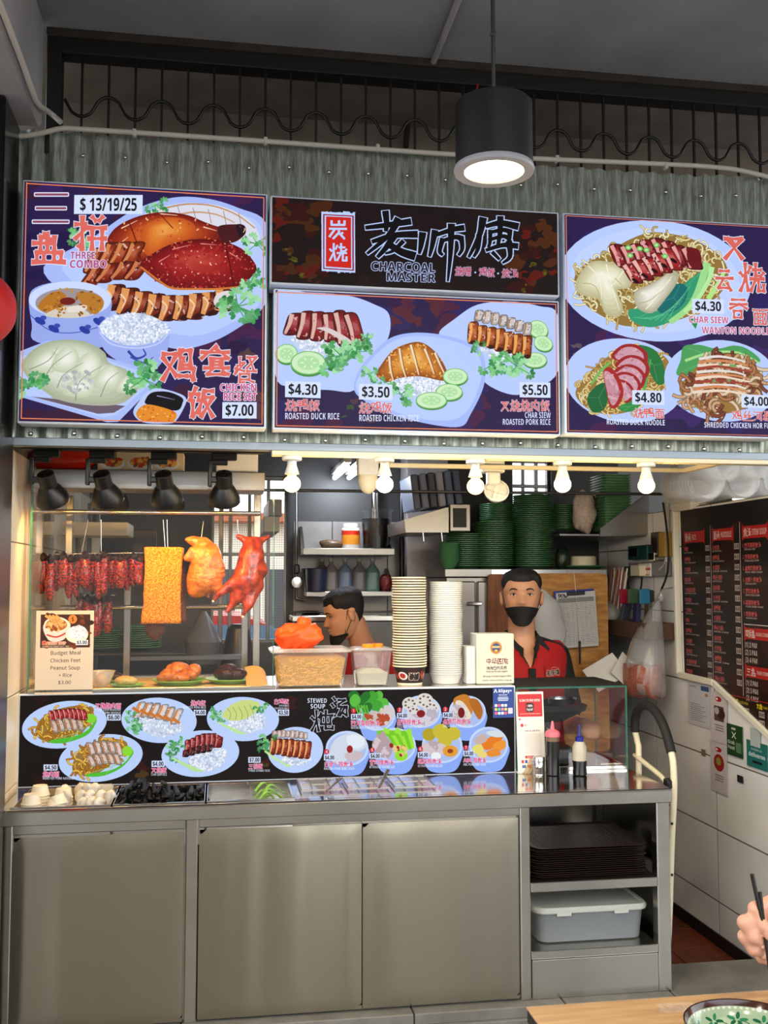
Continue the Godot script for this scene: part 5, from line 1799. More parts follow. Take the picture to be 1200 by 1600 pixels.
	# payment cards on an acrylic stand; the square code is left blank
	var p := Paper.new(self, 320,830, V2(0,0), V2(50,0), V2(50,130), V2(0,130))
	p.rect(0,0,50,130, Color(0.86,0.84,0.80))
	p.rect(2,2.5,48,40, Color(0.72,0.10,0.11), 2)
	p.text("SCAN TO PAY WITH", 5.5,11,44,15, Color(0.93,0.90,0.88))
	p.rect(17,17,32,32.5, Color(0.06,0.05,0.06), 3)
	p.text("100%", 21,20,30,24, Color(0.92,0.9,0.9))
	p.ell(19.8,22,1.2,2, Color(0.9,0.15,0.2))
	p.text("PayLah!", 18.5,26,30.5,30, Color(0.92,0.9,0.9))
	p.text("GET THIS EASY OFFER WITH OUR APP", 6,34.5,44,36, Color(0.9,0.8,0.78))
	p.ell(5,44,1.8,1.8, Color(0.80,0.10,0.14))
	p.ell(9,54,3,3, Color(0.80,0.10,0.14))
	p.text("UP", 13,52.5,18,55.5, Color(0.35,0.3,0.3))
	p.text("CHARCOAL MASTER 18", 13,62,42,64.5, Color(0.2,0.18,0.18))
	p.rect(12.5,67,44.5,102, Color(0.80,0.78,0.75))
	p.rect(13,104,44,108, Color(0.74,0.10,0.12))
	p.text("SCAN TO PAY", 17,105,40,107, Color(0.92,0.9,0.88))
	for k in 6: p.rect(6 + k * 6.6,111,10.5 + k * 6.6,116,[Color(0.7,0.2,0.2), Color(0.2,0.3,0.6), Color(0.85,0.85,0.82), Color(0.75,0.55,0.2), Color(0.3,0.55,0.6), Color(0.5,0.2,0.25)][k])
	for k in 4: p.rect(7 + k * 10,119,14 + k * 10,124,[Color(0.3,0.4,0.62), Color(0.78,0.3,0.22), Color(0.2,0.5,0.4), Color(0.82,0.82,0.8)][k])
	var c := thing("payment_stand", "white acrylic stand with a red payment card beside the light box", "card stand", V3(py(828,1206, H).x, H, -0.345))
	var q := MB.new()
	q.box(V3(0,0.145,0.0), V3(0.104,0.286,0.003), 0.0008, Basis(Vector3.RIGHT, -0.08))
	q.box(V3(0,0.0015,-0.02), V3(0.1,0.003,0.06))
	part(c, "plate", q, M.white_plastic)
	q = MB.new()
	var bs2 := Basis(Vector3.RIGHT, -0.08)
	var o2 := V3(0,0.145,0)
	q.quad(o2 + bs2 * V3(-0.05,-0.14,0.0024), o2 + bs2 * V3(0.05,-0.14,0.0024), o2 + bs2 * V3(0.05,0.14,0.0024), o2 + bs2 * V3(-0.05,0.14,0.0024))
	part(c, "card", q, printed("payment_card", p.tex()), "printed red and white payment card")
	p = Paper.new(self, 240,350, V2(0,0), V2(32,0), V2(32,47), V2(0,47))
	p.rect(0,0,32,47, Color(0.10,0.22,0.52))
	p.text("Alipay+", 8,3,29,8, Color(0.9,0.92,0.95))
	p.line([2,8,4,3,6,8],1.2, Color(0.9,0.92,0.95))
	p.text("WE ACCEPT", 9,11,22,13, Color(0.9,0.92,0.95))
	for k in 3: p.rect(8 - k % 2,15 + k * 2.4,23 + k % 2,16.2 + k * 2.4, Color(0.80,0.85,0.93))
	var cols := [Color(0.8,0.85,0.9), Color(0.9,0.75,0.3), Color(0.85,0.35,0.4), Color(0.4,0.7,0.6), Color(0.85,0.85,0.85), Color(0.9,0.5,0.6)]
	for i in 4:
		for j in 3: p.rect(2.5 + i * 5,26 + j * 6,6.5 + i * 5,30 + j * 6, cols[(i * 2 + j) % 6],0.8)
	p.rect(23,32,30,41, Color(0.78,0.75,0.8), 0.8)
	var sa := pz(770,1074,-0.356)
	var sb := pz(803,1121,-0.356)
	var sm := MB.new()
	sm.box(Vector3.ZERO, V3(sb.x - sa.x, sa.y - sb.y, 0.001))
	sm.quad(V3((sa.x - sb.x) / 2, (sb.y - sa.y) / 2,0.0008), V3((sb.x - sa.x) / 2, (sb.y - sa.y) / 2,0.0008), V3((sb.x - sa.x) / 2, (sa.y - sb.y) / 2,0.0008), V3((sa.x - sb.x) / 2, (sa.y - sb.y) / 2,0.0008))
	single("payment_sticker", sm, printed("blue_sticker", p.tex()), "blue payment sticker on the corner of the counter light box", "sticker", V3((sa.x + sb.x) / 2, (sa.y + sb.y) / 2,-0.3555))
	# bottles, shaker, toothpicks
	var at := py(864,1211, H)
	c = thing("sauce_bottle", "dark sauce squeeze bottle with pink nozzle cap", "bottle", at)
	part(c, "body", MB.new().lathe([V2(0,0), V2(0.022,0), V2(0.0245,0.003), V2(0.0245,0.11), V2(0.024,0.122)],20), mat("dark_sauce", Color(0.05,0.045,0.05), 0.25))
	part(c, "shoulder", MB.new().lathe([V2(0.024,0.118), V2(0.0245,0.128), V2(0.022,0.141), V2(0.0,0.141)],20), mat("stained_plastic", Color(0.42,0.32,0.22), 0.4))
	part(c, "cap", MB.new().lathe([V2(0.0,0.136), V2(0.0265,0.136), V2(0.027,0.142), V2(0.025,0.152), V2(0.017,0.158), V2(0.008,0.162), V2(0.0045,0.185), V2(0.003,0.19), V2(0,0.19)],20), mat("pink_plastic", Color(0.85,0.42,0.48), 0.4))
	at = py(906,1211, H)
	c = thing("sauce_bottle", "white squeeze bottle half full of dark sauce with blue nozzle", "bottle", at)
	part(c, "sauce", MB.new().lathe([V2(0,0), V2(0.022,0), V2(0.0255,0.004), V2(0.0235,0.03), V2(0.0255,0.052), V2(0,0.052)],20), M.dark_sauce)
	part(c, "body", MB.new().lathe([V2(0.0255,0.052), V2(0.0262,0.075), V2(0.025,0.1), V2(0.016,0.118), V2(0.012,0.12), V2(0,0.12)],20), mat("bottle_white", Color(0.70,0.67,0.60), 0.4))
	part(c, "cap", MB.new().lathe([V2(0.0,0.117), V2(0.0145,0.117), V2(0.0145,0.134), V2(0.006,0.137), V2(0.0035,0.165), V2(0.002,0.178), V2(0,0.178)],16), mat("blue_plastic", Color(0.06,0.13,0.50), 0.35))
	at = py(842,1211, H)
	c = thing("pepper_shaker", "small ribbed steel shaker beside the sauce bottles", "shaker", at)
	var pr := [V2(0,0), V2(0.0195,0), V2(0.021,0.002)]
	for k in 4:
		pr.append(V2(0.021,0.004 + k * 0.006))
		pr.append(V2(0.0195,0.007 + k * 0.006))
	pr.append_array([V2(0.021,0.03), V2(0.021,0.046)])
	part(c, "body", MB.new().lathe(pr, 20), M.bright_steel)
	part(c, "lid", MB.new().lathe([V2(0.0215,0.046), V2(0.0225,0.047), V2(0.0225,0.058), V2(0.02,0.065), V2(0.0,0.067)],20), M.bright_steel)
	mat("bamboo", Color(0.72,0.58,0.36), 0.6)
	var tp := MB.new()
	tp.tube([V3(0,0.001,0), V3(0,0.062,0)],0.0011,5)
	var at2 := py(818,1209, H)
	var t0 := single("toothpick", tp, M.bamboo, "loose bamboo toothpick leaning on the steel shaker", "toothpick", at2, "toothpicks beside the shaker")
	for k in 7:
		var o: Node3D = t0 if k == 0 else copy(t0, at2)
		o.position = at2 + V3(0.0035 * k, 0,0.004 * (k % 3))
		o.rotation = V3(-0.1 + 0.05 * (k % 3), 0,-0.5 - 0.05 * k)
	# till cover: a glass box with a black top
	var x0 := 1.075
	var x1 := 1.493
	var z0 := -0.365
	var z1 := -0.68
	var hh := 0.30
	c = thing("till_case", "glass till cover with black top at the right end of the counter", "glass case", V3(x0, H, z0))
	var W := x1 - x0
	part(c, "glass_front", MB.new().box(V3(W / 2, hh / 2,0), V3(W, hh, 0.004)), M.glass)
	part(c, "glass_side", MB.new().box(V3(W, hh / 2, (z1 - z0) / 2), V3(0.004, hh, z0 - z1)), M.glass)
	var ed := MB.new()
	for e in [[0.0,0.0,0],[W, 0.0,0],[W, z1 - z0,0]]: ed.box(V3(e[0], hh / 2, e[1]), V3(0.006, hh, 0.006))
	ed.box(V3(W / 2, hh, 0.001), V3(W, 0.006,0.006))
	ed.box(V3(W, hh, (z1 - z0) / 2), V3(0.006,0.006, z0 - z1))
	part(c, "glass_edges", ed, M.glass_edge)
	part(c, "top_panel", MB.new().span(V3(0, hh - 0.004, z1 - z0), V3(W, hh + 0.006,0.0), 0.002), M.black_rubber)
	part(c, "bottom_rail", MB.new().span(V3(0,0.0,-0.012), V3(W, 0.014,0.004), 0.002), M.bright_steel)
	part(c, "side_rail", MB.new().span(V3(W - 0.008,0.0, z1 - z0), V3(W + 0.004,0.014,0.0), 0.002), M.bright_steel)
	# inside: a scale with a black pan, a card terminal, an order slip
	c = thing("weighing_scale", "black weighing scale with a wide pan inside the till cover", "scale", V3(1.22, H, -0.53))
	part(c, "base", MB.new().box(V3(0,0.035,0), V3(0.2,0.07,0.16), 0.01), M.black_plastic)
	part(c, "column", MB.new().box(V3(0,0.12,0), V3(0.06,0.11,0.06), 0.006), M.black_plastic)
	part(c, "pan", loft(MB.new(), [[0.14,0.12,0.02,0.16],[0.30,0.22,0.04,0.205],[0.31,0.23,0.042,0.225],[0.30,0.22,0.04,0.225],[0.2,0.15,0.03,0.20]]), M.black_plastic)
	c = thing("receipt_printer", "rounded white receipt printer cover beside the scale", "printer", V3(1.13, H, -0.44))
	var ar := PackedVector2Array()
	for k in 11: ar.append(V2(-0.07 + 0.014 * k, 0.07 + 0.062 * sin(PI * (k / 10.0) * 0.9 + 0.3)))
	for k in 11: ar.append(V2(0.07 - 0.014 * k, 0.05 + 0.062 * sin(PI * ((10 - k) / 10.0) * 0.9 + 0.3)))
	part(c, "cover", MB.new().extrude(ar, 0.07), M.white_plastic)
	part(c, "housing", MB.new().box(V3(0,0.035,-0.04), V3(0.15,0.07,0.09), 0.008), M.black_plastic)
	var sl := py(957,1194, H)
	single("order_slip", MB.new().box(V3(0,0.006,0), V3(0.085,0.011,0.04), 0.003), M.paper, "small white slip pad lying inside the till cover", "paper", V3(sl.x - 0.02, H, -0.40))
	c = thing("metal_dish", "small round steel dish on top of the scale pan", "dish", V3(1.29, H + 0.226,-0.5))
	part(c, "dish", MB.new().lathe([V2(0,0), V2(0.05,0), V2(0.055,0.012), V2(0.058,0.02), V2(0.053,0.02), V2(0.05,0.006), V2(0,0.004)],20), M.bright_steel)
	# hand truck parked behind the end of the counter
	var xp := 1.545
	c = thing("hand_truck", "folding hand truck with black foam handle behind the counter end", "trolley", Vector3.ZERO)
	var P := []
	for k in [[1043,1500],[1046,1420],[1049,1320],[1053,1240],[1052,1195],[1049,1176]]: P.append(px(k[0], k[1], xp))
	P.insert(0, V3(P[0].x, 0.012, P[0].z))
	part(c, "upright_tube", MB.new().tube(curve3(P, 3), 0.0115,10), M.cream_plastic)
	P = []
	for k in [[1049,1176],[1041,1146],[1031,1122],[1018,1106],[1007,1102],[998,1108],[993,1122],[992,1143]]: P.append(px(k[0], k[1], xp))
	part(c, "foam_handle", MB.new().tube(curve3(P, 4), 0.0165,12), M.black_rubber)
	P = []
	for k in [[992,1142],[996,1160],[998,1185]]: P.append(px(k[0], k[1], xp))
	P.append(V3(xp, 0.5, P[-1].z - 0.02))
	P.append(V3(xp, 0.02, P[-1].z - 0.02))
	part(c, "upright_tube", MB.new().tube(curve3(P, 3), 0.0115,10), M.cream_plastic)
	P = []
	for k in [[992,1180],[1010,1194],[1034,1214],[1042,1226]]: P.append(px(k[0], k[1], xp - 0.005))
	part(c, "cross_tube", MB.new().tube(curve3(P, 3), 0.009,8), M.cream_plastic)
	part(c, "clamp", MB.new().box(px(1046,1224, xp - 0.01), V3(0.03,0.03,0.04), 0.004), M.black_plastic)
	part(c, "toe_plate", MB.new().box(V3(xp, 0.01,-0.3), V3(0.05,0.02,0.42), 0.004), M.black_plastic)
	for k in 2: part(c, "bolt", MB.new().blob(px(1050,1287 + k * 80, xp - 0.012), Vector3.ONE * 0.005, null, 0.0,8,5), M.black_plastic)

# ---------- glass case with hanging roast meats
const SHELF := 1.166
func build_case() -> void:
	var sh := thing("serving_shelf", "steel shelf behind the counter light box carrying the boxes and bowls", "shelf", V3(0.2, SHELF, -0.6))
	part(sh, "board", MB.new().span(V3(-0.86,-0.0018,-0.26), V3(0.86,0.0,0.237)), M.brushed_steel)
	part(sh, "rear_support", MB.new().span(V3(-0.85,-SHELF + 0.855,-0.25), V3(0.85,-0.002,-0.23), 0.002), M.brushed_steel)
	var zf := -0.366
	var xl := -0.632
	var xr := 0.15
	var y1 := 1.875
	var c := thing("display_case", "glass display case with steel frame around the hanging roast meats", "display case", V3(0, SHELF, 0))
	var hh := y1 - SHELF
	part(c, "front_pane", MB.new().span(V3(xl, 0.002, zf - 0.002), V3(xr + 0.04, hh, zf + 0.002)), M.glass)
	part(c, "side_pane", MB.new().span(V3(xl - 0.002,0.002,-0.85), V3(xl + 0.002, hh, zf - 0.003)), M.glass)
	part(c, "glass_edge", MB.new().box(V3(xl, hh / 2, zf), V3(0.007, hh, 0.007)), M.glass_edge)
	part(c, "glass_edge", MB.new().box(V3(xr + 0.042, hh / 2, zf), V3(0.0025, hh, 0.004)), M.glass_edge)
	part(c, "top_beam", MB.new().span(V3(xl - 0.005, hh - 0.012,-0.56), V3(xr + 0.01, hh + 0.055,-0.385), 0.003), M.dull_steel)
	part(c, "bottom_rail", MB.new().span(V3(xl, 0.0, zf - 0.01), V3(xr + 0.05,0.012, zf + 0.008), 0.002), M.brushed_steel)
	for p in [[-0.575,-0.86],[0.145,-0.70],[0.105,-0.86],[-0.35,-0.86]]:
		part(c, "post", MB.new().span(V3(p[0] - 0.013,0.0, p[1] - 0.013), V3(p[0] + 0.013, hh, p[1] + 0.013) if p[0] != 0.105 and p[0] != -0.35 else V3(p[0] + 0.013,0.36, p[1] + 0.013), 0.002), M.brushed_steel)
	part(c, "hanging_rail", MB.new().tube([V3(xl, hh - 0.082,-0.55), V3(xr, hh - 0.082,-0.55)],0.0085,10), M.bright_steel)
	part(c, "hanging_rail", MB.new().tube([V3(xl, hh - 0.075,-0.68), V3(xr, hh - 0.075,-0.68)],0.0085,10), M.bright_steel)
	var yr := pz(300,948,-0.86).y - SHELF
	part(c, "rear_rail", MB.new().tube([V3(xl + 0.03, yr, -0.845), V3(0.12, yr, -0.845)],0.0095,10), M.bright_steel)
	part(c, "rear_rail", MB.new().span(V3(xl + 0.05, yr - 0.29,-0.87), V3(0.10, yr - 0.265,-0.85), 0.002), M.brushed_steel)
	part(c, "rear_rail", MB.new().span(V3(-0.345, yr - 0.21,-0.87), V3(0.10, yr - 0.19,-0.85), 0.002), M.dark_steel)
	# lining board and the curled paper
	mat("board_beige", Color(0.78,0.64,0.36), 0.6)
	single("lining_board", MB.new().span(V3(xl + 0.03, SHELF + 0.001,-0.78), V3(0.12, SHELF + 0.007,-0.385), 0.001), M.board_beige, "beige board lining the bottom of the glass case", "board")
	var rows := []
	for i in 9:
		var t := i / 8.0
		rows.append([V3(0.10 + 0.075 * sin(t * 1.7), SHELF + 0.008 + 0.005 * t, -0.39 - 0.2 * 0), V3(0.10 + 0.075 * sin(t * 1.7), SHELF + 0.02 + 0.09 * (1 - t) * (0.4 + t), -0.62 + 0.12 * t)])
	var pp := MB.new().skin(rows, false, false)
	single("lining_paper", pp, M.board_beige, "sheet of beige paper curling up at the end of the case", "paper")
	# paper notice on the glass
	var p := Paper.new(self, 330,480, V2(210,1075), V2(575,1075), V2(575,1562), V2(210,1562))
	p.rect(200,1060,600,1600, Color(0.80,0.76,0.70))
	p.rect(238,1097,552,1290, Color(0.20,0.07,0.04))
	smear(p, Rect2(240,1100,310,186), [Color(0.30,0.11,0.05), Color(0.14,0.05,0.03), Color(0.42,0.17,0.07)],26,14,40,151)
	p.shape([255,1160,340,1110,425,1150,400,1230,345,1255,285,1240], Color(0.78,0.80,0.82))
	p.ell(338,1155,78,44, Color(0.90,0.88,0.85))
	var nu := p.ell(338,1157,68,36, Color(0.62,0.38,0.20))
	p.scatter(nu, 60,[Color(0.80,0.60,0.40), Color(0.50,0.24,0.12), Color(0.86,0.70,0.48)],5,9,1.5,152)
	for k in 4: p.curve([270 + k * 22,1105,300 + k * 20,1125,330 + k * 14,1160],16, Color(0.78,0.60,0.36), 9)
	p.curve([280,1215,340,1228,400,1205],9, Color(0.72,0.2,0.16))
	p.ell(468,1215,72,50, Color(0.88,0.86,0.82))
	rice(p, [410,1205,440,1170,500,1165,535,1200,500,1235,440,1235],153,120,5)
	p.ell(440,1125,28,26, Color(0.82,0.48,0.20))
	p.text("$", 433,1112,448,1138, Color(0.2,0.08,0.03))
	p.han("鸡", 250,1252,272,1274,4, Color(0.8,0.2,0.15), Color(0.9,0.85,0.8), 1.5)
	p.text("PEANUT SOUP", 276,1256,400,1272, Color(0.80,0.24,0.18), true, Color(0.9,0.86,0.8), 2)
	p.text("CHICKEN FEET PEANUT SOUP + RICE", 250,1278,420,1287, Color(0.88,0.84,0.78))
	p.price("$3.00", 462,1246,540,1276)
	var ink := Color(0.10,0.09,0.09)
	p.text("Budget Meal", 303,1310,497,1331, ink, false)
	p.text("Chicken Feet", 303,1354,495,1375, ink, false)
	p.text("Peanut Soup", 303,1397,493,1418, ink, false)
	p.text("+ Rice", 356,1440,442,1460, ink, false)
	p.text("$3.00", 355,1482,437,1502, ink, false)
	var a := pz(54,1086,-0.358)
	var b := pz(147,954,-0.358)
	var w := b.x - a.x
	var h := b.y - a.y
	var pm := MB.new()
	pm.box(V3(w / 2, h / 2,-0.0008), V3(w, h, 0.0008))
	pm.quad(Vector3.ZERO, V3(w, 0,0), V3(w, h, 0), V3(0, h, 0))
	single("paper_notice", pm, printed("notice_print", p.tex(), 0.0,0.7), "white paper notice with a meal photo taped on the glass", "notice", a)
	# goods stored above the case
	mat("orange_plastic", Color(0.72,0.14,0.04), 0.35)
	var st := pz(100,733,-0.5)
	single("orange_sack", MB.new().blob(V3(0,0.045,0), V3(0.13,0.05,0.06), noise3(0.012,4), 0.25,18,10), M.orange_plastic, "orange plastic sack lying on the case top", "sack", V3(pz(100,720,-0.5).x, 1.93,-0.48))
	var box := MB.new().box(V3(0,0.035,0), V3(0.30,0.07,0.09), 0.003)
	var pb := Paper.new(self, 300,120, V2(0,0), V2(150,0), V2(150,40), V2(0,40))
	pb.rect(0,0,150,40, Color(0.80,0.72,0.58))
	for k in 3:
		pb.ell(25 + k * 48,24,22,14, Color(0.82,0.82,0.80))
		pb.scatter(pb.ell(25 + k * 48,20,18,10, Color(0.70,0.42,0.14)), 40,[Color(0.86,0.62,0.2), Color(0.5,0.25,0.08), Color(0.76,0.2,0.1)],2,4,1.5,160 + k)
	var o := thing("picture_carton", "flat carton printed with bowls of food on the case top", "carton", V3(pz(222,720,-0.5).x, 1.931,-0.49))
	part(o, "carton", box, M.board_beige)
	var q := MB.new()
	q.quad(V3(-0.148,0.002,0.0458), V3(0.148,0.002,0.0458), V3(0.148,0.068,0.0458), V3(-0.148,0.068,0.0458))
	part(o, "print", q, printed("carton_print", pb.tex()))
	single("white_carton", MB.new().box(V3(0,0.04,0), V3(0.15,0.08,0.1), 0.004), M.paper, "small white carton at the end of the case top", "carton", V3(pz(370,720,-0.5).x, 1.931,-0.49))

func build_meats() -> void:
	var z := -0.55
	var rail := 1.793
	# char siew: glazed strips on hooks
	var m := mottled("char_siew", Color(0.03,0.008,0.008), Color(0.72,0.15,0.08), 0.035,6.0,0.14,0.0,71,0.5, Color(0.36,0.04,0.025))
	m.clearcoat_enabled = true
	m.clearcoat = 0.8
	m.clearcoat_roughness = 0.12
	mottled("char_edge", Color(0.015,0.006,0.006), Color(0.14,0.02,0.015), 0.05,6.0,0.2,0.0,72,0.3)
	var shapes := []
	for v in 4:
		var nz := noise3(0.02,80 + v, 3)
		var rows := []
		for i in 15:
			var t := i / 14.0
			var wv := (0.0165 + 0.003 * v) * pow(sin(PI * clampf(t * 0.94 + 0.04,0.0,1.0)), 0.35) * (0.75 + 0.3 * t)
			var row := []
			for k in 10:
				var a := TAU * k / 10
				var f := 1.0 + 0.35 * nz.get_noise_3d(cos(a) * 30, t * 160, sin(a) * 30)
				row.append(V3(cos(a) * wv * f * 0.8 + 0.004 * sin(t * 5 + v), -0.145 * t, -sin(a) * wv * f))
			rows.append(row)
		rows.reverse()
		shapes.append(MB.new().skin(rows, true, true).done())
	var tips := MB.new().blob(V3(0,-0.008,0), V3(0.014,0.016,0.017), noise3(0.05,6), 0.4,8,6).done()
	var hook := MB.new().tube(curve3([V3(-0.012,-0.006,0), V3(-0.006,0.011,0), V3(0.006,0.011,0), V3(0.004,-0.02,0), V3(0,-0.08,0), V3(-0.004,-0.1,0), V3(-0.012,-0.094,0)],3), 0.0018,6).done()
	var us := [68,79,89,99,110,121,133,145,153,163,176,188,197,208,218]
	for i in us.size():
		var zz := z + 0.02 * sin(i * 2.4)
		var tp := pz(us[i],868 + 3 * sin(i * 1.9), zz)
		var o := thing("char_siew_strip", "glazed dark red strip of roast pork in the upper hanging row", "roast pork", tp, "roast pork strips in the upper row")
		var s := part(o, "meat", shapes[i % 4], M.char_siew)
		s.rotation = V3(0, i * 1.3,0.04 * sin(i * 3.1))
		s.scale = V3(1, (0.93 + 0.13 * sin(i * 1.7)) * (1.02 if i < 11 else 0.86), 1)
		part(o, "charred_end", tips, M.char_edge)
	for i in 5:
		var tp := pz([125,137,148,155,169][i],[931,933,936,931,931][i], z - 0.07)
		var o := thing("char_siew_strip", "glazed dark red strip of roast pork in the lower hanging row", "roast pork", tp, "roast pork strips in the lower row")
		var s := part(o, "meat", shapes[(i + 1) % 4], M.char_siew)
		s.rotation.y = i * 2.0
		s.scale = V3(1,[0.6,0.8,1.0,1.02,0.95][i],1)
		part(o, "charred_end", tips, M.char_edge)
	var skew := MB.new().tube([pz(62,866, z), pz(224,864, z)],0.0025,6)
	single("meat_skewer", skew, M.bright_steel, "thin steel skewer holding the upper row of pork strips", "skewer")
	single("meat_skewer", MB.new().tube([pz(118,930, z - 0.07), pz(180,930, z - 0.07)],0.0025,6), M.bright_steel, "short steel skewer holding the lower pork strips", "skewer")
	for h in [[138,812,128,862],[158,812,158,862]]:
		single("meat_hook", MB.new().tube([pz(h[0], h[1], z), pz(h[2], h[3], z)],0.0018,6), M.bright_steel, "thin steel hook wire holding the pork skewer", "hook", Vector3.ZERO, "hook wires of the pork skewer")
	# slab of crackling pork belly
	m = mottled("crackling", Color(0.60,0.28,0.04), Color(0.94,0.66,0.20), 0.04,5.0,0.4,0.0,73,0.6, Color(0.88,0.52,0.09))
	mottled("belly_meat", Color(0.16,0.06,0.02), Color(0.50,0.24,0.08), 0.04,5.0,0.45,0.0,74,0.3)
	var at := pz(257,852, z)
	var pb := thing("pork_belly", "large slab of golden crackling roast pork belly on a hook", "roast pork", at)
	var nz := noise3(0.02,91,3)
	var rows := []
	for i in 22:
		var t := i / 21.0
		var row := []
		for k in 24:
			var r := rrect(0.142 - 0.012 * sin(t * PI), 0.05,0.014,5)[k]
			var n := nz.get_noise_3d(r.x * 900, t * 300, r.y * 900)
			var p := V3(r.x * (1 + 0.05 * n) - 0.008 * t, -0.285 * t + 0.006 * n + (0.012 * cos(r.x * 40) if i == 0 else 0.0), -r.y * (1 + 0.2 * n) + 0.01 * sin(t * 2.5))
			row.append(p)
		rows.append(row)
	rows.reverse()
	part(pb, "crackling_slab", MB.new().skin(rows, true, true), M.crackling)
	part(pb, "loose_flap", MB.new().blob(V3(-0.03,-0.305,-0.01), V3(0.035,0.045,0.02), noise3(0.02,5), 0.4,12,8), M.belly_meat)
	part(pb, "meat_side", MB.new().box(V3(0.062,-0.16,-0.03), V3(0.03,0.25,0.03), 0.01, Basis(Vector3.BACK, 0.03)), M.belly_meat)
	for k in 2: single("meat_hook", MB.new().tube([pz(255 + k * 6,812, z), pz(258 + k * 4,858, z)],0.002,6), M.bright_steel, "thin steel hook wire holding the pork belly", "hook", Vector3.ZERO, "hook wires of the pork belly")
	# chicken
	m = mottled("chicken_skin", Color(0.56,0.26,0.06), Color(0.82,0.48,0.14), 0.015,4.0,0.3,0.0,75,0.5, Color(0.74,0.40,0.10))
	m.clearcoat_enabled = true
	m.clearcoat = 0.4
	m.clearcoat_roughness = 0.25
	at = pz(320,885, z)
	var ck := thing("soy_chicken", "whole golden brown roast chicken hanging by its neck", "roast chicken", at)
	var s := 0.00222
	var V := func_v(at, z)
	var mb := MB.new()
	flesh(mb, [[V.call3(322,872,0), V.call3(318,905,0), 0.052,0.062],[V.call3(318,905,0), V.call3(306,922,0.01), 0.05,0.03],[V.call3(330,905,0), V.call3(338,918,0.01), 0.045,0.025],[V.call3(318,850,0), V.call3(302,845,0), 0.020,0.015],[V.call3(334,858,0.01), V.call3(345,885,0.02), 0.018,0.011],[V.call3(345,885,0.02), V.call3(349,898,0.02), 0.011,0.008],[V.call3(318,853,0), V.call3(322,875,0), 0.03,0.05],[V.call3(312,860,0.02), V.call3(293,872,0.03), 0.014,0.010],[V.call3(293,872,0.03), V.call3(299,858,0.03), 0.009,0.008],[V.call3(302,845,0), V.call3(292,843,0), 0.014,0.008]],0.0065,0.018)
	part(ck, "body", mb, M.chicken_skin)
	part(ck, "legs", MB.new().tube([V.call3(330,915,0.02), V.call3(325,934,0.03)],[0.012,0.007],8).tube([V.call3(340,912,0.02), V.call3(334,935,0.03)],[0.012,0.006],8), M.belly_meat)
	single("meat_hook", MB.new().tube([pz(318,814, z), pz(312,860, z + 0.02)],0.002,6), M.bright_steel, "thin steel hook wire holding the roast chicken", "hook")
	# duck
	m = mottled("duck_skin", Color(0.34,0.07,0.03), Color(0.74,0.26,0.08), 0.012,4.0,0.16,0.0,76,0.4, Color(0.64,0.20,0.07))
	m.clearcoat_enabled = true
	m.clearcoat = 0.8
	m.clearcoat_roughness = 0.12
	at = pz(385,900, z)
	var dk := thing("roast_duck", "whole glossy red brown roast duck hanging at the end of the rail", "roast duck", at)
	V = func_v(at, z)
	mb = MB.new()
	flesh(mb, [[V.call3(393,868,0), V.call3(385,905,0.01), 0.045,0.05],[V.call3(385,905,0.01), V.call3(372,930,0.01), 0.048,0.03],[V.call3(395,880,0), V.call3(402,890,-0.01), 0.035,0.04],[V.call3(396,852,0), V.call3(394,866,0), 0.032,0.04],[V.call3(366,910,0.02), V.call3(345,925,0.03), 0.022,0.012],[V.call3(345,925,0.03), V.call3(334,938,0.03), 0.012,0.006],[V.call3(386,925,0.02), V.call3(388,945,0.03), 0.025,0.014],[V.call3(388,945,0.03), V.call3(379,962,0.03), 0.014,0.006],[V.call3(372,930,0.01), V.call3(355,955,0.02), 0.022,0.008],[V.call3(396,850,0), V.call3(372,838,0.0), 0.018,0.010],[V.call3(396,850,0), V.call3(420,838,-0.02), 0.018,0.008],[V.call3(400,915,0.0), V.call3(392,935,0.02), 0.03,0.02]],0.0065,0.016)
	part(dk, "body", mb, M.duck_skin)
	mat("bone_end", Color(0.85,0.8,0.72), 0.4)
	part(dk, "leg_bone", MB.new().blob(V.call3(379,963,0.03), V3(0.006,0.007,0.006), null, 0.0,8,5), M.bone_end)
	part(dk, "leg_bone", MB.new().blob(V.call3(333,939,0.03), V3(0.005,0.005,0.005), null, 0.0,8,5), M.bone_end)
	single("meat_hook", MB.new().tube([pz(371,812, z), pz(372,830, z), pz(375,842, z)],0.002,6), M.bright_steel, "thin steel hook wire holding the roast duck", "hook")
	# plates of cut meat on the lining board
	var pl := MB.new().lathe([V2(0,0.004), V2(0.06,0.004), V2(0.066,0.0), V2(0.072,0.004), V2(0.1,0.017), V2(0.1,0.0195), V2(0.07,0.008), V2(0.0,0.007)],32).done()
	var yb := SHELF + 0.008
	var foods := [[280,1066,0.95, "light green plate of roast chicken pieces in the glass case"],[360,1062,0.9, "light green plate of dark braised trotters in the glass case"],[199,1072,0.6, "small light green plate with a pale chicken piece"],[178,1052,0.7, "light green plate half hidden behind the paper notice"]]
	mottled("trotter", Color(0.06,0.02,0.03), Color(0.30,0.08,0.08), 0.04,5.0,0.25,0.0,77,0.2)
	mottled("pale_chicken", Color(0.72,0.56,0.30), Color(0.86,0.74,0.48), 0.03,5.0,0.4,0.0,78,0.1)
	for i in 4:
		var f = foods[i]
		var c := py(f[0], f[1], yb)
		c.z = [-0.50,-0.53,-0.43,-0.62][i]
		c.x = pz(f[0], f[1], c.z).x
		var o := thing("serving_plate", f[3], "plate", V3(c.x, yb, c.z))
		var d := part(o, "dish", pl, M.leaf_melamine)
		d.scale = Vector3.ONE * f[2]
	var c0 := V3(pz(280,1060,-0.5).x, yb + 0.012,-0.5)
	var k := 0
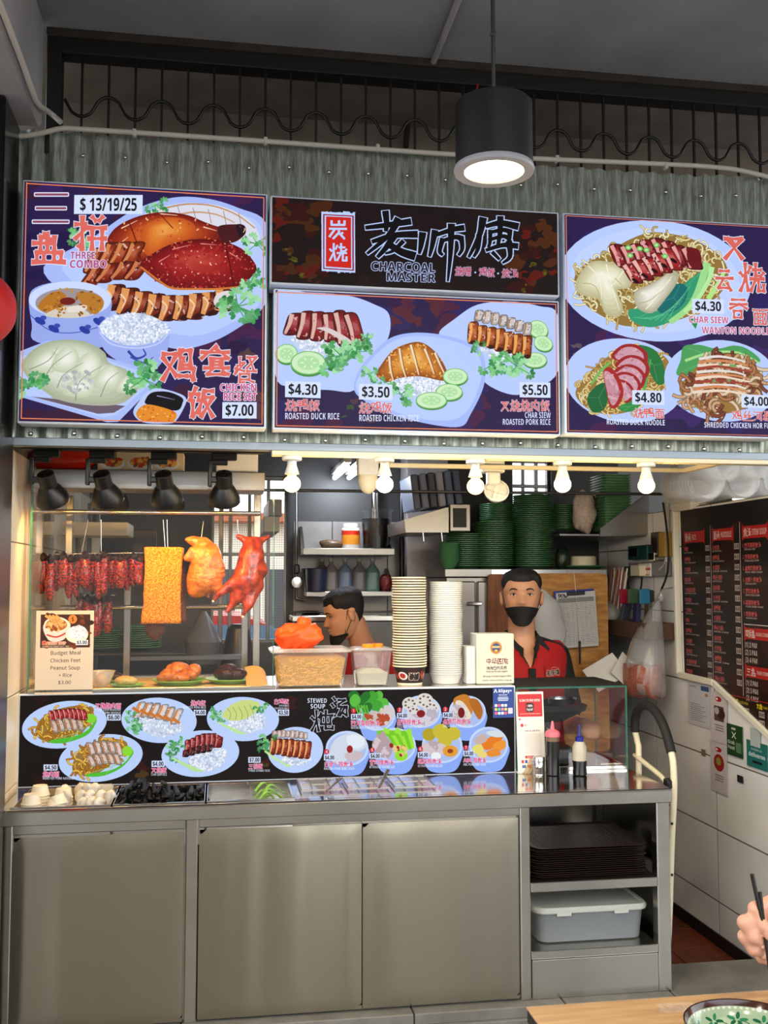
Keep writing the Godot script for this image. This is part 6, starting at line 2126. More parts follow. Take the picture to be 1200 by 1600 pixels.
	for b in [[-0.035,0.018,0.02,0.045,0.026],[0.0,0.035,-0.02,0.05,0.03],[0.035,0.02,0.02,0.04,0.022],[0.0,0.012,0.045,0.045,0.018],[0.05,0.032,-0.01,0.03,0.026],[-0.02,0.04,-0.03,0.035,0.02]]:
		var cp := single("chicken_piece", MB.new().blob(Vector3.ZERO, V3(b[3], b[4],0.03), noise3(0.018,20 + k), 0.45,14,9, Basis(Vector3.UP, k * 1.1) * Basis(Vector3.RIGHT, 0.4)), M.chicken_skin, "crisp brown roast chicken piece heaped on the green plate", "chicken piece", c0 + V3(b[0], b[1], b[2]), "roast chicken pieces on the green plate")
		k += 1
	c0 = V3(pz(357,1055,-0.53).x, yb + 0.012,-0.53)
	for b in [[-0.02,0.02,0.01,0.045,0.026],[0.025,0.018,0.015,0.04,0.024],[0.0,0.036,-0.015,0.04,0.022]]:
		single("braised_trotter", MB.new().blob(Vector3.ZERO, V3(b[3], b[4],0.03), noise3(0.02,30 + k), 0.4,14,9, Basis(Vector3.UP, k * 0.9)), M.trotter, "dark glossy braised trotter piece on the green plate", "trotter", c0 + V3(b[0], b[1], b[2]), "braised trotters on the green plate")
		k += 1
	single("chicken_piece", MB.new().blob(V3(0,0.018,0), V3(0.04,0.018,0.03), noise3(0.012,44), 0.25,14,9), M.pale_chicken, "pale steamed chicken piece on the small green plate", "chicken piece", V3(pz(197,1068,-0.43).x, yb + 0.004,-0.43))
	single("chicken_piece", MB.new().blob(V3(0,0.016,0), V3(0.035,0.014,0.025), noise3(0.012,45), 0.3,14,9), M.trotter, "dark roast slice on the plate behind the notice", "meat slice", V3(pz(178,1046,-0.62).x, yb + 0.006,-0.62))
	single("clear_bowl", MB.new().lathe([V2(0,0.002), V2(0.022,0.0), V2(0.03,0.01), V2(0.045,0.05), V2(0.049,0.055), V2(0.043,0.05), V2(0.028,0.012), V2(0,0.004)],24), M.film, "clear glass bowl beside the paper notice in the case", "bowl", V3(pz(158,1070,-0.46).x, yb, -0.46))
	single("pale_chicken_piece", MB.new().blob(V3(0,0.02,0), V3(0.022,0.02,0.022), noise3(0.02,46), 0.3,12,8), M.pale_chicken, "pale meat filling in the clear glass bowl", "meat", V3(pz(158,1070,-0.46).x, yb + 0.004,-0.46))

class Near:
	var host
	var at: Vector3
	var z: float
	func call3(u: float, v: float, dz: float) -> Vector3:
		return host.pz(u, v, z) - at + Vector3(0,0, dz)
func func_v(at: Vector3, z: float) -> Near:
	var n := Near.new()
	n.host = self
	n.at = at
	n.z = z
	return n

# ---------- boxes, bowls and the donation box on the serving shelf
func build_shelf_goods() -> void:
	var y := SHELF + 0.001
	var z := -0.47
	# noodle box
	var a := pz(483,1070, z)
	var o := thing("noodle_box", "clear plastic box full of yellow noodles with a lid", "food box", V3(a.x, y, z))
	var loops := [[0.225,0.15,0.02,0.0],[0.235,0.16,0.022,0.004],[0.268,0.185,0.026,0.118],[0.285,0.2,0.028,0.122]]
	part(o, "tub", loft(MB.new(), loops), M.clear_plastic)
	part(o, "lid", loft(MB.new(), [[0.28,0.195,0.03,0.123],[0.292,0.207,0.032,0.125],[0.292,0.207,0.032,0.131],[0.26,0.18,0.026,0.137],[0.25,0.17,0.024,0.134]]), M.film)
	var no := mottled("noodle_mass", Color(0.66,0.45,0.07), Color(0.93,0.72,0.22), 0.05,7.0,0.5,0.0,81,0.4)
	part(o, "noodle_bed", loft(MB.new(), [[0.215,0.14,0.018,0.006],[0.25,0.168,0.022,0.1],[0.2,0.12,0.02,0.108]]), M.noodle_mass)
	var st := MB.new()
	var g := RandomNumberGenerator.new()
	g.seed = 9
	for k in 230:
		var v := g.randf()
		var w := lerpf(0.222,0.252, v)
		var face := g.randf() < 0.75
		var p := V3(g.randf_range(-0.46,0.46) * w, 0.01 + v * 0.09, lerpf(0.0715,0.0845, v)) if face else V3(-lerpf(0.109,0.125, v), 0.01 + v * 0.09, g.randf_range(-0.06,0.06))
		var an := g.randf() * TAU
		var pts := []
		for i in 4:
			pts.append(p + V3(0,0,0.001))
			p += (V3(cos(an), sin(an) * 0.7,0) if face else V3(0, sin(an), cos(an))) * 0.009
			an += g.randf_range(-1.0,1.0)
			p.y = clampf(p.y, 0.006,0.1)
			p.x = clampf(p.x, -0.115,0.112)
		st.tube(pts, 0.0013,4, false)
	var sp := part(o, "noodle_strands", st, mat("noodle_yellow", Color(0.92,0.69,0.20), 0.45))
	sp.set_meta("kind", "stuff")
	# orange bag
	var ob := mat("orange_film", Color(0.98,0.40,0.16), 0.3)
	ob.backlight_enabled = true
	ob.backlight = Color(0.8,0.3,0.1)
	var bg := MB.new()
	bg.blob(V3(0,0.04,0), V3(0.086,0.05,0.06), noise3(0.022,3,3), 0.34,34,20)
	bg.blob(V3(0.016,0.078,0.0), V3(0.026,0.034,0.02), noise3(0.04,5,3), 0.5,20,12)
	single("orange_bag", bg, M.orange_film, "crumpled orange plastic bag lying on the noodle box lid", "plastic bag", V3(pz(467,1000, z).x, y + 0.136, z))
	# rice noodle box
	a = pz(579,1070, z + 0.01)
	o = thing("garnish_box", "small clear plastic box with white shreds and yellow caps on top", "food box", V3(a.x, y, z + 0.01))
	part(o, "tub", loft(MB.new(), [[0.105,0.11,0.012,0.0],[0.112,0.116,0.014,0.003],[0.138,0.136,0.018,0.123],[0.146,0.144,0.02,0.126]]), M.clear_plastic)
	var gl2 := part(o, "lid", loft(MB.new(), [[0.146,0.144,0.02,0.127],[0.148,0.146,0.02,0.132],[0.13,0.128,0.018,0.135]]), M.film)
	mottled("white_shred", Color(0.66,0.64,0.56), Color(0.88,0.87,0.80), 0.06,8.0,0.6,0.0,82,0.4)
	part(o, "shreds", loft(MB.new(), [[0.1,0.104,0.012,0.004],[0.115,0.118,0.014,0.045],[0.06,0.06,0.014,0.06]]), M.white_shred)
	mat("yellow_plastic", Color(0.86,0.55,0.05), 0.35)
	for k in 2: part(gl2, "yellow_cap", MB.new().lathe([V2(0,0), V2(0.019,0), V2(0.02,0.003), V2(0.02,0.01), V2(0.017,0.012), V2(0,0.012)],14, Transform3D(Basis.IDENTITY, V3(-0.012 + k * 0.038,0.1355,0.02 - 0.03 * k)), 1.1), M.yellow_plastic)
	# paper bowls: one printed at the bottom, the rest nested upside up
	var bp := Paper.new(self, 512,128, V2(0,0), V2(400,0), V2(400,100), V2(0,100))
	bp.rect(0,0,400,100, Color(0.11,0.05,0.04))
	smear(bp, Rect2(0,0,400,100), [Color(0.2,0.07,0.05), Color(0.08,0.04,0.04)],20,10,30,170)
	for k in 3:
		var x := 20 + k * 133
		bp.han("师傅", x, 20, x + 45,62,6, Color(0.10,0.06,0.06), Color(0.86,0.82,0.76), 2.5)
		bp.ell(x + 70,48,15,30, Color(0.5,0.08,0.06), 0.4)
		bp.ell(x + 66,42,6,18, Color(0.75,0.3,0.2), 0.4)
		bp.ell(x + 103,45,22,26, Color(0.84,0.82,0.8), 0.5)
		bp.ell(x + 103,45,14,17, Color(0.6,0.14,0.1), 0.5)
	mat("cream_paper", Color(0.93,0.88,0.76), 0.55)
	mat("brown_print", Color(0.12,0.055,0.04), 0.5)
	z = -0.44
	a = pz(640,1072, z)
	var R := 0.0605
	var prof := [V2(0,0.004), V2(R * 0.74,0.0), V2(R * 0.75,0.004), V2(R * 0.975,0.066)]
	var rim := MB.new()
	var rp := []
	for k in 25: rp.append(V3(cos(TAU * k / 24) * R, 0.068, sin(TAU * k / 24) * R))
	rim.tube(rp, 0.0032,6, false)
	var rim_m := rim.done()
	var wall := MB.new().lathe([V2(R * 0.75,0.0), V2(R * 0.975,0.066)],28).done()
	var b0 := thing("paper_bowl", "printed paper bowl at the bottom of the tall bowl stack", "bowl", V3(a.x, y, z), "stacked paper bowls")
	part(b0, "wall", MB.new().lathe([V2(R * 0.78,0.008), V2(R * 0.975,0.066)],28), printed("bowl_print", bp.tex()))
	part(b0, "foot", MB.new().lathe([V2(0,0.003), V2(R * 0.76,0.0), V2(R * 0.78,0.008), V2(0,0.008)],28), M.cream_paper)
	part(b0, "rim", rim_m, M.cream_paper)
	var b1: Node3D = null
	for k in 33:
		var p := V3(a.x + 0.0012 * sin(k * 0.7) - (0.0025 if k > 20 else 0.0), y + 0.0097 * (k + 1), z + 0.001 * sin(k * 1.3))
		if b1 == null:
			b1 = thing("paper_bowl", "nested paper bowl with cream rim in the tall stack", "bowl", p, "stacked paper bowls")
			part(b1, "wall", wall, M.brown_print)
			part(b1, "rim", rim_m, M.cream_paper)
		else: copy(b1, p)
	# translucent plastic bowls
	z = -0.47
	a = pz(697,1070, z)
	R = 0.0615
	var pw := MB.new().lathe([V2(0,0.002), V2(R * 0.8,0.0), V2(R * 0.95,0.034), V2(R, 0.035), V2(R, 0.038), V2(R * 0.93,0.038), V2(R * 0.78,0.003), V2(0,0.004)],24).done()
	var p0: Node3D = null
	for k in 44:
		var p := V3(a.x + 0.0015 * sin(k * 0.5), y + 0.0078 * k, z)
		if p0 == null: p0 = single("plastic_bowl", pw, M.milky_plastic, "milky plastic takeaway bowl nested in the white stack", "bowl", p, "stacked plastic takeaway bowls")
		else: copy(p0, p)
	# donation box
	z = -0.40
	a = pz(745,1071, z)
	var b := pz(803,990, z)
	var w := b.x - a.x
	var h := b.y - y
	var bb := Paper.new(self, 260,360, V2(330,820), V2(498,820), V2(498,1036), V2(330,1036))
	bb.rect(320,810,510,1050, Color(0.80,0.79,0.72))
	bb.ell(417,879,27,28, Color(0.72,0.45,0.12))
	bb.ell(417,879,19,20, Color(0.16,0.26,0.45))
	bb.rect(399,872,435,880, Color(0.82,0.7,0.45))
	bb.ell(417,892,8,5, Color(0.85,0.68,0.2))
	bb.han("中华医院", 370,926,472,950,3, Color(0.42,0.10,0.10))
	bb.han("谢谢您的支持", 372,960,466,976,1.8, Color(0.25,0.2,0.2))
	bb.text("Thank you for your support", 370,980,469,987, Color(0.2,0.18,0.18))
	bb.text("640 Lorong 4 Toa Payoh Singapore 319522", 356,1001,486,1008, Color(0.25,0.22,0.22))
	bb.text("www.centralclinic.org.sg", 354,1019,488,1025, Color(0.25,0.22,0.22))
	o = thing("donation_box", "white acrylic donation box with a round gold emblem", "box", V3(a.x, y, z))
	part(o, "box", MB.new().span(V3(0,0,-0.1), V3(w, h, 0), 0.003), M.white_enamel)
	part(o, "side_pocket", MB.new().span(V3(-0.035,0,-0.09), V3(-0.001, h * 0.75,-0.01), 0.003), M.white_enamel)
	var q := MB.new()
	q.quad(V3(0.002,0.002,0.0006), V3(w - 0.002,0.002,0.0006), V3(w - 0.002, h - 0.002,0.0006), V3(0.002, h - 0.002,0.0006))
	part(o, "label_face", q, printed("donation_print", bb.tex(), 0.0,0.3))

# ---------- lamps: five bulbs under the front rail, four spots, the pendant, tubes in the kitchen
func build_lamps() -> void:
	# rails
	var yr := 1.955
	single("cable_trunking", MB.new().span(V3(0.165, yr - 0.008,-0.055), V3(2.35, yr + 0.008,-0.012), 0.002), M.cream_plastic, "cream cable trunking that carries the five front bulbs", "trunking")
	single("cable_trunking", MB.new().span(V3(0.165, yr + 0.014,-0.075), V3(2.35, yr + 0.028,-0.03), 0.002), M.white_plastic, "white upper trunking behind the metal flashing", "trunking")
	var zr := -0.40
	single("cable_trunking", MB.new().span(V3(0.6,1.958, zr - 0.02), V3(1.775,1.974, zr), 0.002), M.cream_plastic, "thin cream rear rail parallel to the front trunking", "trunking")
	single("cable_trunking", MB.new().span(V3(1.755,1.957, zr), V3(1.775,1.975,-0.03), 0.002), M.cream_plastic, "short cream rail joining the front and rear trunking", "trunking")
	var bulbs := [[456,756,0],[601,757,1],[743,760,0],[879,757,2],[1010,759,0]]
	var lb := ["warm glowing bulb beside the glass case", "cool white glowing bulb in front of the domed white box", "warm half frosted bulb beside the small wall fan", "warm white glowing bulb above the tall plate stacks", "warm glowing bulb beside the green tray stack"]
	for i in 5:
		var c := pz(bulbs[i][0], bulbs[i][1],-0.035)
		var kind: int = bulbs[i][2]
		var col: Color = [Color(1.0,0.80,0.48), Color(0.90,0.97,1.0), Color(1.0,0.90,0.68)][kind]
		var o := thing("lamp_bulb", lb[i] + " on its white holder", "lamp", V3(c.x, yr - 0.008, c.z))
		var d: float = c.y - (yr - 0.008)
		part(o, "mount", MB.new().lathe([V2(0,0), V2(0.031,0), V2(0.032,-0.002), V2(0.032,-0.012), V2(0.028,-0.014), V2(0,-0.014)],20), M.white_enamel)
		var hol := part(o, "holder", MB.new().lathe([V2(0.015,-0.014), V2(0.015,-0.028), V2(0.0225,-0.052), V2(0.024,-0.058), V2(0,-0.058)],20), M.white_enamel)
		part(hol, "neck", MB.new().lathe([V2(0.0145,-0.056), V2(0.0155,-0.066), V2(0.021, d + 0.018), V2(0.0, d + 0.018)],20), M.white_plastic)
		var gl := MB.new().blob(V3(0, d, 0), V3(0.0285,0.0275,0.0285), null, 0.0,20,12)
		part(o, "glowing_globe", gl, glow("bulb_glow_%d" % i, col, [14.0,11.0,9.0,14.0,14.0][i]))
		var l := OmniLight3D.new()
		l.name = "bulb_light"
		o.add_child(l)
		l.position = V3(0, d, 0)
		l.light_color = col
		l.light_energy = 0.1
		l.light_size = 0.028
		l.omni_range = 12.0
		l.shadow_enabled = true
	# spot lamps on a black track
	single("lamp_track", MB.new().span(V3(-0.64,1.975,-0.24), V3(0.15,1.995,-0.2), 0.002), M.black_metal, "black lamp track above the glass case", "track")
	var us := [75,162,258,352]
	for i in 4:
		var zc := -0.22
		var neck := pz(us[i] - 2,748, zc)
		var o := thing("spot_lamp", ["black track spot lamp above the left end of the pork strips", "black track spot lamp above the right end of the pork strips", "black track spot lamp above the pork belly", "black track spot lamp above the roast duck"][i], "lamp", V3(neck.x, 1.975, zc))
		var dirv := V3([0.16,0.16,0.1,0.02][i],-0.78,-0.56).normalized()
		var nk := V3(0, neck.y - 1.975,0.0)
		part(o, "track_adapter", MB.new().box(V3(0.0,-0.012,0), V3(0.085,0.024,0.035), 0.003), M.black_metal)
		part(o, "bracket", MB.new().box(V3(-0.018,-0.032,0), V3(0.06,0.018,0.02), 0.003).box(V3(-0.047,-0.07,0.0), V3(0.014,0.09,0.022), 0.003).box(V3(-0.034, nk.y - 0.004,0.0), V3(0.03,0.02,0.02), 0.003), M.black_metal)
		var bs := Basis(Quaternion(Vector3.DOWN, dirv))
		var xf := Transform3D(bs, nk - dirv * 0.02)
		var nkp := part(o, "neck", MB.new().lathe([V2(0,0.002), V2(0.026,0.0), V2(0.028,-0.002), V2(0.029,-0.05), V2(0.0,-0.05)],22, xf), M.black_metal)
		for k in 3: part(nkp, "vent_slot", MB.new().box(xf * V3([0.0,-0.011,0.011][k],0.0025,[-0.014,0.008,0.008][k]), V3(0.009,0.002,0.005), 0.0005, bs), M.black_gloss)
		var shp := part(o, "shade", MB.new().lathe([V2(0.028,-0.046), V2(0.036,-0.056), V2(0.051,-0.085), V2(0.055,-0.1), V2(0.055,-0.108), V2(0.052,-0.108), V2(0.048,-0.085), V2(0.03,-0.06), V2(0,-0.06)],26, xf), M.black_metal)
		part(shp, "glowing_lens", MB.new().blob(xf * V3(0,-0.076,0), V3(0.03,0.02,0.03), null, 0.0,16,8, bs), glow("spot_glow_%d" % i, Color(1.0,0.78,0.42), 12.0))
		var l := SpotLight3D.new()
		l.name = "spot_light"
		o.add_child(l)
		l.transform = Transform3D(Basis.looking_at(dirv, Vector3.BACK), xf * V3(0,-0.076,0))
		l.light_color = Color(1.0,0.76,0.40)
		l.light_energy = 0.26
		l.spot_angle = 62.0
		l.spot_angle_attenuation = 0.6
		l.light_size = 0.018
		l.spot_range = 9.0
		l.shadow_enabled = true
	# pendant cylinder in the hall
	var zp := 0.9
	var c := pz(772,270, zp)
	var o := thing("pendant_lamp", "black cylinder pendant lamp with white rim hanging from the ceiling", "lamp", V3(c.x, 3.31, zp))
	var yb := c.y - 3.31
	var ht := pz(772,162, zp).y - c.y
	var R := 0.0945
	part(o, "rod", MB.new().tube([V3(0,0,0), V3(0, yb + ht, 0)],0.0055,8), M.dark_steel)
	part(o, "rod_joint", MB.new().box(V3(0, pz(772,54, zp).y - 3.31,0), V3(0.016,0.008,0.016), 0.002), M.dark_steel)
	part(o, "housing", MB.new().lathe([V2(0, yb + ht), V2(R - 0.006, yb + ht), V2(R, yb + ht - 0.006), V2(R, yb + 0.012), V2(0, yb + 0.012)],40), M.black_metal)
	part(o, "rim", MB.new().lathe([V2(R + 0.002, yb + 0.014), V2(R + 0.004, yb + 0.006), V2(R + 0.002, yb), V2(R * 0.78, yb + 0.001), V2(R * 0.76, yb + 0.008), V2(R * 0.76, yb + 0.014)],40), mat("rim_grey", Color(0.62,0.63,0.66), 0.4))
	part(o, "wire", MB.new().tube([V3(-0.045, yb + ht, 0.01), V3(-0.046, yb + ht + 0.02,0.012), V3(-0.042, yb + ht + 0.04,0.01)],0.0016,5), M.car_red)
	part(o, "glowing_diffuser", MB.new().lathe([V2(0, yb + 0.006), V2(R * 0.76, yb + 0.006)],40), glow("pendant_glow", Color(1.0,0.97,0.80), 7.0))
	var l := AreaLight3D.new()
	l.name = "diffuser_light"
	o.add_child(l)
	l.position = V3(0, yb - 0.006,0)
	l.rotation.x = -PI / 2
	l.area_size = V2(R * 1.3, R * 1.3)
	l.light_color = Color(1.0,0.95,0.82)
	l.light_energy = 1.6
	l.area_range = 9.0
	l.shadow_enabled = true
	# the same pendants go on along the hall; their streaks show in the steel doors
	for q in [[-1.55,0.9, "first"],[2.85,0.9, "second"],[-0.4,2.6, "third"],[0.45,2.6, "fourth"],[1.3,2.6, "fifth"]]:
		copy(o, V3(q[0],3.31, q[1]), "black cylinder pendant lamp farther along the hall, " + q[2] + " of its row")
	# fluorescent tubes in the kitchen
	for k in 2:
		var t := thing("tube_lamp", "white fluorescent tube under the dark kitchen ceiling", "lamp", pz(536 + k * 24,735,-1.75), "kitchen ceiling tubes")
		part(t, "batten", MB.new().box(V3(0,0.03,-0.1), V3(0.035,0.025,0.6), 0.003), M.white_enamel)
		part(t, "hanger", MB.new().span(V3(-0.006,0.04,-0.11), V3(0.006,2.5 - t.position.y, -0.09)), M.dark_steel)
		part(t, "glowing_tube", MB.new().tube([V3(0,0.0,0.17), V3(0,0.0,-0.37)],0.013,10), glow("tube_glow_%d" % k, Color(0.93,0.96,1.0), 3.0))
		var tl := OmniLight3D.new()
		tl.name = "tube_light"
		t.add_child(tl)
		tl.position = V3(0,-0.03,-0.1)
		tl.light_color = Color(0.93,0.96,1.0)
		tl.light_energy = 0.2
		tl.light_size = 0.05
		tl.omni_range = 9.0
		tl.shadow_enabled = true
	# red paper lantern at the left
	var lc := V3(-0.71,2.305,0.32)
	var rl := mat("lantern_red", Color(0.72,0.05,0.05), 0.6)
	rl.backlight_enabled = true
	rl.backlight = Color(0.3,0.02,0.02)
	var la := thing("paper_lantern", "round red ribbed paper lantern beside the black pillar", "lantern", lc)
	var rows := []
	for i in 25:
		var th := PI * (0.09 + 0.82 * i / 24.0)
		var row := []
		for k in 32:
			var an := TAU * k / 32
			var f := 1.0 - 0.02 * (k % 2)
			row.append(V3(sin(th) * cos(an) * 0.145 * f, -cos(th) * 0.118,-sin(th) * sin(an) * 0.145 * f))
		rows.append(row)
	part(la, "shade", MB.new().skin(rows, true, true), M.lantern_red)
	part(la, "cap", MB.new().lathe([V2(0,0.125), V2(0.045,0.125), V2(0.045,0.108), V2(0,0.108)],18), M.yellow_plastic)
	part(la, "cap", MB.new().lathe([V2(0,-0.108), V2(0.045,-0.108), V2(0.045,-0.125), V2(0,-0.125)],18), M.yellow_plastic)
	part(la, "cord", MB.new().tube([V3(0,0.12,0), V3(0,2.967 - lc.y, 0)],0.002,5), M.car_red)
	part(la, "tassel", MB.new().lathe([V2(0.004,-0.125), V2(0.012,-0.15), V2(0.014,-0.22), V2(0,-0.22)],8), M.car_red)

# box that covers the photograph's rectangle u0,v0 - u1,v1 on the plane z, going back by deep
func cover(u0: float, v0: float, u1: float, v1: float, z: float, deep: float, bev := 0.003) -> MB:
	var a := pz(u0, v1, z)
	var b := pz(u1, v0, z)
	return MB.new().span(V3(a.x, a.y, z - deep), V3(b.x, b.y, z), bev)
func jug(h: float, w: float) -> MB:
	return loft(MB.new(), [[w * 0.92, w * 0.6,0.02,0.0],[w, w * 0.66,0.024,0.01],[w, w * 0.66,0.024, h * 0.62],[w * 0.8, w * 0.5,0.02, h * 0.74],[w * 0.3, w * 0.3,0.012, h * 0.9],[w * 0.3, w * 0.3,0.012, h]])

func build_back_kitchen() -> void:
	var zb := -2.19
	# two wall shelves
	var ys := []
	for r in [[473,617,857,867, "upper steel wall shelf with a jar and a tub"],[478,617,924,932, "lower steel wall shelf with plastic jugs"]]:
		var a := pz(r[0], r[3],-1.97)
		var b := pz(r[1], r[2],-1.97)
		var o := thing("wall_shelf", r[4], "shelf", V3(a.x, a.y, zb))
		part(o, "board", MB.new().span(V3(0,0.0,0.0), V3(b.x - a.x, b.y - a.y, 0.22), 0.003), M.dull_steel)
		for x: float in [0.0, b.x - a.x - 0.015]: part(o, "bracket", MB.new().extrude(PackedVector2Array([V2(0,0), V2(0.2,0.0), V2(0.03,0.12), V2(0,0.12)]), 0.012, Transform3D(Basis(V3(0,0,1), V3(0,1,0), V3(-1,0,0)), V3(x, b.y - a.y, 0.002))), M.dull_steel)
		ys.append(b.y)
	var z := -2.04
	var tub := thing("sauce_tub", "large clear tub of dark sauce on the upper shelf", "tub", V3(pz(588,850, z).x, ys[0] + 0.001, z))
	part(tub, "tub", MB.new().lathe([V2(0,0), V2(0.07,0), V2(0.082,0.19), V2(0.088,0.195), V2(0.088,0.205), V2(0,0.205)],24), M.glass)
	part(tub, "sauce", MB.new().lathe([V2(0,0.003), V2(0.0685,0.003), V2(0.0785,0.155), V2(0,0.155)],24), M.dark_sauce)
	var jar := thing("seasoning_jar", "white plastic jar with an orange and yellow label", "jar", V3(pz(548,850, z).x, ys[0] + 0.001, z))
	var jb2 := part(jar, "body", MB.new().lathe([V2(0,0), V2(0.046,0), V2(0.048,0.004), V2(0.048,0.1), V2(0.04,0.112), V2(0,0.112)],22), M.white_plastic)
	part(jb2, "label", MB.new().lathe([V2(0.0486,0.02), V2(0.0486,0.085)],22), mat("label_yellow", Color(0.80,0.50,0.12), 0.5))
	part(jb2, "label_band", MB.new().lathe([V2(0.0488,0.07), V2(0.0488,0.092)],22), M.orange_plastic)
	part(jar, "lid", MB.new().lathe([V2(0,0.112), V2(0.043,0.112), V2(0.043,0.13), V2(0,0.132)],22), M.white_plastic)
	single("spice_bag", MB.new().blob(V3(0,0.022,0), V3(0.062,0.026,0.04), noise3(0.02,8), 0.35,16,10), mat("brown_bag", Color(0.36,0.28,0.2), 0.4), "clear bag of brown spice on the upper shelf", "bag", V3(pz(516,850, z).x, ys[0], z))
	var jc := [Color(0.34,0.30,0.28), Color(0.40,0.37,0.36), Color(0.34,0.40,0.50), Color(0.36,0.35,0.35), Color(0.30,0.42,0.40)]
	var jl := ["brownish", "taupe", "bluish", "charcoal", "teal tinted"]
	for k in 5:
		var o := thing("plastic_jug", jl[k] + " plastic oil jug on the lower shelf", "jug", V3(pz([505,517,539,561,582][k],918, z).x, ys[1] + 0.001, z + (0.0 if k else -0.06)), "plastic jugs on the lower shelf")
		part(o, "body", jug(0.155,0.078), mat("jug_%d" % k, jc[k],0.3))
		part(o, "cap", MB.new().lathe([V2(0,0.155), V2(0.015,0.155), V2(0.015,0.17), V2(0,0.17)],12), M.grey_plastic)
	single("blue_tub", MB.new().lathe([V2(0,0), V2(0.05,0), V2(0.056,0.115), V2(0.06,0.118), V2(0.054,0.118), V2(0.048,0.004), V2(0,0.006)],20), mat("navy_plastic", Color(0.12,0.14,0.24), 0.4), "dark blue tub at the end of the lower shelf", "tub", V3(pz(494,918, z + 0.05).x, ys[1] + 0.001, z + 0.05))
	single("red_bag", MB.new().blob(V3(0,0.045,0), V3(0.035,0.05,0.035), noise3(0.03,12), 0.3,14,9), mat("dull_red", Color(0.40,0.10,0.10), 0.45), "small red bag at the end of the lower shelf", "bag", V3(pz(603,918, z).x, ys[1], z))
	# back worktop and pipes
	var bw := thing("back_counter", "steel back counter with black rail behind the bent cook", "counter", V3(pz(456,960,-1.95).x, 0, zb))
	var yt := pz(500,962,-1.95).y
	part(bw, "top", MB.new().span(V3(0, yt - 0.03,0), V3(0.62, yt, 0.24), 0.004), M.brushed_steel)
	part(bw, "body", MB.new().span(V3(0.02,0,0), V3(0.6, yt - 0.03,0.22), 0.003), M["grey_tile_1"])
	var brl := part(bw, "rail", MB.new().span(V3(0, yt + 0.012,0.2), V3(0.62, yt + 0.022,0.215), 0.002), M.black_metal)
	for x in [0.02,0.3,0.6]: part(brl, "rail_post", MB.new().span(V3(x - 0.005, yt, 0.2), V3(x + 0.005, yt + 0.013,0.21)), M.black_metal)
	single("frying_pan", MB.new().lathe([V2(0,0), V2(0.05,0), V2(0.065,0.02), V2(0.062,0.02), V2(0.048,0.004), V2(0,0.004)],18), M.black_metal, "small black pan on the back counter", "pan", V3(pz(484,955,-2.05).x, yt + 0.001,-2.05))
	var gp := thing("gas_pipe", "thin gas pipe with a round gauge on the grey tiles", "pipe", pz(463,935,-2.14))
	var up := pz(463,765,-2.14) - gp.position
	part(gp, "pipe", MB.new().tube([V3(0.04,-0.01,0), Vector3.ZERO, up],0.008,8), M.dark_steel)
	var gy := pz(463,910,-2.14).y - gp.position.y
	part(gp, "gauge", MB.new().lathe([V2(0,-0.012), V2(0.028,-0.012), V2(0.028,0.012), V2(0,0.014)],18, Transform3D(Basis(Vector3.RIGHT, PI / 2), V3(0, gy, 0.02))), M.bright_steel)
	part(gp, "valve", MB.new().box(V3(0, gy + 0.07,0.01), V3(0.03,0.05,0.03), 0.006), M.black_metal)
	single("vent_pipe", MB.new().tube([pz(585,812,-2.12), pz(585,690,-2.12)],0.022,14), M.bright_steel, "bright steel vent pipe above the sauce tub", "pipe")
	single("drain_pipe", MB.new().tube([pz(628,1010,-2.1), pz(628,760,-2.1)],0.013,8), M.black_metal, "dark upright pipe between the shelves and the hood", "pipe")
	single("curtain_rod", MB.new().tube([V3(-0.66, pz(424,767,-1.3).y, -1.3), V3(2.1, pz(745,768,-1.3).y, -1.3)],0.007,8), M.dark_steel, "dark steel rod across the kitchen under the ceiling", "rod")
	single("wall_panel", cover(636,700,700,1010,-2.0,0.19), M["grey_tile_2"], "plain grey wall panel beside the fridge", "panel")
	# hood with stacked boards above
	var hd := thing("steel_hood", "angled steel hood box with hooks under it", "hood", pz(665,812,-1.45))
	var hp := PackedVector2Array()
	for q in [[632,812],[697,793],[701,793],[701,832],[634,832]]: hp.append(V2((pz(q[0], q[1],-1.45) - hd.position).x, (pz(q[0], q[1],-1.45) - hd.position).y))
	part(hd, "shell", MB.new().extrude(hp, 0.5), M.dull_steel)
	for u in [661,690]: part(hd, "hook", MB.new().tube([pz(u, 832,-1.46) - hd.position, pz(u + 1,846,-1.46) - hd.position],0.004,6), M.bright_steel)
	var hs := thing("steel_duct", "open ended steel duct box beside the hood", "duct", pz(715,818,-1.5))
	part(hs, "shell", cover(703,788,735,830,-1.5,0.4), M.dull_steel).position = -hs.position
	part(hs, "opening", cover(708,794,729,824,-1.498,0.003), M.black_paint).position = -hs.position  # black sheet painted in for the shade inside the duct; the box is solid
	for k in 6:
		var c := pz(648 + k * 13,792 - k * 1.5,-1.55)
		single("cutting_board", MB.new().box(V3(0,0.09,0), V3(0.035,0.17,0.3), 0.006, Basis(Vector3.BACK, 0.12)), mat("board_%d" % k, [Color(0.30,0.33,0.40), Color(0.42,0.45,0.52), Color(0.24,0.26,0.32), Color(0.56,0.58,0.62), Color(0.33,0.38,0.50), Color(0.26,0.30,0.40)][k],0.45), ["slate", "pale blue grey", "dark slate", "light grey", "steel blue", "navy grey"][k] + " plastic board standing above the hood", "board", c + V3(0,-0.02,-0.12), "plastic boards above the hood")
	# boxes on the ceiling side
	var jb := thing("junction_box", "white double junction box with a domed cover on the rear rail", "junction box", pz(574,722,-0.42))
	part(jb, "box", cover(560,709,592,741,-0.42,0.06,0.004), M.white_enamel).position = -jb.position
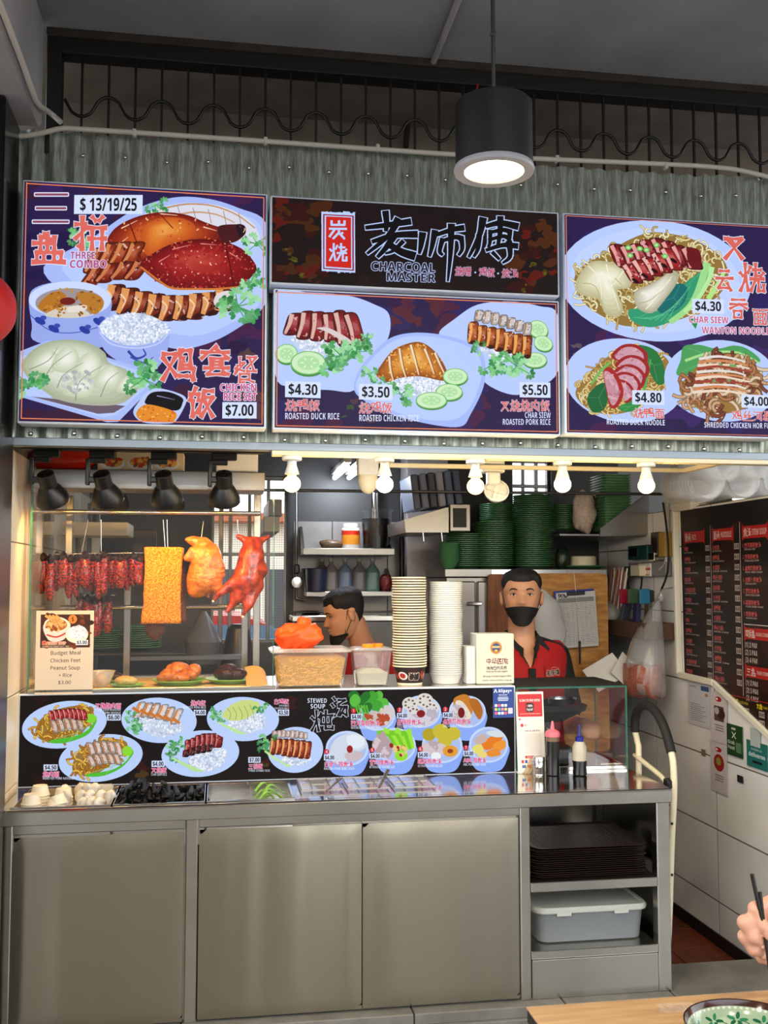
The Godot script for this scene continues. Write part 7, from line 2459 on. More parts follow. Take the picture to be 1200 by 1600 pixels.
	for k in 2: part(jb, "knockout", MB.new().lathe([V2(0,0.0), V2(0.008,0.0), V2(0.008,0.002), V2(0,0.002)],14, Transform3D(Basis(Vector3.RIGHT, PI / 2), pz(580,719 + k * 12,-0.42) - jb.position)), M.white_plastic)
	part(jb, "dome_cover", MB.new().blob(pz(575,750,-0.45) - jb.position, V3(0.036,0.052,0.03), null, 0.0,18,12), M.cream_plastic)
	var fn := thing("wall_fan", "small white fan hanging from the rear rail", "fan", pz(770,722,-0.42))
	part(fn, "box", cover(754,716,789,738,-0.42,0.06,0.004), M.white_enamel).position = -fn.position
	var fc := pz(776,766,-0.40) - fn.position
	var fb := Transform3D(Basis(Vector3.RIGHT, 1.15) * Basis(Vector3.BACK, 0.1), fc)
	part(fn, "housing", MB.new().lathe([V2(0,-0.04), V2(0.034,-0.035), V2(0.046,-0.01), V2(0.047,0.0), V2(0.042,0.002), V2(0.04,-0.008), V2(0,-0.01)],22, fb), M.white_enamel)
	part(fn, "neck", MB.new().box(fc + V3(-0.01,0.045,-0.01), V3(0.05,0.05,0.03), 0.006), M.white_enamel)
	for k in 4: part(fn, "blade", MB.new().box(fb * V3(cos(k * PI / 2 + 0.4) * 0.024,-0.004, sin(k * PI / 2 + 0.4) * 0.024), V3(0.03,0.002,0.012), 0.0, fb.basis * Basis(Vector3.UP, -k * PI / 2 - 0.4)), M.white_plastic)
	part(fn, "hub", MB.new().lathe([V2(0,0.004), V2(0.012,0.002), V2(0.012,-0.01), V2(0,-0.01)],14, fb), M.white_plastic)
	single("meter_box", cover(420,780,441,806,-1.6,0.59), M.grey_plastic, "grey electric meter box beside the back window", "box")
	single("meter_box", cover(412,807,437,831,-1.55,0.64), mat("pale_grey", Color(0.6,0.6,0.58), 0.5), "pale grey switch box under the meter box", "box")
	# seen through the case
	single("extractor_box", cover(76,816,200,836,-1.25,0.3), M.cream_plastic, "beige extractor box seen behind the glass case", "box")
	var bk := thing("water_pail", "cream plastic pail on the back ledge behind the pork strips", "pail", pz(139,868,-1.7))
	part(bk, "pail", MB.new().lathe([V2(0,0), V2(0.045,0), V2(0.058,0.1), V2(0.063,0.104), V2(0.063,0.116), V2(0,0.116)],20), M.cream_plastic)
	var sc := thing("storage_rack", "dark steel rack behind the glass case with plates and bags", "rack", V3(-0.6,0,-1.95))
	for y in [0.96,1.2, pz(139,869,-1.7).y - 0.012]: part(sc, "shelf", MB.new().span(V3(0, y, 0), V3(0.62, y + 0.012,0.35), 0.002), M.dark_steel)
	for x in [0.0,0.6]:
		for zz in [0.0,0.33]: part(sc, "post", MB.new().span(V3(x, 0, zz), V3(x + 0.02,1.9, zz + 0.02), 0.002), M.dark_steel)
	single("waste_bin", MB.new().lathe([V2(0,0), V2(0.07,0), V2(0.085,0.36), V2(0.09,0.37), V2(0.09,0.39), V2(0.05,0.6), V2(0.03,0.62), V2(0,0.62)],24), M.black_plastic, "tall black bin with conical lid beside the back window", "bin", V3(pz(372,1000,-1.6).x, 0.72,-1.6))
	single("bin_stand", MB.new().span(V3(-0.08,0,-0.08), V3(0.08,0.719,0.08), 0.01), M.dark_steel, "dark stand under the tall black bin", "stand", V3(pz(372,1000,-1.6).x, 0,-1.6))
	single("grey_bag", MB.new().lathe([V2(0,-0.24), V2(0.07,-0.22), V2(0.085,-0.12), V2(0.03,-0.01), V2(0.012,0.02), V2(0,0.02)],14), mat("bag_grey", Color(0.34,0.35,0.38), 0.35), "grey plastic bag tied on the rack behind the case", "bag", pz(318,962,-1.57))
	single("wall_vent", cover(207,828,244,868,-1.55,0.05), M.black_metal, "black slatted vent behind the pork belly", "vent")

# ---------- green melamine plates in stacks
func build_plates() -> void:
	var plate := MB.new().lathe([V2(0,0.0), V2(0.056,0.0), V2(0.062,0.003), V2(0.1,0.0135), V2(0.1035,0.0145), V2(0.1035,0.0175), V2(0.098,0.017), V2(0.06,0.007), V2(0,0.005)],26).done()
	var top := 1.602
	var src: Node3D = null
	var stacks := [[770,816,-1.72, "green melamine plate in the wide middle stack on the fridge"],[832,776,-1.74, "green melamine plate in the tallest stack on the fridge"],[780,788,-1.95, "green melamine plate in the stack behind the middle one"],[727,834,-1.76, "green melamine plate in the low stack on the fridge"]]
	for s in stacks:
		var c := pz(s[0], s[1], s[2])
		var n := int((c.y - top) / 0.0098)
		for k in n:
			var p := V3(c.x + 0.0015 * sin(k * 1.9), top + 0.0098 * k, s[2] + 0.001 * sin(k * 1.1))
			if src == null: src = single("dinner_plate", plate, M.green_melamine, s[3], "plate", p, "green plates stacked on the fridge")
			else: copy(src, p, s[3])
	var bowl := MB.new().lathe([V2(0,0), V2(0.025,0), V2(0.03,0.006), V2(0.05,0.045), V2(0.052,0.048), V2(0.046,0.046), V2(0.026,0.008), V2(0,0.006)],18).done()
	var c := pz(702,878,-1.66)
	src = null
	for k in 7:
		var p := V3(c.x, top + 0.013 * k, -1.66)
		if src == null: src = single("rice_bowl", bowl, M.green_melamine, "small green melamine bowl nested at the end of the fridge top", "bowl", p, "green bowls stacked on the fridge")
		else: copy(src, p)
	# plates and rectangular trays on the wall shelf
	var ysh := pz(880,830,-1.75).y
	src = null
	for k in 13:
		var p := V3(pz(881,800,-1.85).x, ysh + 0.002 + 0.0098 * k, -1.85)
		if src == null: src = single("dinner_plate", plate, M.green_melamine, "green melamine plate in the stack on the angled wall shelf", "plate", p, "green plates stacked on the wall shelf")
		else: copy(src, p)
	var tr := loft(MB.new(), [[0.125,0.18,0.012,0.0],[0.134,0.19,0.015,0.03],[0.147,0.205,0.016,0.032],[0.147,0.205,0.016,0.036],[0.138,0.196,0.014,0.036],[0.12,0.17,0.012,0.006]]).done()
	src = null
	for k in 19:
		var p := V3(pz(959,800,-1.62).x, pz(959,829,-1.62).y + 0.0135 * k, -1.66)
		if src == null: src = single("green_tray", tr, M.green_melamine, "rectangular green melamine dish in the tall stack under the bulb", "dish", p, "rectangular green dishes on the wall shelf")
		else: copy(src, p)
	# same plates on the rack behind the case
	src = null
	for st in [[218,1022,-1.8,11,1.213],[160,1022,-1.8,9,1.213]]:
		for k in st[3]:
			var p := V3(pz(st[0], st[1], st[2]).x, st[4] + 0.0098 * k, st[2])
			if src == null: src = single("dinner_plate", plate, M.green_melamine, "green melamine plate stacked on the rack behind the glass case", "plate", p, "green plates behind the glass case")
			else: copy(src, p)
	# round white container on a green platter
	var pc := pz(911,880,-1.68)
	single("serving_platter", MB.new().lathe([V2(0,0), V2(0.08,0), V2(0.115,0.012), V2(0.117,0.016), V2(0.08,0.006), V2(0,0.005)],26), M.green_melamine, "green oval platter under the white container on the fridge", "platter", V3(pc.x, top, -1.68))
	single("round_container", MB.new().lathe([V2(0,0), V2(0.062,0), V2(0.065,0.004), V2(0.065,0.052), V2(0.06,0.056), V2(0,0.056)],24), M.cream_plastic, "round cream container on the green platter", "container", V3(pc.x, top + 0.007,-1.68))
	single("bag_of_herbs", MB.new().blob(V3(0,0.05,0), V3(0.035,0.055,0.035), noise3(0.04,17,4), 0.6,14,10), mat("herb_green", Color(0.08,0.16,0.08), 0.35), "dark green bag of herbs beside the tallest plate stack", "bag", V3(pz(878,870,-1.66).x, top, -1.66))

# ---------- fridge with chopping boards, clipboard; wall shelf at the right
func build_fridge_wall() -> void:
	var zf := -1.56
	var x0 := pz(697,960, zf).x
	var x1 := pz(946,960, zf).x
	var f := thing("fridge", "tall stainless steel fridge behind the standing cook", "fridge", V3(x0,0, zf))
	var W := x1 - x0
	part(f, "body", MB.new().span(V3(0,0,-0.6), V3(W, 1.56,0.0), 0.005), M.dull_steel)
	part(f, "top_panel", MB.new().span(V3(-0.01,1.56,-0.61), V3(W + 0.005,1.6,0.02), 0.003), M.dull_steel)
	var fd := part(f, "door", MB.new().span(V3(0.01,0.3,0.0), V3(0.14,1.54,0.025), 0.006), M.dull_steel)
	part(f, "door", MB.new().span(V3(0.15,0.3,0.0), V3(W - 0.01,1.54,0.025), 0.006), M.dull_steel)
	part(fd, "latch", MB.new().box(V3(0.13, pz(740,943, zf).y, 0.035), V3(0.08,0.018,0.02), 0.004), M.bright_steel)
	for k in 3: part(f, "band_plate", MB.new().span(V3(0.22 + k * 0.2,1.563,0.02), V3(0.4 + k * 0.2,1.597,0.024), 0.001), M.bright_steel)
	# boards
	var wd := mottled("board_wood", Color(0.58,0.38,0.15), Color(0.80,0.58,0.28), 0.012,2.0,0.6,0.0,83,0.05)
	wd.uv1_scale = V3(1.2,4.5,2.0)
	mottled("dark_board_wood", Color(0.40,0.22,0.10), Color(0.55,0.33,0.16), 0.012,2.0,0.6,0.0,84).uv1_scale = V3(6,1.0,2.0)
	for b in [[764,897,800,1062,-1.50, "dark wooden chopping board leaning behind the cook", "dark_board_wood"],[790,896,949,1062,-1.505, "large golden wooden chopping board leaning on the fridge", "board_wood"]]:
		var a := pz(b[0], b[3], b[4])
		var e := pz(b[2], b[1], b[4])
		single("chopping_board", MB.new().extrude(rrect(e.x - a.x, e.y - 0.72,0.025), 0.028, Transform3D(Basis.IDENTITY, V3(0,0,0))), M[b[6]], b[5], "chopping board", V3((a.x + e.x) / 2, (e.y + 0.72) / 2, b[4]))
	single("board_stand", MB.new().span(V3(x0 + 0.15,0,-1.535), V3(x1,0.719,-1.48), 0.004), M.dull_steel, "steel ledge under the leaning chopping boards", "ledge")
	# clipboard
	var zc := -1.47
	var cb := thing("clipboard", "blue clipboard with a ruled paper sheet hanging on the golden board", "clipboard", pz(902,968, zc))
	var rot := Basis(Vector3.BACK, 0.06)
	var w := pz(934,968, zc).x - pz(871,968, zc).x
	var h := pz(902,924, zc).y - pz(902,1013, zc).y
	part(cb, "backing", MB.new().box(V3(-0.006,0.006,-0.004), V3(w, h, 0.004), 0.001, rot), M.blue_plastic)
	var pp := Paper.new(self, 220,300, V2(0,0), V2(100,0), V2(100,140), V2(0,140))
	pp.rect(0,0,100,140, Color(0.76,0.76,0.74))
	pp.rect(4,14,96,26, Color(0.50,0.50,0.50))
	for k in 26: pp.rect(4,29 + k * 4.1,96,29.9 + k * 4.1, Color(0.52,0.52,0.53))
	for k in 9: pp.rect(4 + k * 11.5,26,4.6 + k * 11.5,135, Color(0.56,0.56,0.57))
	pp.scatter(p_rect(14,40,90,132), 150,[Color(0.5,0.5,0.52)],0.4,0.7,2.0,180)
	pp.scatter(p_rect(6,4,30,12), 30,[Color(0.25,0.25,0.28)],0.8,1.6,2.0,181)
	var q := MB.new()
	q.box(Vector3.ZERO, V3(w * 0.97, h * 0.97,0.002), 0.0, rot)
	var hw := w * 0.485
	var hq := h * 0.485
	q.quad(rot * V3(-hw, -hq, 0.0016), rot * V3(hw, -hq, 0.0016), rot * V3(hw, hq, 0.0016), rot * V3(-hw, hq, 0.0016))
	part(cb, "sheet", q, printed("sheet_print", pp.tex(), 0.0,0.8))
	part(cb, "clip", MB.new().box(rot * V3(0, h * 0.46,0.006), V3(w * 0.45,0.018,0.008), 0.002, rot), M.black_metal)
	part(cb, "string", MB.new().tube([rot * V3(0, h * 0.46,0.006), pz(897,895, zc) - cb.position],0.0015,4), M.paper)
	var pen := thing("pen", "black pen hanging on a string below the clipboard", "pen", pz(906,1018,-1.455))
	part(pen, "barrel", MB.new().tube([V3(0.0,-0.06,0), V3(0,0.05,0)],0.0055,8), M.black_plastic)
	part(pen, "string", MB.new().tube([V3(0,0.05,0), pz(900,930,-1.455) - pen.position],0.001,4), M.paper)
	var wb := mat("bag_white", Color(0.74,0.74,0.73), 0.4)
	wb.backlight_enabled = true
	wb.backlight = Color(0.3,0.3,0.3)
	single("white_bag", MB.new().blob(V3(0,0,0), V3(0.075,0.16,0.025), noise3(0.012,19), 0.3,20,14, Basis(Vector3.BACK, 0.18)), M.bag_white, "white plastic bag hanging behind the cook's shoulder", "bag", pz(858,972,-1.44))
	# angled wall shelf
	var ws := thing("angled_shelf", "steel wall shelf with a slanted end plate carrying green dishes", "shelf", pz(940,835,-1.6))
	var ya := ws.position.y
	part(ws, "board", MB.new().span(V3(pz(868,835,-1.6).x, ya - 0.012,-2.05) - ws.position, V3(2.095, ya, -1.54) - ws.position, 0.002), M.dull_steel)
	var gp := PackedVector2Array()
	for k in [[938,826],[1008,772],[1014,775],[1014,836],[938,838]]: gp.append(V2((pz(k[0], k[1],-1.53) - ws.position).x, (pz(k[0], k[1],-1.53) - ws.position).y))
	part(ws, "end_plate", MB.new().extrude(gp, 0.004, Transform3D(Basis.IDENTITY, V3(0,0,0.07))), M.dull_steel)
	var fb := mottled("noodle_bag_film", Color(0.74,0.62,0.58), Color(0.92,0.90,0.84), 0.03,4.0,0.3,0.0,85)
	single("noodle_bag", MB.new().blob(V3(0,0.115,0), V3(0.06,0.1,0.05), noise3(0.016,20), 0.35,18,12), M.noodle_bag_film, "clear bag of pale noodles on the angled shelf", "bag", V3(pz(913,810,-1.66).x, ya, -1.66))
	single("red_packet", MB.new().box(V3(0,0.06,0), V3(0.05,0.11,0.03), 0.01, Basis(Vector3.BACK, 0.3)), M.car_red, "red printed packet leaning beside the green dishes", "packet", V3(pz(930,790,-1.66).x, ya + 0.09,-1.70))

func p_rect(x0: float, y0: float, x1: float, y1: float) -> PackedVector2Array:
	return PackedVector2Array([V2(x0, y0), V2(x1, y0), V2(x1, y1), V2(x0, y1)])

# ---------- the right partition: menu board, trim, papers, sockets, bags
func onwall(u: float, v: float, off := 0.0) -> Vector3:
	return px(u, v, 2.094 - off)
# flat sheet on the partition, corners given in photograph pixels (left, top, right, bottom measured at the middle)
func wall_sheet(called: String, label: String, cat: String, u0: float, v0: float, u1: float, v1: float, m: Material, thick := 0.002) -> Node3D:
	var a := onwall((u0 + u1) / 2, (v0 + v1) / 2, thick)
	var z0 := onwall(u0, v0).z
	var z1 := onwall(u1, v0).z
	var h := onwall((u0 + u1) / 2, v0).y - onwall((u0 + u1) / 2, v1).y
	var w := z1 - z0
	a.z = (z0 + z1) / 2
	var mb := MB.new().span(V3(0.0002,-h / 2,-w / 2), V3(thick, h / 2, w / 2))
	mb.quad(V3(0,-h / 2,-w / 2), V3(0,-h / 2, w / 2), V3(0, h / 2, w / 2), V3(0, h / 2,-w / 2))
	return single(called, mb, m, label, cat, a)

func build_right_wall() -> void:
	# menu board
	var t0 := onwall(1066,796)
	var yt := 1.862
	var zL := t0.z
	var zR := 0.3
	var b0 := onwall(1073,1056)
	var b1 := onwall(1121,1066)
	var b2 := onwall(1200,1141)
	var yR := b1.y + (b2.y - b1.y) / (b2.z - b1.z) * (zR - b1.z)
	var p := Paper.new(self, 1200,960, V2(zL, yt), V2(zR, yt), V2(zR, yR), V2(zL, yR))
	p.po = Vector2.ZERO
	p.rect(zL, yt, zR, yR, Color(0.085,0.045,0.045))
	smear(p, Rect2(zL, yR, zR - zL, yt - yR), [Color(0.12,0.05,0.045), Color(0.07,0.045,0.045), Color(0.16,0.05,0.05)],40,0.05,0.14,190)
	var pale := Color(0.74,0.70,0.68)
	var red := Color(0.70,0.30,0.30)
	var zz := [onwall(1072,850).z, onwall(1113,850).z, onwall(1116,850).z, onwall(1159,850).z, onwall(1163,850).z, onwall(1215,850).z]
	for c in 3:
		var x0: float = zz[c * 2]
		var x1: float = zz[c * 2 + 1]
		var w := x1 - x0
		p.rect(x0, yt - 0.10, x0 + w * 0.8, yt - 0.15, Color(0.62,0.10,0.10), 0.02)
		p.han(["饭类", "面类", "炖汤"][c], x0 + 0.012, yt - 0.108, x0 + 0.07, yt - 0.142,0.004, pale)
		p.text(["RICE", "NOODLE", "STEW SOUP"][c], x0 + 0.078, yt - 0.114, x0 + [0.12,0.17,0.19][c], yt - 0.138, pale)
		var n: int = [13,14,7][c]
		var stp: float = [0.0455,0.0425,0.0455][c]
		for k in n:
			var y := yt - 0.168 - k * stp
			var s: String = ["鸡饭", "烧鸭饭", "叉烧饭", "烧肉饭", "叉烧烧肉饭", "双拼饭", "三拼饭"][(k + c) % 7] if c == 0 else ["云吞面", "烧鸭面", "叉烧面", "鸡丝河粉", "烧肉面"][k % 5] if c == 1 else ["西洋菜排骨汤", "莲藕排骨汤", "老黄瓜排骨汤", "白萝卜排骨汤", "苦瓜排骨汤", "咸菜排骨汤", "双排骨汤"][k]
			var dx := 0.0
			if c == 2:
				dx = 0.018
				p.text("%d." % (k + 1), x0, y - 0.002, x0 + 0.014, y - 0.018, red)
			p.han(s, x0 + dx, y, x0 + dx + 0.021 * s.length(), y - 0.019,0.003, red)
			p.text(["ROASTED DUCK RICE", "CHAR SIEW RICE", "CHICKEN RICE", "ROASTED PORK RICE"][k % 4] if c == 0 else ["WANTON NOODLE", "ROASTED DUCK NOODLE", "HOR FUN"][k % 3] if c == 1 else "PORK RIBS SOUP", x0 + dx, y - 0.0225, x0 + dx + w * (0.34 + 0.1 * (k % 3)), y - 0.029, pale)
			if c < 2:
				p.rect(x1 - 0.045, y + 0.002, x1 - 0.006, y - 0.022, Color(0.62,0.58,0.55), 0.004)
				p.text("$%d.%s0" % [3 + (k * 3) % 5, "05"[k % 2]], x1 - 0.042, y - 0.003, x1 - 0.009, y - 0.017, Color(0.1,0.07,0.07))
		if c < 2: p.rect(x1 + 0.002, yt - 0.08, x1 + 0.006, yt - 0.78, pale)
	var xs: float = zz[4]
	p.rect(xs, yt - 0.49, xs + 0.3, yt - 0.494, pale)
	for d in [[0.505, "双拼盘", "DOUBLE COMBO"],[0.655, "三盘", "THREE COMBO"]]:
		p.rect(xs, yt - d[0], xs + 0.2, yt - d[0] - 0.045, Color(0.62,0.10,0.10), 0.02)
		p.han(d[1], xs + 0.01, yt - d[0] - 0.008, xs + 0.085, yt - d[0] - 0.037,0.004, pale)
		p.text(d[2], xs + 0.09, yt - d[0] - 0.016, xs + 0.19, yt - d[0] - 0.03, pale)
		for k in 3: p.text("(%d) %d PAX" % [k + 1, k + 2], xs + 0.004, yt - d[0] - 0.058 - k * 0.03, xs + 0.1, yt - d[0] - 0.078 - k * 0.03, pale)
	var yb := yt - 0.755
	p.rect(zL + 0.02, yb + 0.012, zL + 0.18, yb - 0.03, Color(0.62,0.10,0.10), 0.018)
	p.han("烧腊", zL + 0.03, yb + 0.004, zL + 0.08, yb - 0.022,0.004, pale)
	p.text("ROASTED DELIGHT", zL + 0.085, yb - 0.004, zL + 0.165, yb - 0.016, pale)
	p.rect(zL + 0.19, yb - 0.03, zR, yb - 0.034, Color(0.6,0.12,0.12))
	for k in 4:
		var x: float = [zL + 0.025, onwall(1112,1000).z, onwall(1147,1000).z, onwall(1183,1000).z][k]
		p.han(["烧鸭", "烧鸡", "烧肉", "叉烧"][k], x, yb - 0.042, x + 0.044, yb - 0.062,0.004, Color(0.80,0.72,0.12))
		p.text(["ROASTED DUCK", "ROASTED CHICKEN", "ROASTED PORK", "CHAR SIEW"][k], x + 0.048, yb - 0.048, x + 0.12, yb - 0.058, Color(0.80,0.72,0.12))
		for j in 4:
			var jx := x + 0.018 + 0.066 * (j % 2)
			var jy := yb - 0.07 - 0.034 * (j / 2)
			p.rect(jx, jy, jx + 0.042, jy - 0.024, Color(0.62,0.58,0.55), 0.004)
			p.text("$%d.00" % (8 + j * 7), jx + 0.003, jy - 0.006, jx + 0.039, jy - 0.018, Color(0.1,0.07,0.07))
	var xq := onwall(1147,1030).z
	p.rect(xq, yb - 0.14, xq + 0.13, yb - 0.165, Color(0.16,0.14,0.36))
	p.han("自助服务", xq + 0.004, yb - 0.143, xq + 0.065, yb - 0.162,0.003, pale)
	p.text("SELF SERVICE", xq + 0.07, yb - 0.148, xq + 0.126, yb - 0.158, pale)
	p.rect(xq + 0.135, yb - 0.14, xq + 0.4, yb - 0.172, Color(0.80,0.62,0.15))
	p.text("TAKE AWAY $0.30", xq + 0.145, yb - 0.149, xq + 0.36, yb - 0.163, Color(0.12,0.1,0.08))
	var o := thing("menu_board", "dark menu board with red headings and price lists on the partition", "menu", V3(2.09,0,0))
	var pl := PackedVector2Array([V2(zL, yt), V2(zR, yt), V2(zR, yR), V2(b1.z, b1.y), V2(b0.z, b0.y)])
	var xf := Transform3D(Basis(V3(0,0,1), V3(0,1,0), V3(-1,0,0)), V3(-0.006,0,0))
	var bm := MB.new()
	var ix := Geometry2D.triangulate_polygon(pl)
	for i in range(0, ix.size(), 3):
		var q := []
		var uvs := []
		for k in 3:
			var v := pl[ix[i + k]]
			q.append(xf * V3(v.x, v.y, 0))
			uvs.append(V2((v.x - zL) / (zR - zL), (yt - v.y) / (yt - yR)))
		bm.tri(q[0], q[1], q[2], uvs[0], uvs[1], uvs[2])
	part(o, "printed_face", bm, printed("menu_print", p.tex(), 0.0,0.3))
	part(o, "panel", MB.new().extrude(pl, 0.006, xf.translated_local(V3(0,0,-0.0006))), M.black_plastic)
	# cream moulding below and beside the board
	var tr := [onwall(1056,752), onwall(1064,1054), onwall(1119,1067), onwall(1230,1172)]
	for k in 3: single("trim_%d" % (5 + k), leftover_bar(tr[k] + V3(-0.008,0,0), tr[k + 1] + V3(-0.008,0,0), 0.026,0.03,0.005), M.cream_trim, ["upright cream moulding at the menu board edge", "short cream moulding under the menu board", "sloping cream moulding below the menu board"][k], "trim", Vector3.ZERO, "", "structure")
	single("wall_post", MB.new().span(V3(2.07,1.86,-1.2), V3(2.18,1.99,-1.0), 0.004), M.cream_trim, "short white post on top of the partition", "post", Vector3.ZERO, "", "structure")
	# papers and stickers
	var paper := Paper.new(self, 160,260, V2(0,0), V2(36,0), V2(36,70), V2(0,70))
	paper.rect(0,0,36,70, Color(0.78,0.78,0.80))
	paper.rect(22,2,35,10, Color(0.20,0.32,0.50))
	paper.ell(31,16,3,3, Color(0.66,0.54,0.34))
	for k in 9: paper.rect(4,34 + k * 3.4,20 + (k * 7) % 12,35 + k * 3.4, Color(0.45,0.45,0.47))
	paper.text("LICENCE", 3,4,14,7, Color(0.3,0.3,0.32))
	wall_sheet("licence_sheet", "white licence sheet in a plastic sleeve under the moulding", "paper", 1075,1069,1109,1134, printed("licence_print", paper.tex()))
	for k in 2:
		var f := Paper.new(self, 120,320, V2(0,0), V2(26,0), V2(26,80), V2(0,80))
		f.rect(0,0,26,80, Color(0.80,0.77,0.78))
		f.rect(8,7,18,15, Color(0.70,0.08,0.12), 4)
		f.ell(10.5,11,2,2, Color(0.9,0.85,0.85))
		if k == 0:
			f.rect(6,22,21,46, Color(0.35,0.27,0.24))
			f.ell(17,34,6,9, Color(0.22,0.12,0.1))
			f.ell(10,30,4,6, Color(0.7,0.68,0.65))
		else:
			f.ell(13.5,32,8,14, Color(0.62,0.10,0.10))
			f.ell(13,30,4,7, Color(0.55,0.55,0.2))
		for j in 3: f.rect(7 + j % 2,52 + j * 4,20,53.4 + j * 4, Color(0.35,0.33,0.33))
		wall_sheet("food_leaflet", ["pale leaflet with a square food photo beside the licence sheet", "pale leaflet with a round red dish photo below the square one"][k], "leaflet", 1110,[1082,1161][k],1136,[1160,1238][k], printed("leaflet_%d" % k, f.tex()))
	var gf := Paper.new(self, 160,240, V2(0,0), V2(26,0), V2(26,54), V2(0,54))
	gf.rect(0,0,26,54, Color(0.08,0.26,0.11))
	gf.rect(8,5,15,9, Color(0.75,0.8,0.7), 1)
	gf.line([9,13,15,23],1.4, Color(0.85,0.88,0.82))
	gf.line([15,13,9,23],1.4, Color(0.85,0.88,0.82))
	gf.text("Grab", 1.5,28,13,34, Color(0.85,0.88,0.82))
	gf.text("Food", 1.5,37,13,43, Color(0.85,0.88,0.82))
	gf.rect(15,29,24,46, Color(0.35,0.5,0.36))
	wall_sheet("delivery_sticker", "green delivery sticker with crossed cutlery on the white tiles", "sticker", 1136,1133,1160,1182, printed("green_delivery", gf.tex()))
	var df := Paper.new(self, 220,240, V2(0,0), V2(32,0), V2(32,44), V2(0,44))
	df.rect(0,0,32,44, Color(0.10,0.42,0.40))
	df.text("Available on", 7,11,24,15, Color(0.8,0.86,0.85), false)
	df.text("deliveroo", 3,19,29,26, Color(0.86,0.9,0.9))
	df.rect(9,32,24,36, Color(0.07,0.08,0.08), 1)
	wall_sheet("delivery_sticker", "teal delivery sticker with a pale badge above it", "sticker", 1167,1160,1199,1201, printed("teal_delivery", df.tex()))
	wall_sheet("delivery_badge", "pale angular badge sticker above the teal one", "sticker", 1173,1139,1188,1167, mat("badge_pale", Color(0.68,0.72,0.72), 0.5), 0.003)
	for q in [[1096,1171,1102,1181, "small brown sticker remnant beside the leaflets"],[1152,1212,1161,1223, "torn black sticker remnant under the green sticker"]]: wall_sheet("sticker_scrap", q[4], "sticker", q[0], q[1], q[2], q[3], mat("scrap_%d" % q[0], Color(0.5,0.42,0.3) if q[0] < 1100 else Color(0.1,0.1,0.1), 0.7), 0.001)
	# rolls of clear lids on top of the partition
	var roll := MB.new()
	roll.lathe([V2(0,0), V2(0.075,0.0), V2(0.082,0.01), V2(0.082,0.3), V2(0.075,0.31), V2(0,0.31)],22, Transform3D(Basis(Vector3.RIGHT, PI / 2) * Basis(Vector3.UP, 0.2), Vector3.ZERO))
	for k in 10: roll.lathe([V2(0.06,0.0), V2(0.084,0.001), V2(0.084,0.004), V2(0.06,0.005)],22, Transform3D(Basis(Vector3.RIGHT, PI / 2), V3(0,0,0.03 * k)))
	var rm := roll.done()
	var rk := thing("roll_rack", "steel shelf on the partition under the rolls of clear lids", "shelf", V3(2.2,1.876,-1.0))
	part(rk, "board", MB.new().span(V3(-0.09,0,-0.3), V3(0.6,0.012,0.3), 0.002), M.brushed_steel)
	for q in [[1108,762,0],[1163,757,1],[1136,730,2],[1190,727,3],[1218,757,4]]:
		var c := pz(q[0], q[1],-0.85)
		single("lid_roll", rm, M.film, ["first", "second", "upper", "topmost", "last"][q[2]] + " roll of clear plastic lids stacked on the partition", "lid roll", V3(c.x, maxf(c.y + 0.02,1.972), -1.16), "rolls of clear lids")
	# sockets, switch, timer, cables
	o = thing("wall_socket", "grey double socket with white and black plugs on the tiled wall", "socket", onwall(1012,890))
	var sb := func_b(o)
	sb.add("plate", 982,877,1040,901,0.03, M.grey_plastic)
	sb.add("switch_plate", 997,880,1016,901,0.036, M.white_plastic)
	sb.add("indicator", 1007,887,1015,891,0.039, M.orange_plastic)
	sb.add("indicator", 1007,896,1013,899,0.039, M.yellow_plastic)
	sb.add("white_plug", 985,883,999,900,0.07, M.cream_plastic)
	sb.add("black_plug", 975,885,984,900,0.07, M.black_plastic)
	o = thing("kitchen_timer", "teal plastic wall timer above the double socket", "timer", onwall(996,864))
	sb = func_b(o)
	sb.add("case", 981,851,1011,875,0.05, mat("teal_plastic", Color(0.06,0.25,0.26), 0.35))
	sb.add("window", 983,856,996,870,0.053, M.black_gloss)
	o = thing("isolator_switch", "brown switch with a padlock beside a yellow box", "switch", onwall(1028,850))
	sb = func_b(o)
	sb.add("switch", 1017,831,1027,868,0.04, M.tray_brown)
	sb.add("yellow_box", 1029,831,1038,870,0.05, mat("dull_yellow", Color(0.66,0.52,0.22), 0.5))
	sb.add("padlock", 1013,863,1022,876,0.05, M.bright_steel)
	var P := []
	for q in [[1058,720],[1047,742],[1042,760],[1043,800],[1043,850],[1041,880],[1032,890]]: P.append(onwall(q[0], q[1],0.02))
	single("wall_conduit", MB.new().tube(curve3(P, 3), 0.012,8), M.pvc_pipe, "bent grey conduit running down to the double socket", "pipe")
	P = []
	for q in [[1036,785],[1041,820],[1044,850],[1044,885],[1040,905],[1033,922]]: P.append(onwall(q[0], q[1],0.05))
	single("power_cable", MB.new().tube(curve3(P, 4), 0.005,6), M.black_rubber, "loose black power cable beside the conduit", "cable")
	for q in [[979,900,981,935],[1003,902,998,930]]:
		single("power_cable", MB.new().tube([onwall(q[0], q[1],0.05), onwall((q[0] + q[2]) / 2 + 2, (q[1] + q[3]) / 2,0.06), onwall(q[2], q[3],0.07)],0.005,6), M.black_rubber, "black plug lead hanging below the double socket", "cable", Vector3.ZERO, "plug leads under the socket")
	# shelf with card terminals, straws and napkins
	o = thing("cardboard_ledge", "folded cardboard ledge holding the card terminals", "ledge", onwall(965,985))
	sb = func_b(o)
	sb.add("ledge", 934,974,1006,990,0.16, mat("cardboard", Color(0.34,0.24,0.17), 0.8))
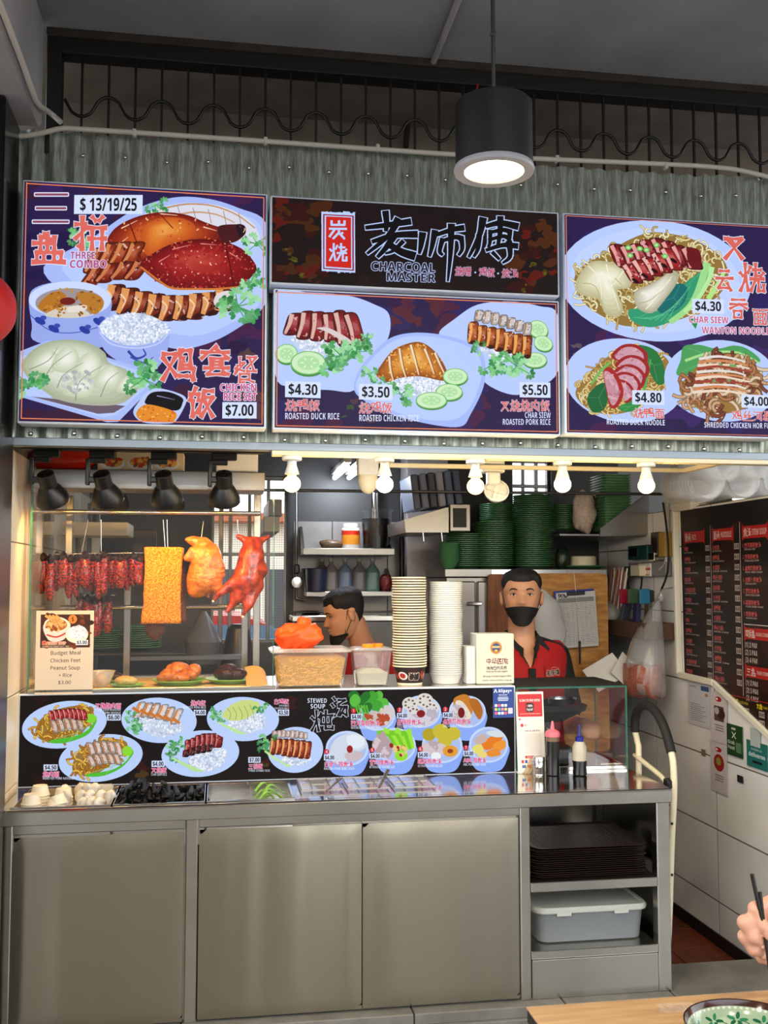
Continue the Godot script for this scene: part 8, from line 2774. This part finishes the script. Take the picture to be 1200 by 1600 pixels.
	for k in 3:
		var a := onwall([972,994,1012][k],982,0.12)
		var b := onwall([984,996,1014][k],926,0.10)
		o = thing("card_terminal", ["grey card terminal with a pink front", "blue card terminal with a green front", "olive card terminal with a cyan front"][k] + " leaning on the wall", "card terminal", a)
		var dv := b - a
		part(o, "handset", leftover_bar(Vector3.ZERO, dv * 0.78,0.055,0.02,0.004), mat("handset_%d" % k, [Color(0.26,0.28,0.34), Color(0.15,0.16,0.34), Color(0.24,0.23,0.14)][k],0.4))
		part(o, "head", leftover_bar(dv * 0.72, dv * 1.05,0.07,0.03,0.006), M.black_plastic)
		part(o, "front", MB.new().box(dv * 0.9 + V3(-0.035,0.0,0.03), V3(0.05,0.07,0.02), 0.004), mat("front_%d" % k, [Color(0.60,0.06,0.18), Color(0.22,0.34,0.22), Color(0.08,0.40,0.52)][k],0.4))
	var sw := MB.new().tube([Vector3.ZERO, V3(0,0.19,0)],0.004,6).done()
	mat("straw_red", Color(0.72,0.36,0.30), 0.5)
	var s0: Node3D = null
	for k in 22:
		var at := onwall(950 + (k % 8) * 3,948,0.10 + 0.012 * (k / 8)) + V3(0,0.012 * sin(k * 1.7), 0)
		if s0 == null: s0 = single("drinking_straw", sw, M.straw_red, "red striped paper straw in the bundle on the wall", "straw", at, "paper straws in the bundle")
		else: copy(s0, at)
		if k % 2: (get_child(get_child_count() - 1) as MeshInstance3D).material_override = M.paper
		(get_child(get_child_count() - 1) as Node3D).rotation = V3(0.03 * (k % 3), 0,-0.12 - 0.02 * (k % 4))
	single("napkin_pack", MB.new().blob(Vector3.ZERO, V3(0.06,0.065,0.07), noise3(0.01,23), 0.2,16,10), M.bag_white, "white plastic pack of napkins under the straws", "napkin pack", onwall(952,958,0.12))
	single("paper_wrapper", MB.new().box(V3(-0.05,0,0), V3(0.17,0.13,0.004), 0.001, Basis(Vector3.BACK, 0.5) * Basis(Vector3.RIGHT, -0.6)).box(V3(0.06,-0.01,0.02), V3(0.17,0.14,0.004), 0.001, Basis(Vector3.BACK, -0.75) * Basis(Vector3.RIGHT, -0.5)), M.paper, "folded white wrapping paper above the till cover", "paper", onwall(962,1050,0.25))
	# clear bag of pink meat
	var top := onwall(1033,938,0.07)
	o = thing("meat_bag", "clear plastic bag of pink minced meat hanging on the wall", "bag", top)
	var pr := [[0.0,0.006],[0.05,0.028],[0.12,0.05],[0.2,0.072],[0.3,0.088],[0.38,0.092],[0.425,0.084],[0.44,0.05]]
	for lay in 2:
		var rows := []
		for e in pr:
			if lay == 1 and e[0] < 0.29: continue
			var row := []
			for k in 28:
				var an := TAU * k / 28
				var f: float = 1.0 + 0.10 * sin(k * 3.7 + e[0] * 6) * (1.0 - e[0]) - 0.06 * lay
				row.append(V3(cos(an) * e[1] * 0.95 * f - e[1] * 0.85 - 0.01 * lay, -e[0] - 0.012 * lay * sin(k), -sin(an) * e[1] * 1.3 * f - 0.02))
			rows.append(row)
		rows.reverse()
		part(o, ["film", "mince"][lay], MB.new().skin(rows, true, true), M.film if lay == 0 else mottled("mince", Color(0.52,0.26,0.20), Color(0.76,0.50,0.42), 0.03,4.0,0.4,0.0,86,0.1))
	part(o, "knot", MB.new().blob(V3(0,0.012,0), V3(0.012,0.02,0.02), noise3(0.05,3), 0.5,8,6), M.film)
	part(o, "hook", MB.new().tube([V3(0.07,0.06,0), V3(0.0,0.05,0), V3(-0.003,0.02,0)],0.003,6), M.bright_steel)

class WallBox:
	var host
	var o: Node3D
	func add(called: String, u0: float, v0: float, u1: float, v1: float, off: float, m: Material) -> void:
		var a: Vector3 = host.onwall(u0, v1, off)
		var b: Vector3 = host.onwall(u1, v0, off)
		host.part(o, called, MB.new().span(a - o.position, Vector3(2.093, b.y, b.z) - o.position, 0.003), m)
func func_b(o: Node3D) -> WallBox:
	var w := WallBox.new()
	w.host = self
	w.o = o
	return w

# ---------- people. A head is a closed skin of rings; a = 0 faces forward (+z), y is measured from the eyes
const HEAD := [[-0.122,0.010,0.062,-0.01],[-0.118,0.026,0.078,0.005],[-0.105,0.042,0.089,-0.015],[-0.085,0.053,0.093,-0.04],[-0.06,0.062,0.094,-0.062],[-0.03,0.069,0.094,-0.077],[0.0,0.0725,0.090,-0.087],[0.025,0.075,0.093,-0.092],[0.05,0.0745,0.089,-0.092],[0.075,0.064,0.070,-0.08],[0.091,0.042,0.040,-0.055],[0.098,0.012,0.006,-0.022]]
func bump(x: float, y: float, cx: float, cy: float, sx: float, sy: float) -> float:
	return exp(-pow((x - cx) / sx, 2) - pow((y - cy) / sy, 2))
func head_pt(a: float, y: float, grow := 0.0) -> Vector3:
	var i := 0
	while i < HEAD.size() - 2 and HEAD[i + 1][0] < y: i += 1
	var t := clampf((y - HEAD[i][0]) / (HEAD[i + 1][0] - HEAD[i][0]), 0.0,1.0)
	var r := []
	for k in [1,2,3]:
		var q := [HEAD[maxi(i - 1,0)][k], HEAD[i][k], HEAD[i + 1][k], HEAD[mini(i + 2, HEAD.size() - 1)][k]]
		r.append(cubic_interpolate(q[1], q[2], q[0], q[3], t))
	var s := sin(a)
	var c := cos(a)
	var x: float = r[0] * signf(s) * pow(absf(s), 0.86)
	var z: float = (r[1] if c > 0 else -r[2]) * signf(c) * pow(absf(c), 0.82)
	if c > 0:
		var ax := absf(x)
		var nose := clampf((0.012 - y) / 0.045,0.0,1.0) if y > -0.036 else clampf((y + 0.05) / 0.014,0.0,1.0)
		z += 0.023 * nose * exp(-pow(x / 0.0115,2))
		z += 0.008 * bump(ax, y, 0.014,-0.037,0.007,0.008) - 0.010 * bump(ax, y, 0.032,-0.001,0.017,0.010) + 0.005 * bump(ax, y, 0.03,0.021,0.022,0.008)
		z += 0.006 * bump(x, y, 0.0,-0.063,0.022,0.006) + 0.006 * bump(x, y, 0.0,-0.075,0.019,0.006) - 0.004 * bump(x, y, 0.0,-0.069,0.024,0.0022) - 0.003 * bump(x, y, 0.0,-0.089,0.02,0.008) + 0.003 * bump(ax, y, 0.045,-0.035,0.02,0.02)
	return V3(x, y, z) * (1.0 + grow / 0.09)
func make_head(person: Node3D, body: MB, xf: Transform3D, mask_low: float, mask_high: float, chin_mask: bool) -> void:
	var rows := []
	for j in 61:
		var y := lerpf(-0.121,0.0975, j / 60.0)
		var row := []
		for k in 56: row.append(xf * head_pt(TAU * k / 56, y))
		rows.append(row)
	body.skin(rows, true, true)
	for s: float in [-1.0,1.0]:
		body.blob(xf * V3(0.077 * s, -0.012,-0.012), V3(0.011,0.031,0.018), null, 0.0,12,10, xf.basis * Basis(Vector3.UP, 0.35 * s))
		body.blob(xf * V3(0.082 * s, 0.008,-0.016), V3(0.008,0.014,0.017), null, 0.0,10,8, xf.basis)
		part(person, "eye", MB.new().blob(xf * V3(0.032 * s, -0.001,0.0745), V3(0.0125,0.0048,0.0075), null, 0.0,12,8, xf.basis), M.eye_white)
		part(person, "iris", MB.new().blob(xf * V3(0.032 * s, -0.0006,0.0795), V3(0.0052,0.0046,0.003), null, 0.0,10,6, xf.basis), M.black_gloss)
		part(person, "eyelid", MB.new().tube([xf * V3(0.018 * s, -0.001,0.0795), xf * V3(0.026 * s, 0.0042,0.0825), xf * V3(0.036 * s, 0.0042,0.081), xf * V3(0.046 * s, 0.0,0.073)],0.0014,6), M.hair)
		part(person, "eyebrow", MB.new().tube([xf * head_pt(0.18 * s, 0.0185), xf * head_pt(0.33 * s, 0.0235), xf * head_pt(0.5 * s, 0.0235), xf * head_pt(0.64 * s, 0.017)],[0.0028,0.0036,0.0032,0.0016],6), M.hair)
	# hair: from the hairline up
	rows = []
	var nz := noise3(0.05,31,2)
	for j in 15:
		var t := j / 14.0
		var row := []
		for k in 64:
			var a := TAU * k / 64
			var f := absf(wrapf(a, -PI, PI))
			var line := 0.054 + 0.005 * smoothstep(0.35,0.6, f) - 0.028 * smoothstep(0.7,1.15, f) - 0.012 * smoothstep(1.3,1.5, f) - 0.075 * smoothstep(1.7,2.3, f)
			var y := lerpf(line, 0.0978, pow(t, 0.8))
			var g := 0.001 + 0.010 * smoothstep(0.0,0.35, t) * (0.55 + 0.45 * smoothstep(-0.02,0.08, y)) + 0.004 * nz.get_noise_3d(a * 330, y * 900,0) * smoothstep(0.0,0.3, t)
			row.append(xf * (head_pt(a, y, g) + V3(0,0.008 * smoothstep(0.04,0.1, y), 0.004 * smoothstep(0.5,0.0, f))))
		rows.append(row)
	part(person, "hair", MB.new().skin(rows, true, true), M.hair)
	# face mask
	rows = []
	for j in 9:
		var row := []
		for k in 25:
			var a := lerpf(-1.4,1.4, k / 24.0)
			var e := absf(a) / 1.4
			var y := lerpf(mask_low + 0.055 * e * e, mask_high - 0.006 * e, j / 8.0)
			var pt := head_pt(a, maxf(y, -0.1), 0.006 + 0.006 * sin(PI * j / 8.0) * (1 - e))
			pt.y = y
			pt.z += (0.012 if y > -0.05 else 0.004) * (1 - e * e)
			row.append(xf * pt)
		rows.append(row)
	var fm := part(person, "face_mask", MB.new().skin(rows, false, false), M.mask_black)
	for s: float in [-1.0,1.0]:
		part(fm, "mask_loop", MB.new().tube([xf * (head_pt(1.22 * s, mask_high - 0.01,0.005)), xf * V3(0.079 * s, 0.012,0.004), xf * V3(0.083 * s, 0.018,-0.012), xf * V3(0.08 * s, -0.03,-0.006), xf * (head_pt(1.2 * s, maxf(mask_low + 0.05,-0.1), 0.005))],0.0014,5), M.mask_black)

func front(bones: Array, x: float, y: float) -> float:
	var z := 0.3
	while z > 0.0:
		for b in bones:
			var ab: Vector3 = b[1] - b[0]
			var p := V3(x, y, z)
			var t := clampf((p - b[0]).dot(ab) / ab.length_squared(), 0,1)
			if (p - b[0] - ab * t).length() < lerpf(b[2], b[3], t) + 0.014: return z
		z -= 0.002
	return z
func grow_bones(bones: Array, by: float) -> Array:
	var o := []
	for b in bones: o.append([b[0], b[1], b[2] + by, b[3] + by])
	return o

func make_cook(label: String, at: Vector3, face: Basis, eye: Vector3, lean: Vector3, mask_low: float, mask_high: float, logo: bool) -> void:
	var o := thing("person", label, "person", at)
	var body := MB.new()
	var hip := V3(0,0.86,0)
	var chest := V3(0, eye.y - 0.36,0.01) + lean * 0.6
	var nb := V3(0, eye.y - 0.185,-0.005) + lean
	var torso := [[hip, chest, 0.125,0.125],[hip + V3(-0.06,0,0), chest + V3(-0.075,0.04,0), 0.10,0.095],[hip + V3(0.06,0,0), chest + V3(0.075,0.04,0), 0.10,0.095],[chest, nb + V3(0,-0.04,-0.01), 0.11,0.055],[nb + V3(-0.13,-0.065,-0.01), nb + V3(0.13,-0.065,-0.01), 0.058,0.058]]
	var arms := []
	var cuff := []
	for s: float in [-1.0,1.0]:
		var sh := nb + V3(0.155 * s, -0.075,-0.01)
		var el := sh + V3(0.045 * s, -0.28,0.05)
		var wr := el + V3(-0.02 * s, 0.02,0.2)
		arms.append([sh, el, 0.05,0.04])
		arms.append([el, wr, 0.038,0.027])
		cuff.append([sh, sh.lerp(el, 0.75), 0.062,0.064])
		# hand: palm and five curled fingers
		var fw := (wr - el).normalized()
		arms.append([wr, wr + fw * 0.06,0.026,0.032])
		for k in 5:
			var side := V3(s * (k - 1.5) * 0.019,0,0) if k < 4 else V3(-s * 0.035,0.0,0)
			var kn := wr + fw * (0.085 if k < 4 else 0.03) + side
			arms.append([kn, kn + fw * [0.03,0.035,0.033,0.026,0.03][k] + V3(0,-0.012,0), 0.0105,0.0095])
			arms.append([kn + fw * 0.033 + V3(0,-0.012,0), kn + fw * 0.045 + V3(0,-0.036,0), 0.0095,0.008])
	var legs := []
	for s: float in [-1.0,1.0]:
		legs.append([hip + V3(0.085 * s, -0.02,0), V3(0.095 * s, 0.47,0.01), 0.085,0.058])
		legs.append([V3(0.095 * s, 0.47,0.01), V3(0.1 * s, 0.09,-0.01), 0.055,0.04])
		legs.append([V3(0.1 * s, 0.04,-0.02), V3(0.105 * s, 0.035,0.14), 0.04,0.032])
	var hp := Transform3D(face, eye + lean * 1.25)
	var neck := [[nb + V3(0,-0.05,-0.01), hp * V3(0,-0.06,-0.03), 0.06,0.055]]
	flesh(body, torso + neck + arms + legs, 0.016,0.03)
	make_head(o, body, hp, mask_low, mask_high, false)
	part(o, "body", body, M.skin)
	var sm := MB.new()
	flesh(sm, grow_bones(torso, 0.014), 0.014,0.05,[Plane(Vector3.UP, nb.y - 0.005), Plane(Vector3.DOWN, -0.8), [Plane(V3(0.86,0.5,0), nb + V3(0,-0.115,0)), Plane(V3(-0.86,0.5,0), nb + V3(0,-0.115,0)), Plane(Vector3.BACK, 0.0)]])
	var shirt := part(o, "shirt", sm, M.shirt_red)
	for c in cuff:
		sm = MB.new()
		flesh(sm, [c],0.014,0.03)
		part(o, "sleeve", sm, M.shirt_black if logo else M.shirt_red)
	sm = MB.new()
	flesh(sm, grow_bones(legs.slice(0,2) + legs.slice(3,5), 0.014), 0.018,0.04)
	part(o, "trousers", sm, M.shirt_black)
	# collar, placket, shoulder stripes
	var rows := []
	for j in 4:
		var row := []
		for k in 25:
			var a := lerpf(0.32, TAU - 0.32, k / 24.0)
			var drop := 0.075 * pow(maxf(0.0, cos(a)), 2.0)
			var r: float = [0.064,0.067,0.072,0.083][j]
			row.append(nb + V3(sin(a) * r, [0.03,0.036,0.016,-0.006][j] - drop, cos(a) * (r + 0.012 + 0.5 * drop) - 0.008))
		rows.append(row)
	part(shirt, "collar", MB.new().skin(rows, false, false), M.shirt_black if logo else M.shirt_red)
	if logo:
		for s: float in [-1.0,1.0]:
			var q := [nb + V3(0.058 * s, 0.03,0.03), nb + V3(0.098 * s, -0.035,0.075), nb + V3(0.062 * s, -0.1,0.118), nb + V3(0.006 * s, -0.105,0.128)]
			var fl := MB.new()
			for k in 2: fl.quad(q[0] + V3(0,0,0.004 * k), q[3] + V3(0,0,0.004 * k), q[2] + V3(0,0,0.004 * k), q[1] + V3(0,0,0.004 * k))
			part(shirt, "collar_flap", fl, M.shirt_black)
		part(shirt, "placket", MB.new().box(V3(chest.x - 0.004, chest.y + 0.0, front(torso, chest.x, chest.y + 0.0) + 0.012), V3(0.03,0.13,0.008), 0.002, Basis(Vector3.RIGHT, -0.1)), M.shirt_black)
		for s: float in [-1.0,1.0]: part(shirt, "shoulder_stripe", MB.new().tube([nb + V3(0.06 * s, 0.012,0.03), nb + V3(0.11 * s, -0.004,0.035), nb + V3(0.16 * s, -0.022,0.035), nb + V3(0.195 * s, -0.06,0.035)],0.012,8, true, 0.5), M.shirt_black)
		var p := Paper.new(self, 200,120, V2(0,0), V2(100,0), V2(100,60), V2(0,60))
		p.rect(0,0,100,60, Color(0.62,0.03,0.05))
		p.han("老师傅", 4,22,94,52,4, Color(0.06,0.03,0.03), Color(0.80,0.72,0.70), 1.8)
		p.curve([40,16,60,6,96,18],2, Color(0.80,0.6,0.55))
		p.text("CHARCOAL MASTER", 4,54,50,58, Color(0.8,0.7,0.68))
		var q := MB.new()
		var c := V3(chest.x + 0.09, chest.y + 0.05, front(torso, chest.x + 0.09, chest.y + 0.05) + 0.02)
		var bs := Basis(Vector3.UP, 0.35) * Basis(Vector3.RIGHT, -0.12)
		q.quad(c + bs * V3(-0.038,-0.022,0), c + bs * V3(0.038,-0.022,0), c + bs * V3(0.038,0.022,0), c + bs * V3(-0.038,0.022,0))
		part(shirt, "chest_logo", q, printed("logo_print", p.tex(), 0.0,0.8))

func build_people() -> void:
	var sk := mat("skin", Color(0.78,0.57,0.44), 0.5)
	sk.subsurf_scatter_enabled = true
	sk.subsurf_scatter_strength = 0.12
	mat("hair", Color(0.06,0.052,0.05), 0.75)
	mat("eye_white", Color(0.75,0.72,0.68), 0.3)
	mat("mask_black", Color(0.02,0.02,0.022), 0.8)
	mat("shirt_red", Color(0.62,0.03,0.05), 0.8)
	mat("shirt_black", Color(0.025,0.025,0.028), 0.8)
	var e := pz(815,931,-0.98)
	make_cook("cook in red and black polo and black mask standing behind the till", V3(e.x, 0,-0.98), (Basis(Vector3.UP, -0.28) * Basis(Vector3.RIGHT, -0.08)).scaled(V3(1.06,1.0,1.04)), V3(0, e.y, 0.0), Vector3.ZERO, -0.135,-0.05, true)
	e = pz(537,957,-1.55)
	make_cook("cook in red shirt looking down in profile beside the noodle box", V3(e.x + 0.15,0,-1.6), Basis(Vector3.UP, -1.45) * Basis(Vector3.RIGHT, 0.28), V3(-0.12, e.y, 0.05), V3(-0.02,0,0.0), -0.155,-0.085, false)

# ---------- the diner's table in front
func build_table() -> void:
	var y := 0.74
	var a := py(822,1573, y)
	var t := thing("dining_table", "light oak topped dining table with black edge in the hall", "table", V3(a.x, 0, a.z))
	var wd := mottled("oak", Color(0.55,0.42,0.29), Color(0.69,0.55,0.40), 0.01,1.0,0.35,0.0,87)
	wd.uv1_scale = V3(0.8,1.0,9.0)
	part(t, "top", MB.new().span(V3(0, y - 0.004,0), V3(1.2, y, 0.7), 0.001), M.oak)
	part(t, "edge", MB.new().span(V3(0.001, y - 0.03,0.001), V3(1.199, y - 0.0045,0.699), 0.003), M.black_plastic)
	for x in [0.06,1.14]:
		for z in [0.06,0.64]: part(t, "leg", MB.new().span(V3(x - 0.02,0, z - 0.02), V3(x + 0.02, y - 0.03, z + 0.02), 0.003), M.black_metal)
	# patterned bowl
	var bp := Paper.new(self, 1024,300, V2(0,0), V2(600,0), V2(600,170), V2(0,170))
	bp.rect(0,0,600,170, Color(0.52,0.58,0.48))
	smear(bp, Rect2(0,0,600,170), [Color(0.58,0.63,0.53), Color(0.47,0.54,0.45)],40,8,26,200)
	bp.rect(0,0,600,14, Color(0.20,0.10,0.08))
	for k in 60: bp.ell(k * 10 + 5,18,3,3, Color(0.70,0.70,0.64), 0,7)
	var g := RandomNumberGenerator.new()
	g.seed = 12
	for k in 12:
		var x := 25 + k * 50
		var yy := 50 + (k % 3) * 22
		bp.curve([x - 30,60, x - 10,48, x + 10,66, x + 30,58],2.2, Color(0.12,0.24,0.16))
		for j in 5:
			var d := Vector2.from_angle(j * 1.26 + k) * 13
			bp.ell(x + d.x, 46 + d.y * 0.8,9,4,[Color(0.08,0.30,0.20), Color(0.14,0.40,0.26)][j % 2], d.angle(), 8)
		if k % 2 == 0:
			for j in 14: bp.ell(x + 18 + g.randf_range(-11,11), 82 + g.randf_range(-12,16), 5,5,[Color(0.08,0.07,0.20), Color(0.14,0.12,0.32), Color(0.2,0.2,0.42)][j % 3],0,8)
		else:
			for j in 9: bp.ell(x + 10 + g.randf_range(-14,14), 100 + g.randf_range(-10,14), 7,5,[Color(0.30,0.38,0.10), Color(0.45,0.50,0.14)][j % 2],0,8)
	var b := py(1170,1601, y + 0.055)
	var bo := thing("patterned_bowl", "glazed bowl painted with grapes and vine leaves on the table", "bowl", V3(b.x, y, b.z))
	var R := 0.105
	part(bo, "inner_glaze", MB.new().lathe([V2(R, 0.055), V2(R * 0.93,0.042), V2(R * 0.8,0.026), V2(R * 0.6,0.014), V2(R * 0.4,0.009), V2(0,0.007)],40), printed("bowl_paint", bp.tex(), 0.0,0.12))
	part(bo, "outer_glaze", MB.new().lathe([V2(0,0), V2(R * 0.45,0), V2(R * 0.5,0.004), V2(R * 0.85,0.022), V2(R * 1.0,0.045), V2(R * 1.02,0.056), V2(R, 0.0555)],40), mat("glaze_brown", Color(0.14,0.07,0.05), 0.15))
	var nz := noise3(0.06,41,3)
	var rows := []
	for i in 7:
		var row := []
		for k in 15: row.append(V3(-0.035 + k * 0.005 + 0.004 * sin(i), 0.003 + 0.0025 * absf(nz.get_noise_2d(i * 22, k * 19)) * 2,-0.02 + i * 0.0065))
		rows.append(row)
	single("cutlery_wrapper", MB.new().skin(rows, false, false), M.clear_plastic, "empty crumpled clear wrapper lying beside the bowl", "wrapper", py(1057,1578, y))
	# the diner's hand with chopsticks
	mat("pale_skin", Color(0.73,0.54,0.45), 0.5)
	mat("nail_pink", Color(0.84,0.64,0.57), 0.3)
	var z := py(1170,1560, y).z + 0.03
	var H := []
	var base := pz(1245,1430, z)
	var o := thing("person", "diner's bare hand and forearm holding dark chopsticks over the bowl", "person", base)
	for f in [[1232,1398,0.0,1180,1420,0.03,1191,1446,0.038,1206,1470,0.03,0.0125],[1236,1412,0.01,1163,1441,0.03,1177,1464,0.036,1195,1477,0.03,0.0122],[1238,1432,0.0,1163,1463,0.02,1177,1483,0.026,1196,1492,0.02,0.0115],[1240,1452,-0.012,1180,1480,0.004,1190,1496,0.008,1204,1503,0.004,0.0105],[1240,1420,0.035,1222,1440,0.055,1210,1455,0.055,1203,1462,0.05,0.013]]:
		var q := []
		for k in 4: q.append(pz(f[k * 3], f[k * 3 + 1], z + f[k * 3 + 2]) - base)
		var r: float = f[12]
		H.append([q[0], q[1], r * 1.15, r])
		H.append([q[1], q[2], r, r * 0.92])
		H.append([q[2], q[3], r * 0.92, r * 0.78])
		if f[0] < 1240: part(o, "nail", MB.new().blob(q[3].lerp(q[2],0.15) + V3(-0.002,0.0, r * 0.72), V3(0.006,0.0075,0.0025), null, 0.0,10,6, Basis(Vector3.BACK, -0.9)), M.nail_pink)
	var wr := pz(1300,1455, z) - base
	H.append([pz(1238,1410, z) - base, wr, 0.024,0.026])
	H.append([pz(1240,1440, z) - base, wr, 0.024,0.026])
	H.append([wr, wr + V3(0.24,-0.07,0.08), 0.027,0.042])
	var mb := MB.new()
	flesh(mb, H, 0.0038,0.007)
	part(o, "hand", mb, M.pale_skin)
	for c in [[1175,1366,1216,1560, "first dark metal chopstick held in the diner's hand"],[1187,1394,1206,1545, "second dark metal chopstick held in the diner's hand"]]:
		single("chopstick", MB.new().tube([pz(c[0], c[1], z + 0.04), pz(c[2], c[3], z + 0.05)],[0.0042,0.0028],8), M.black_metal, c[4], "chopstick")
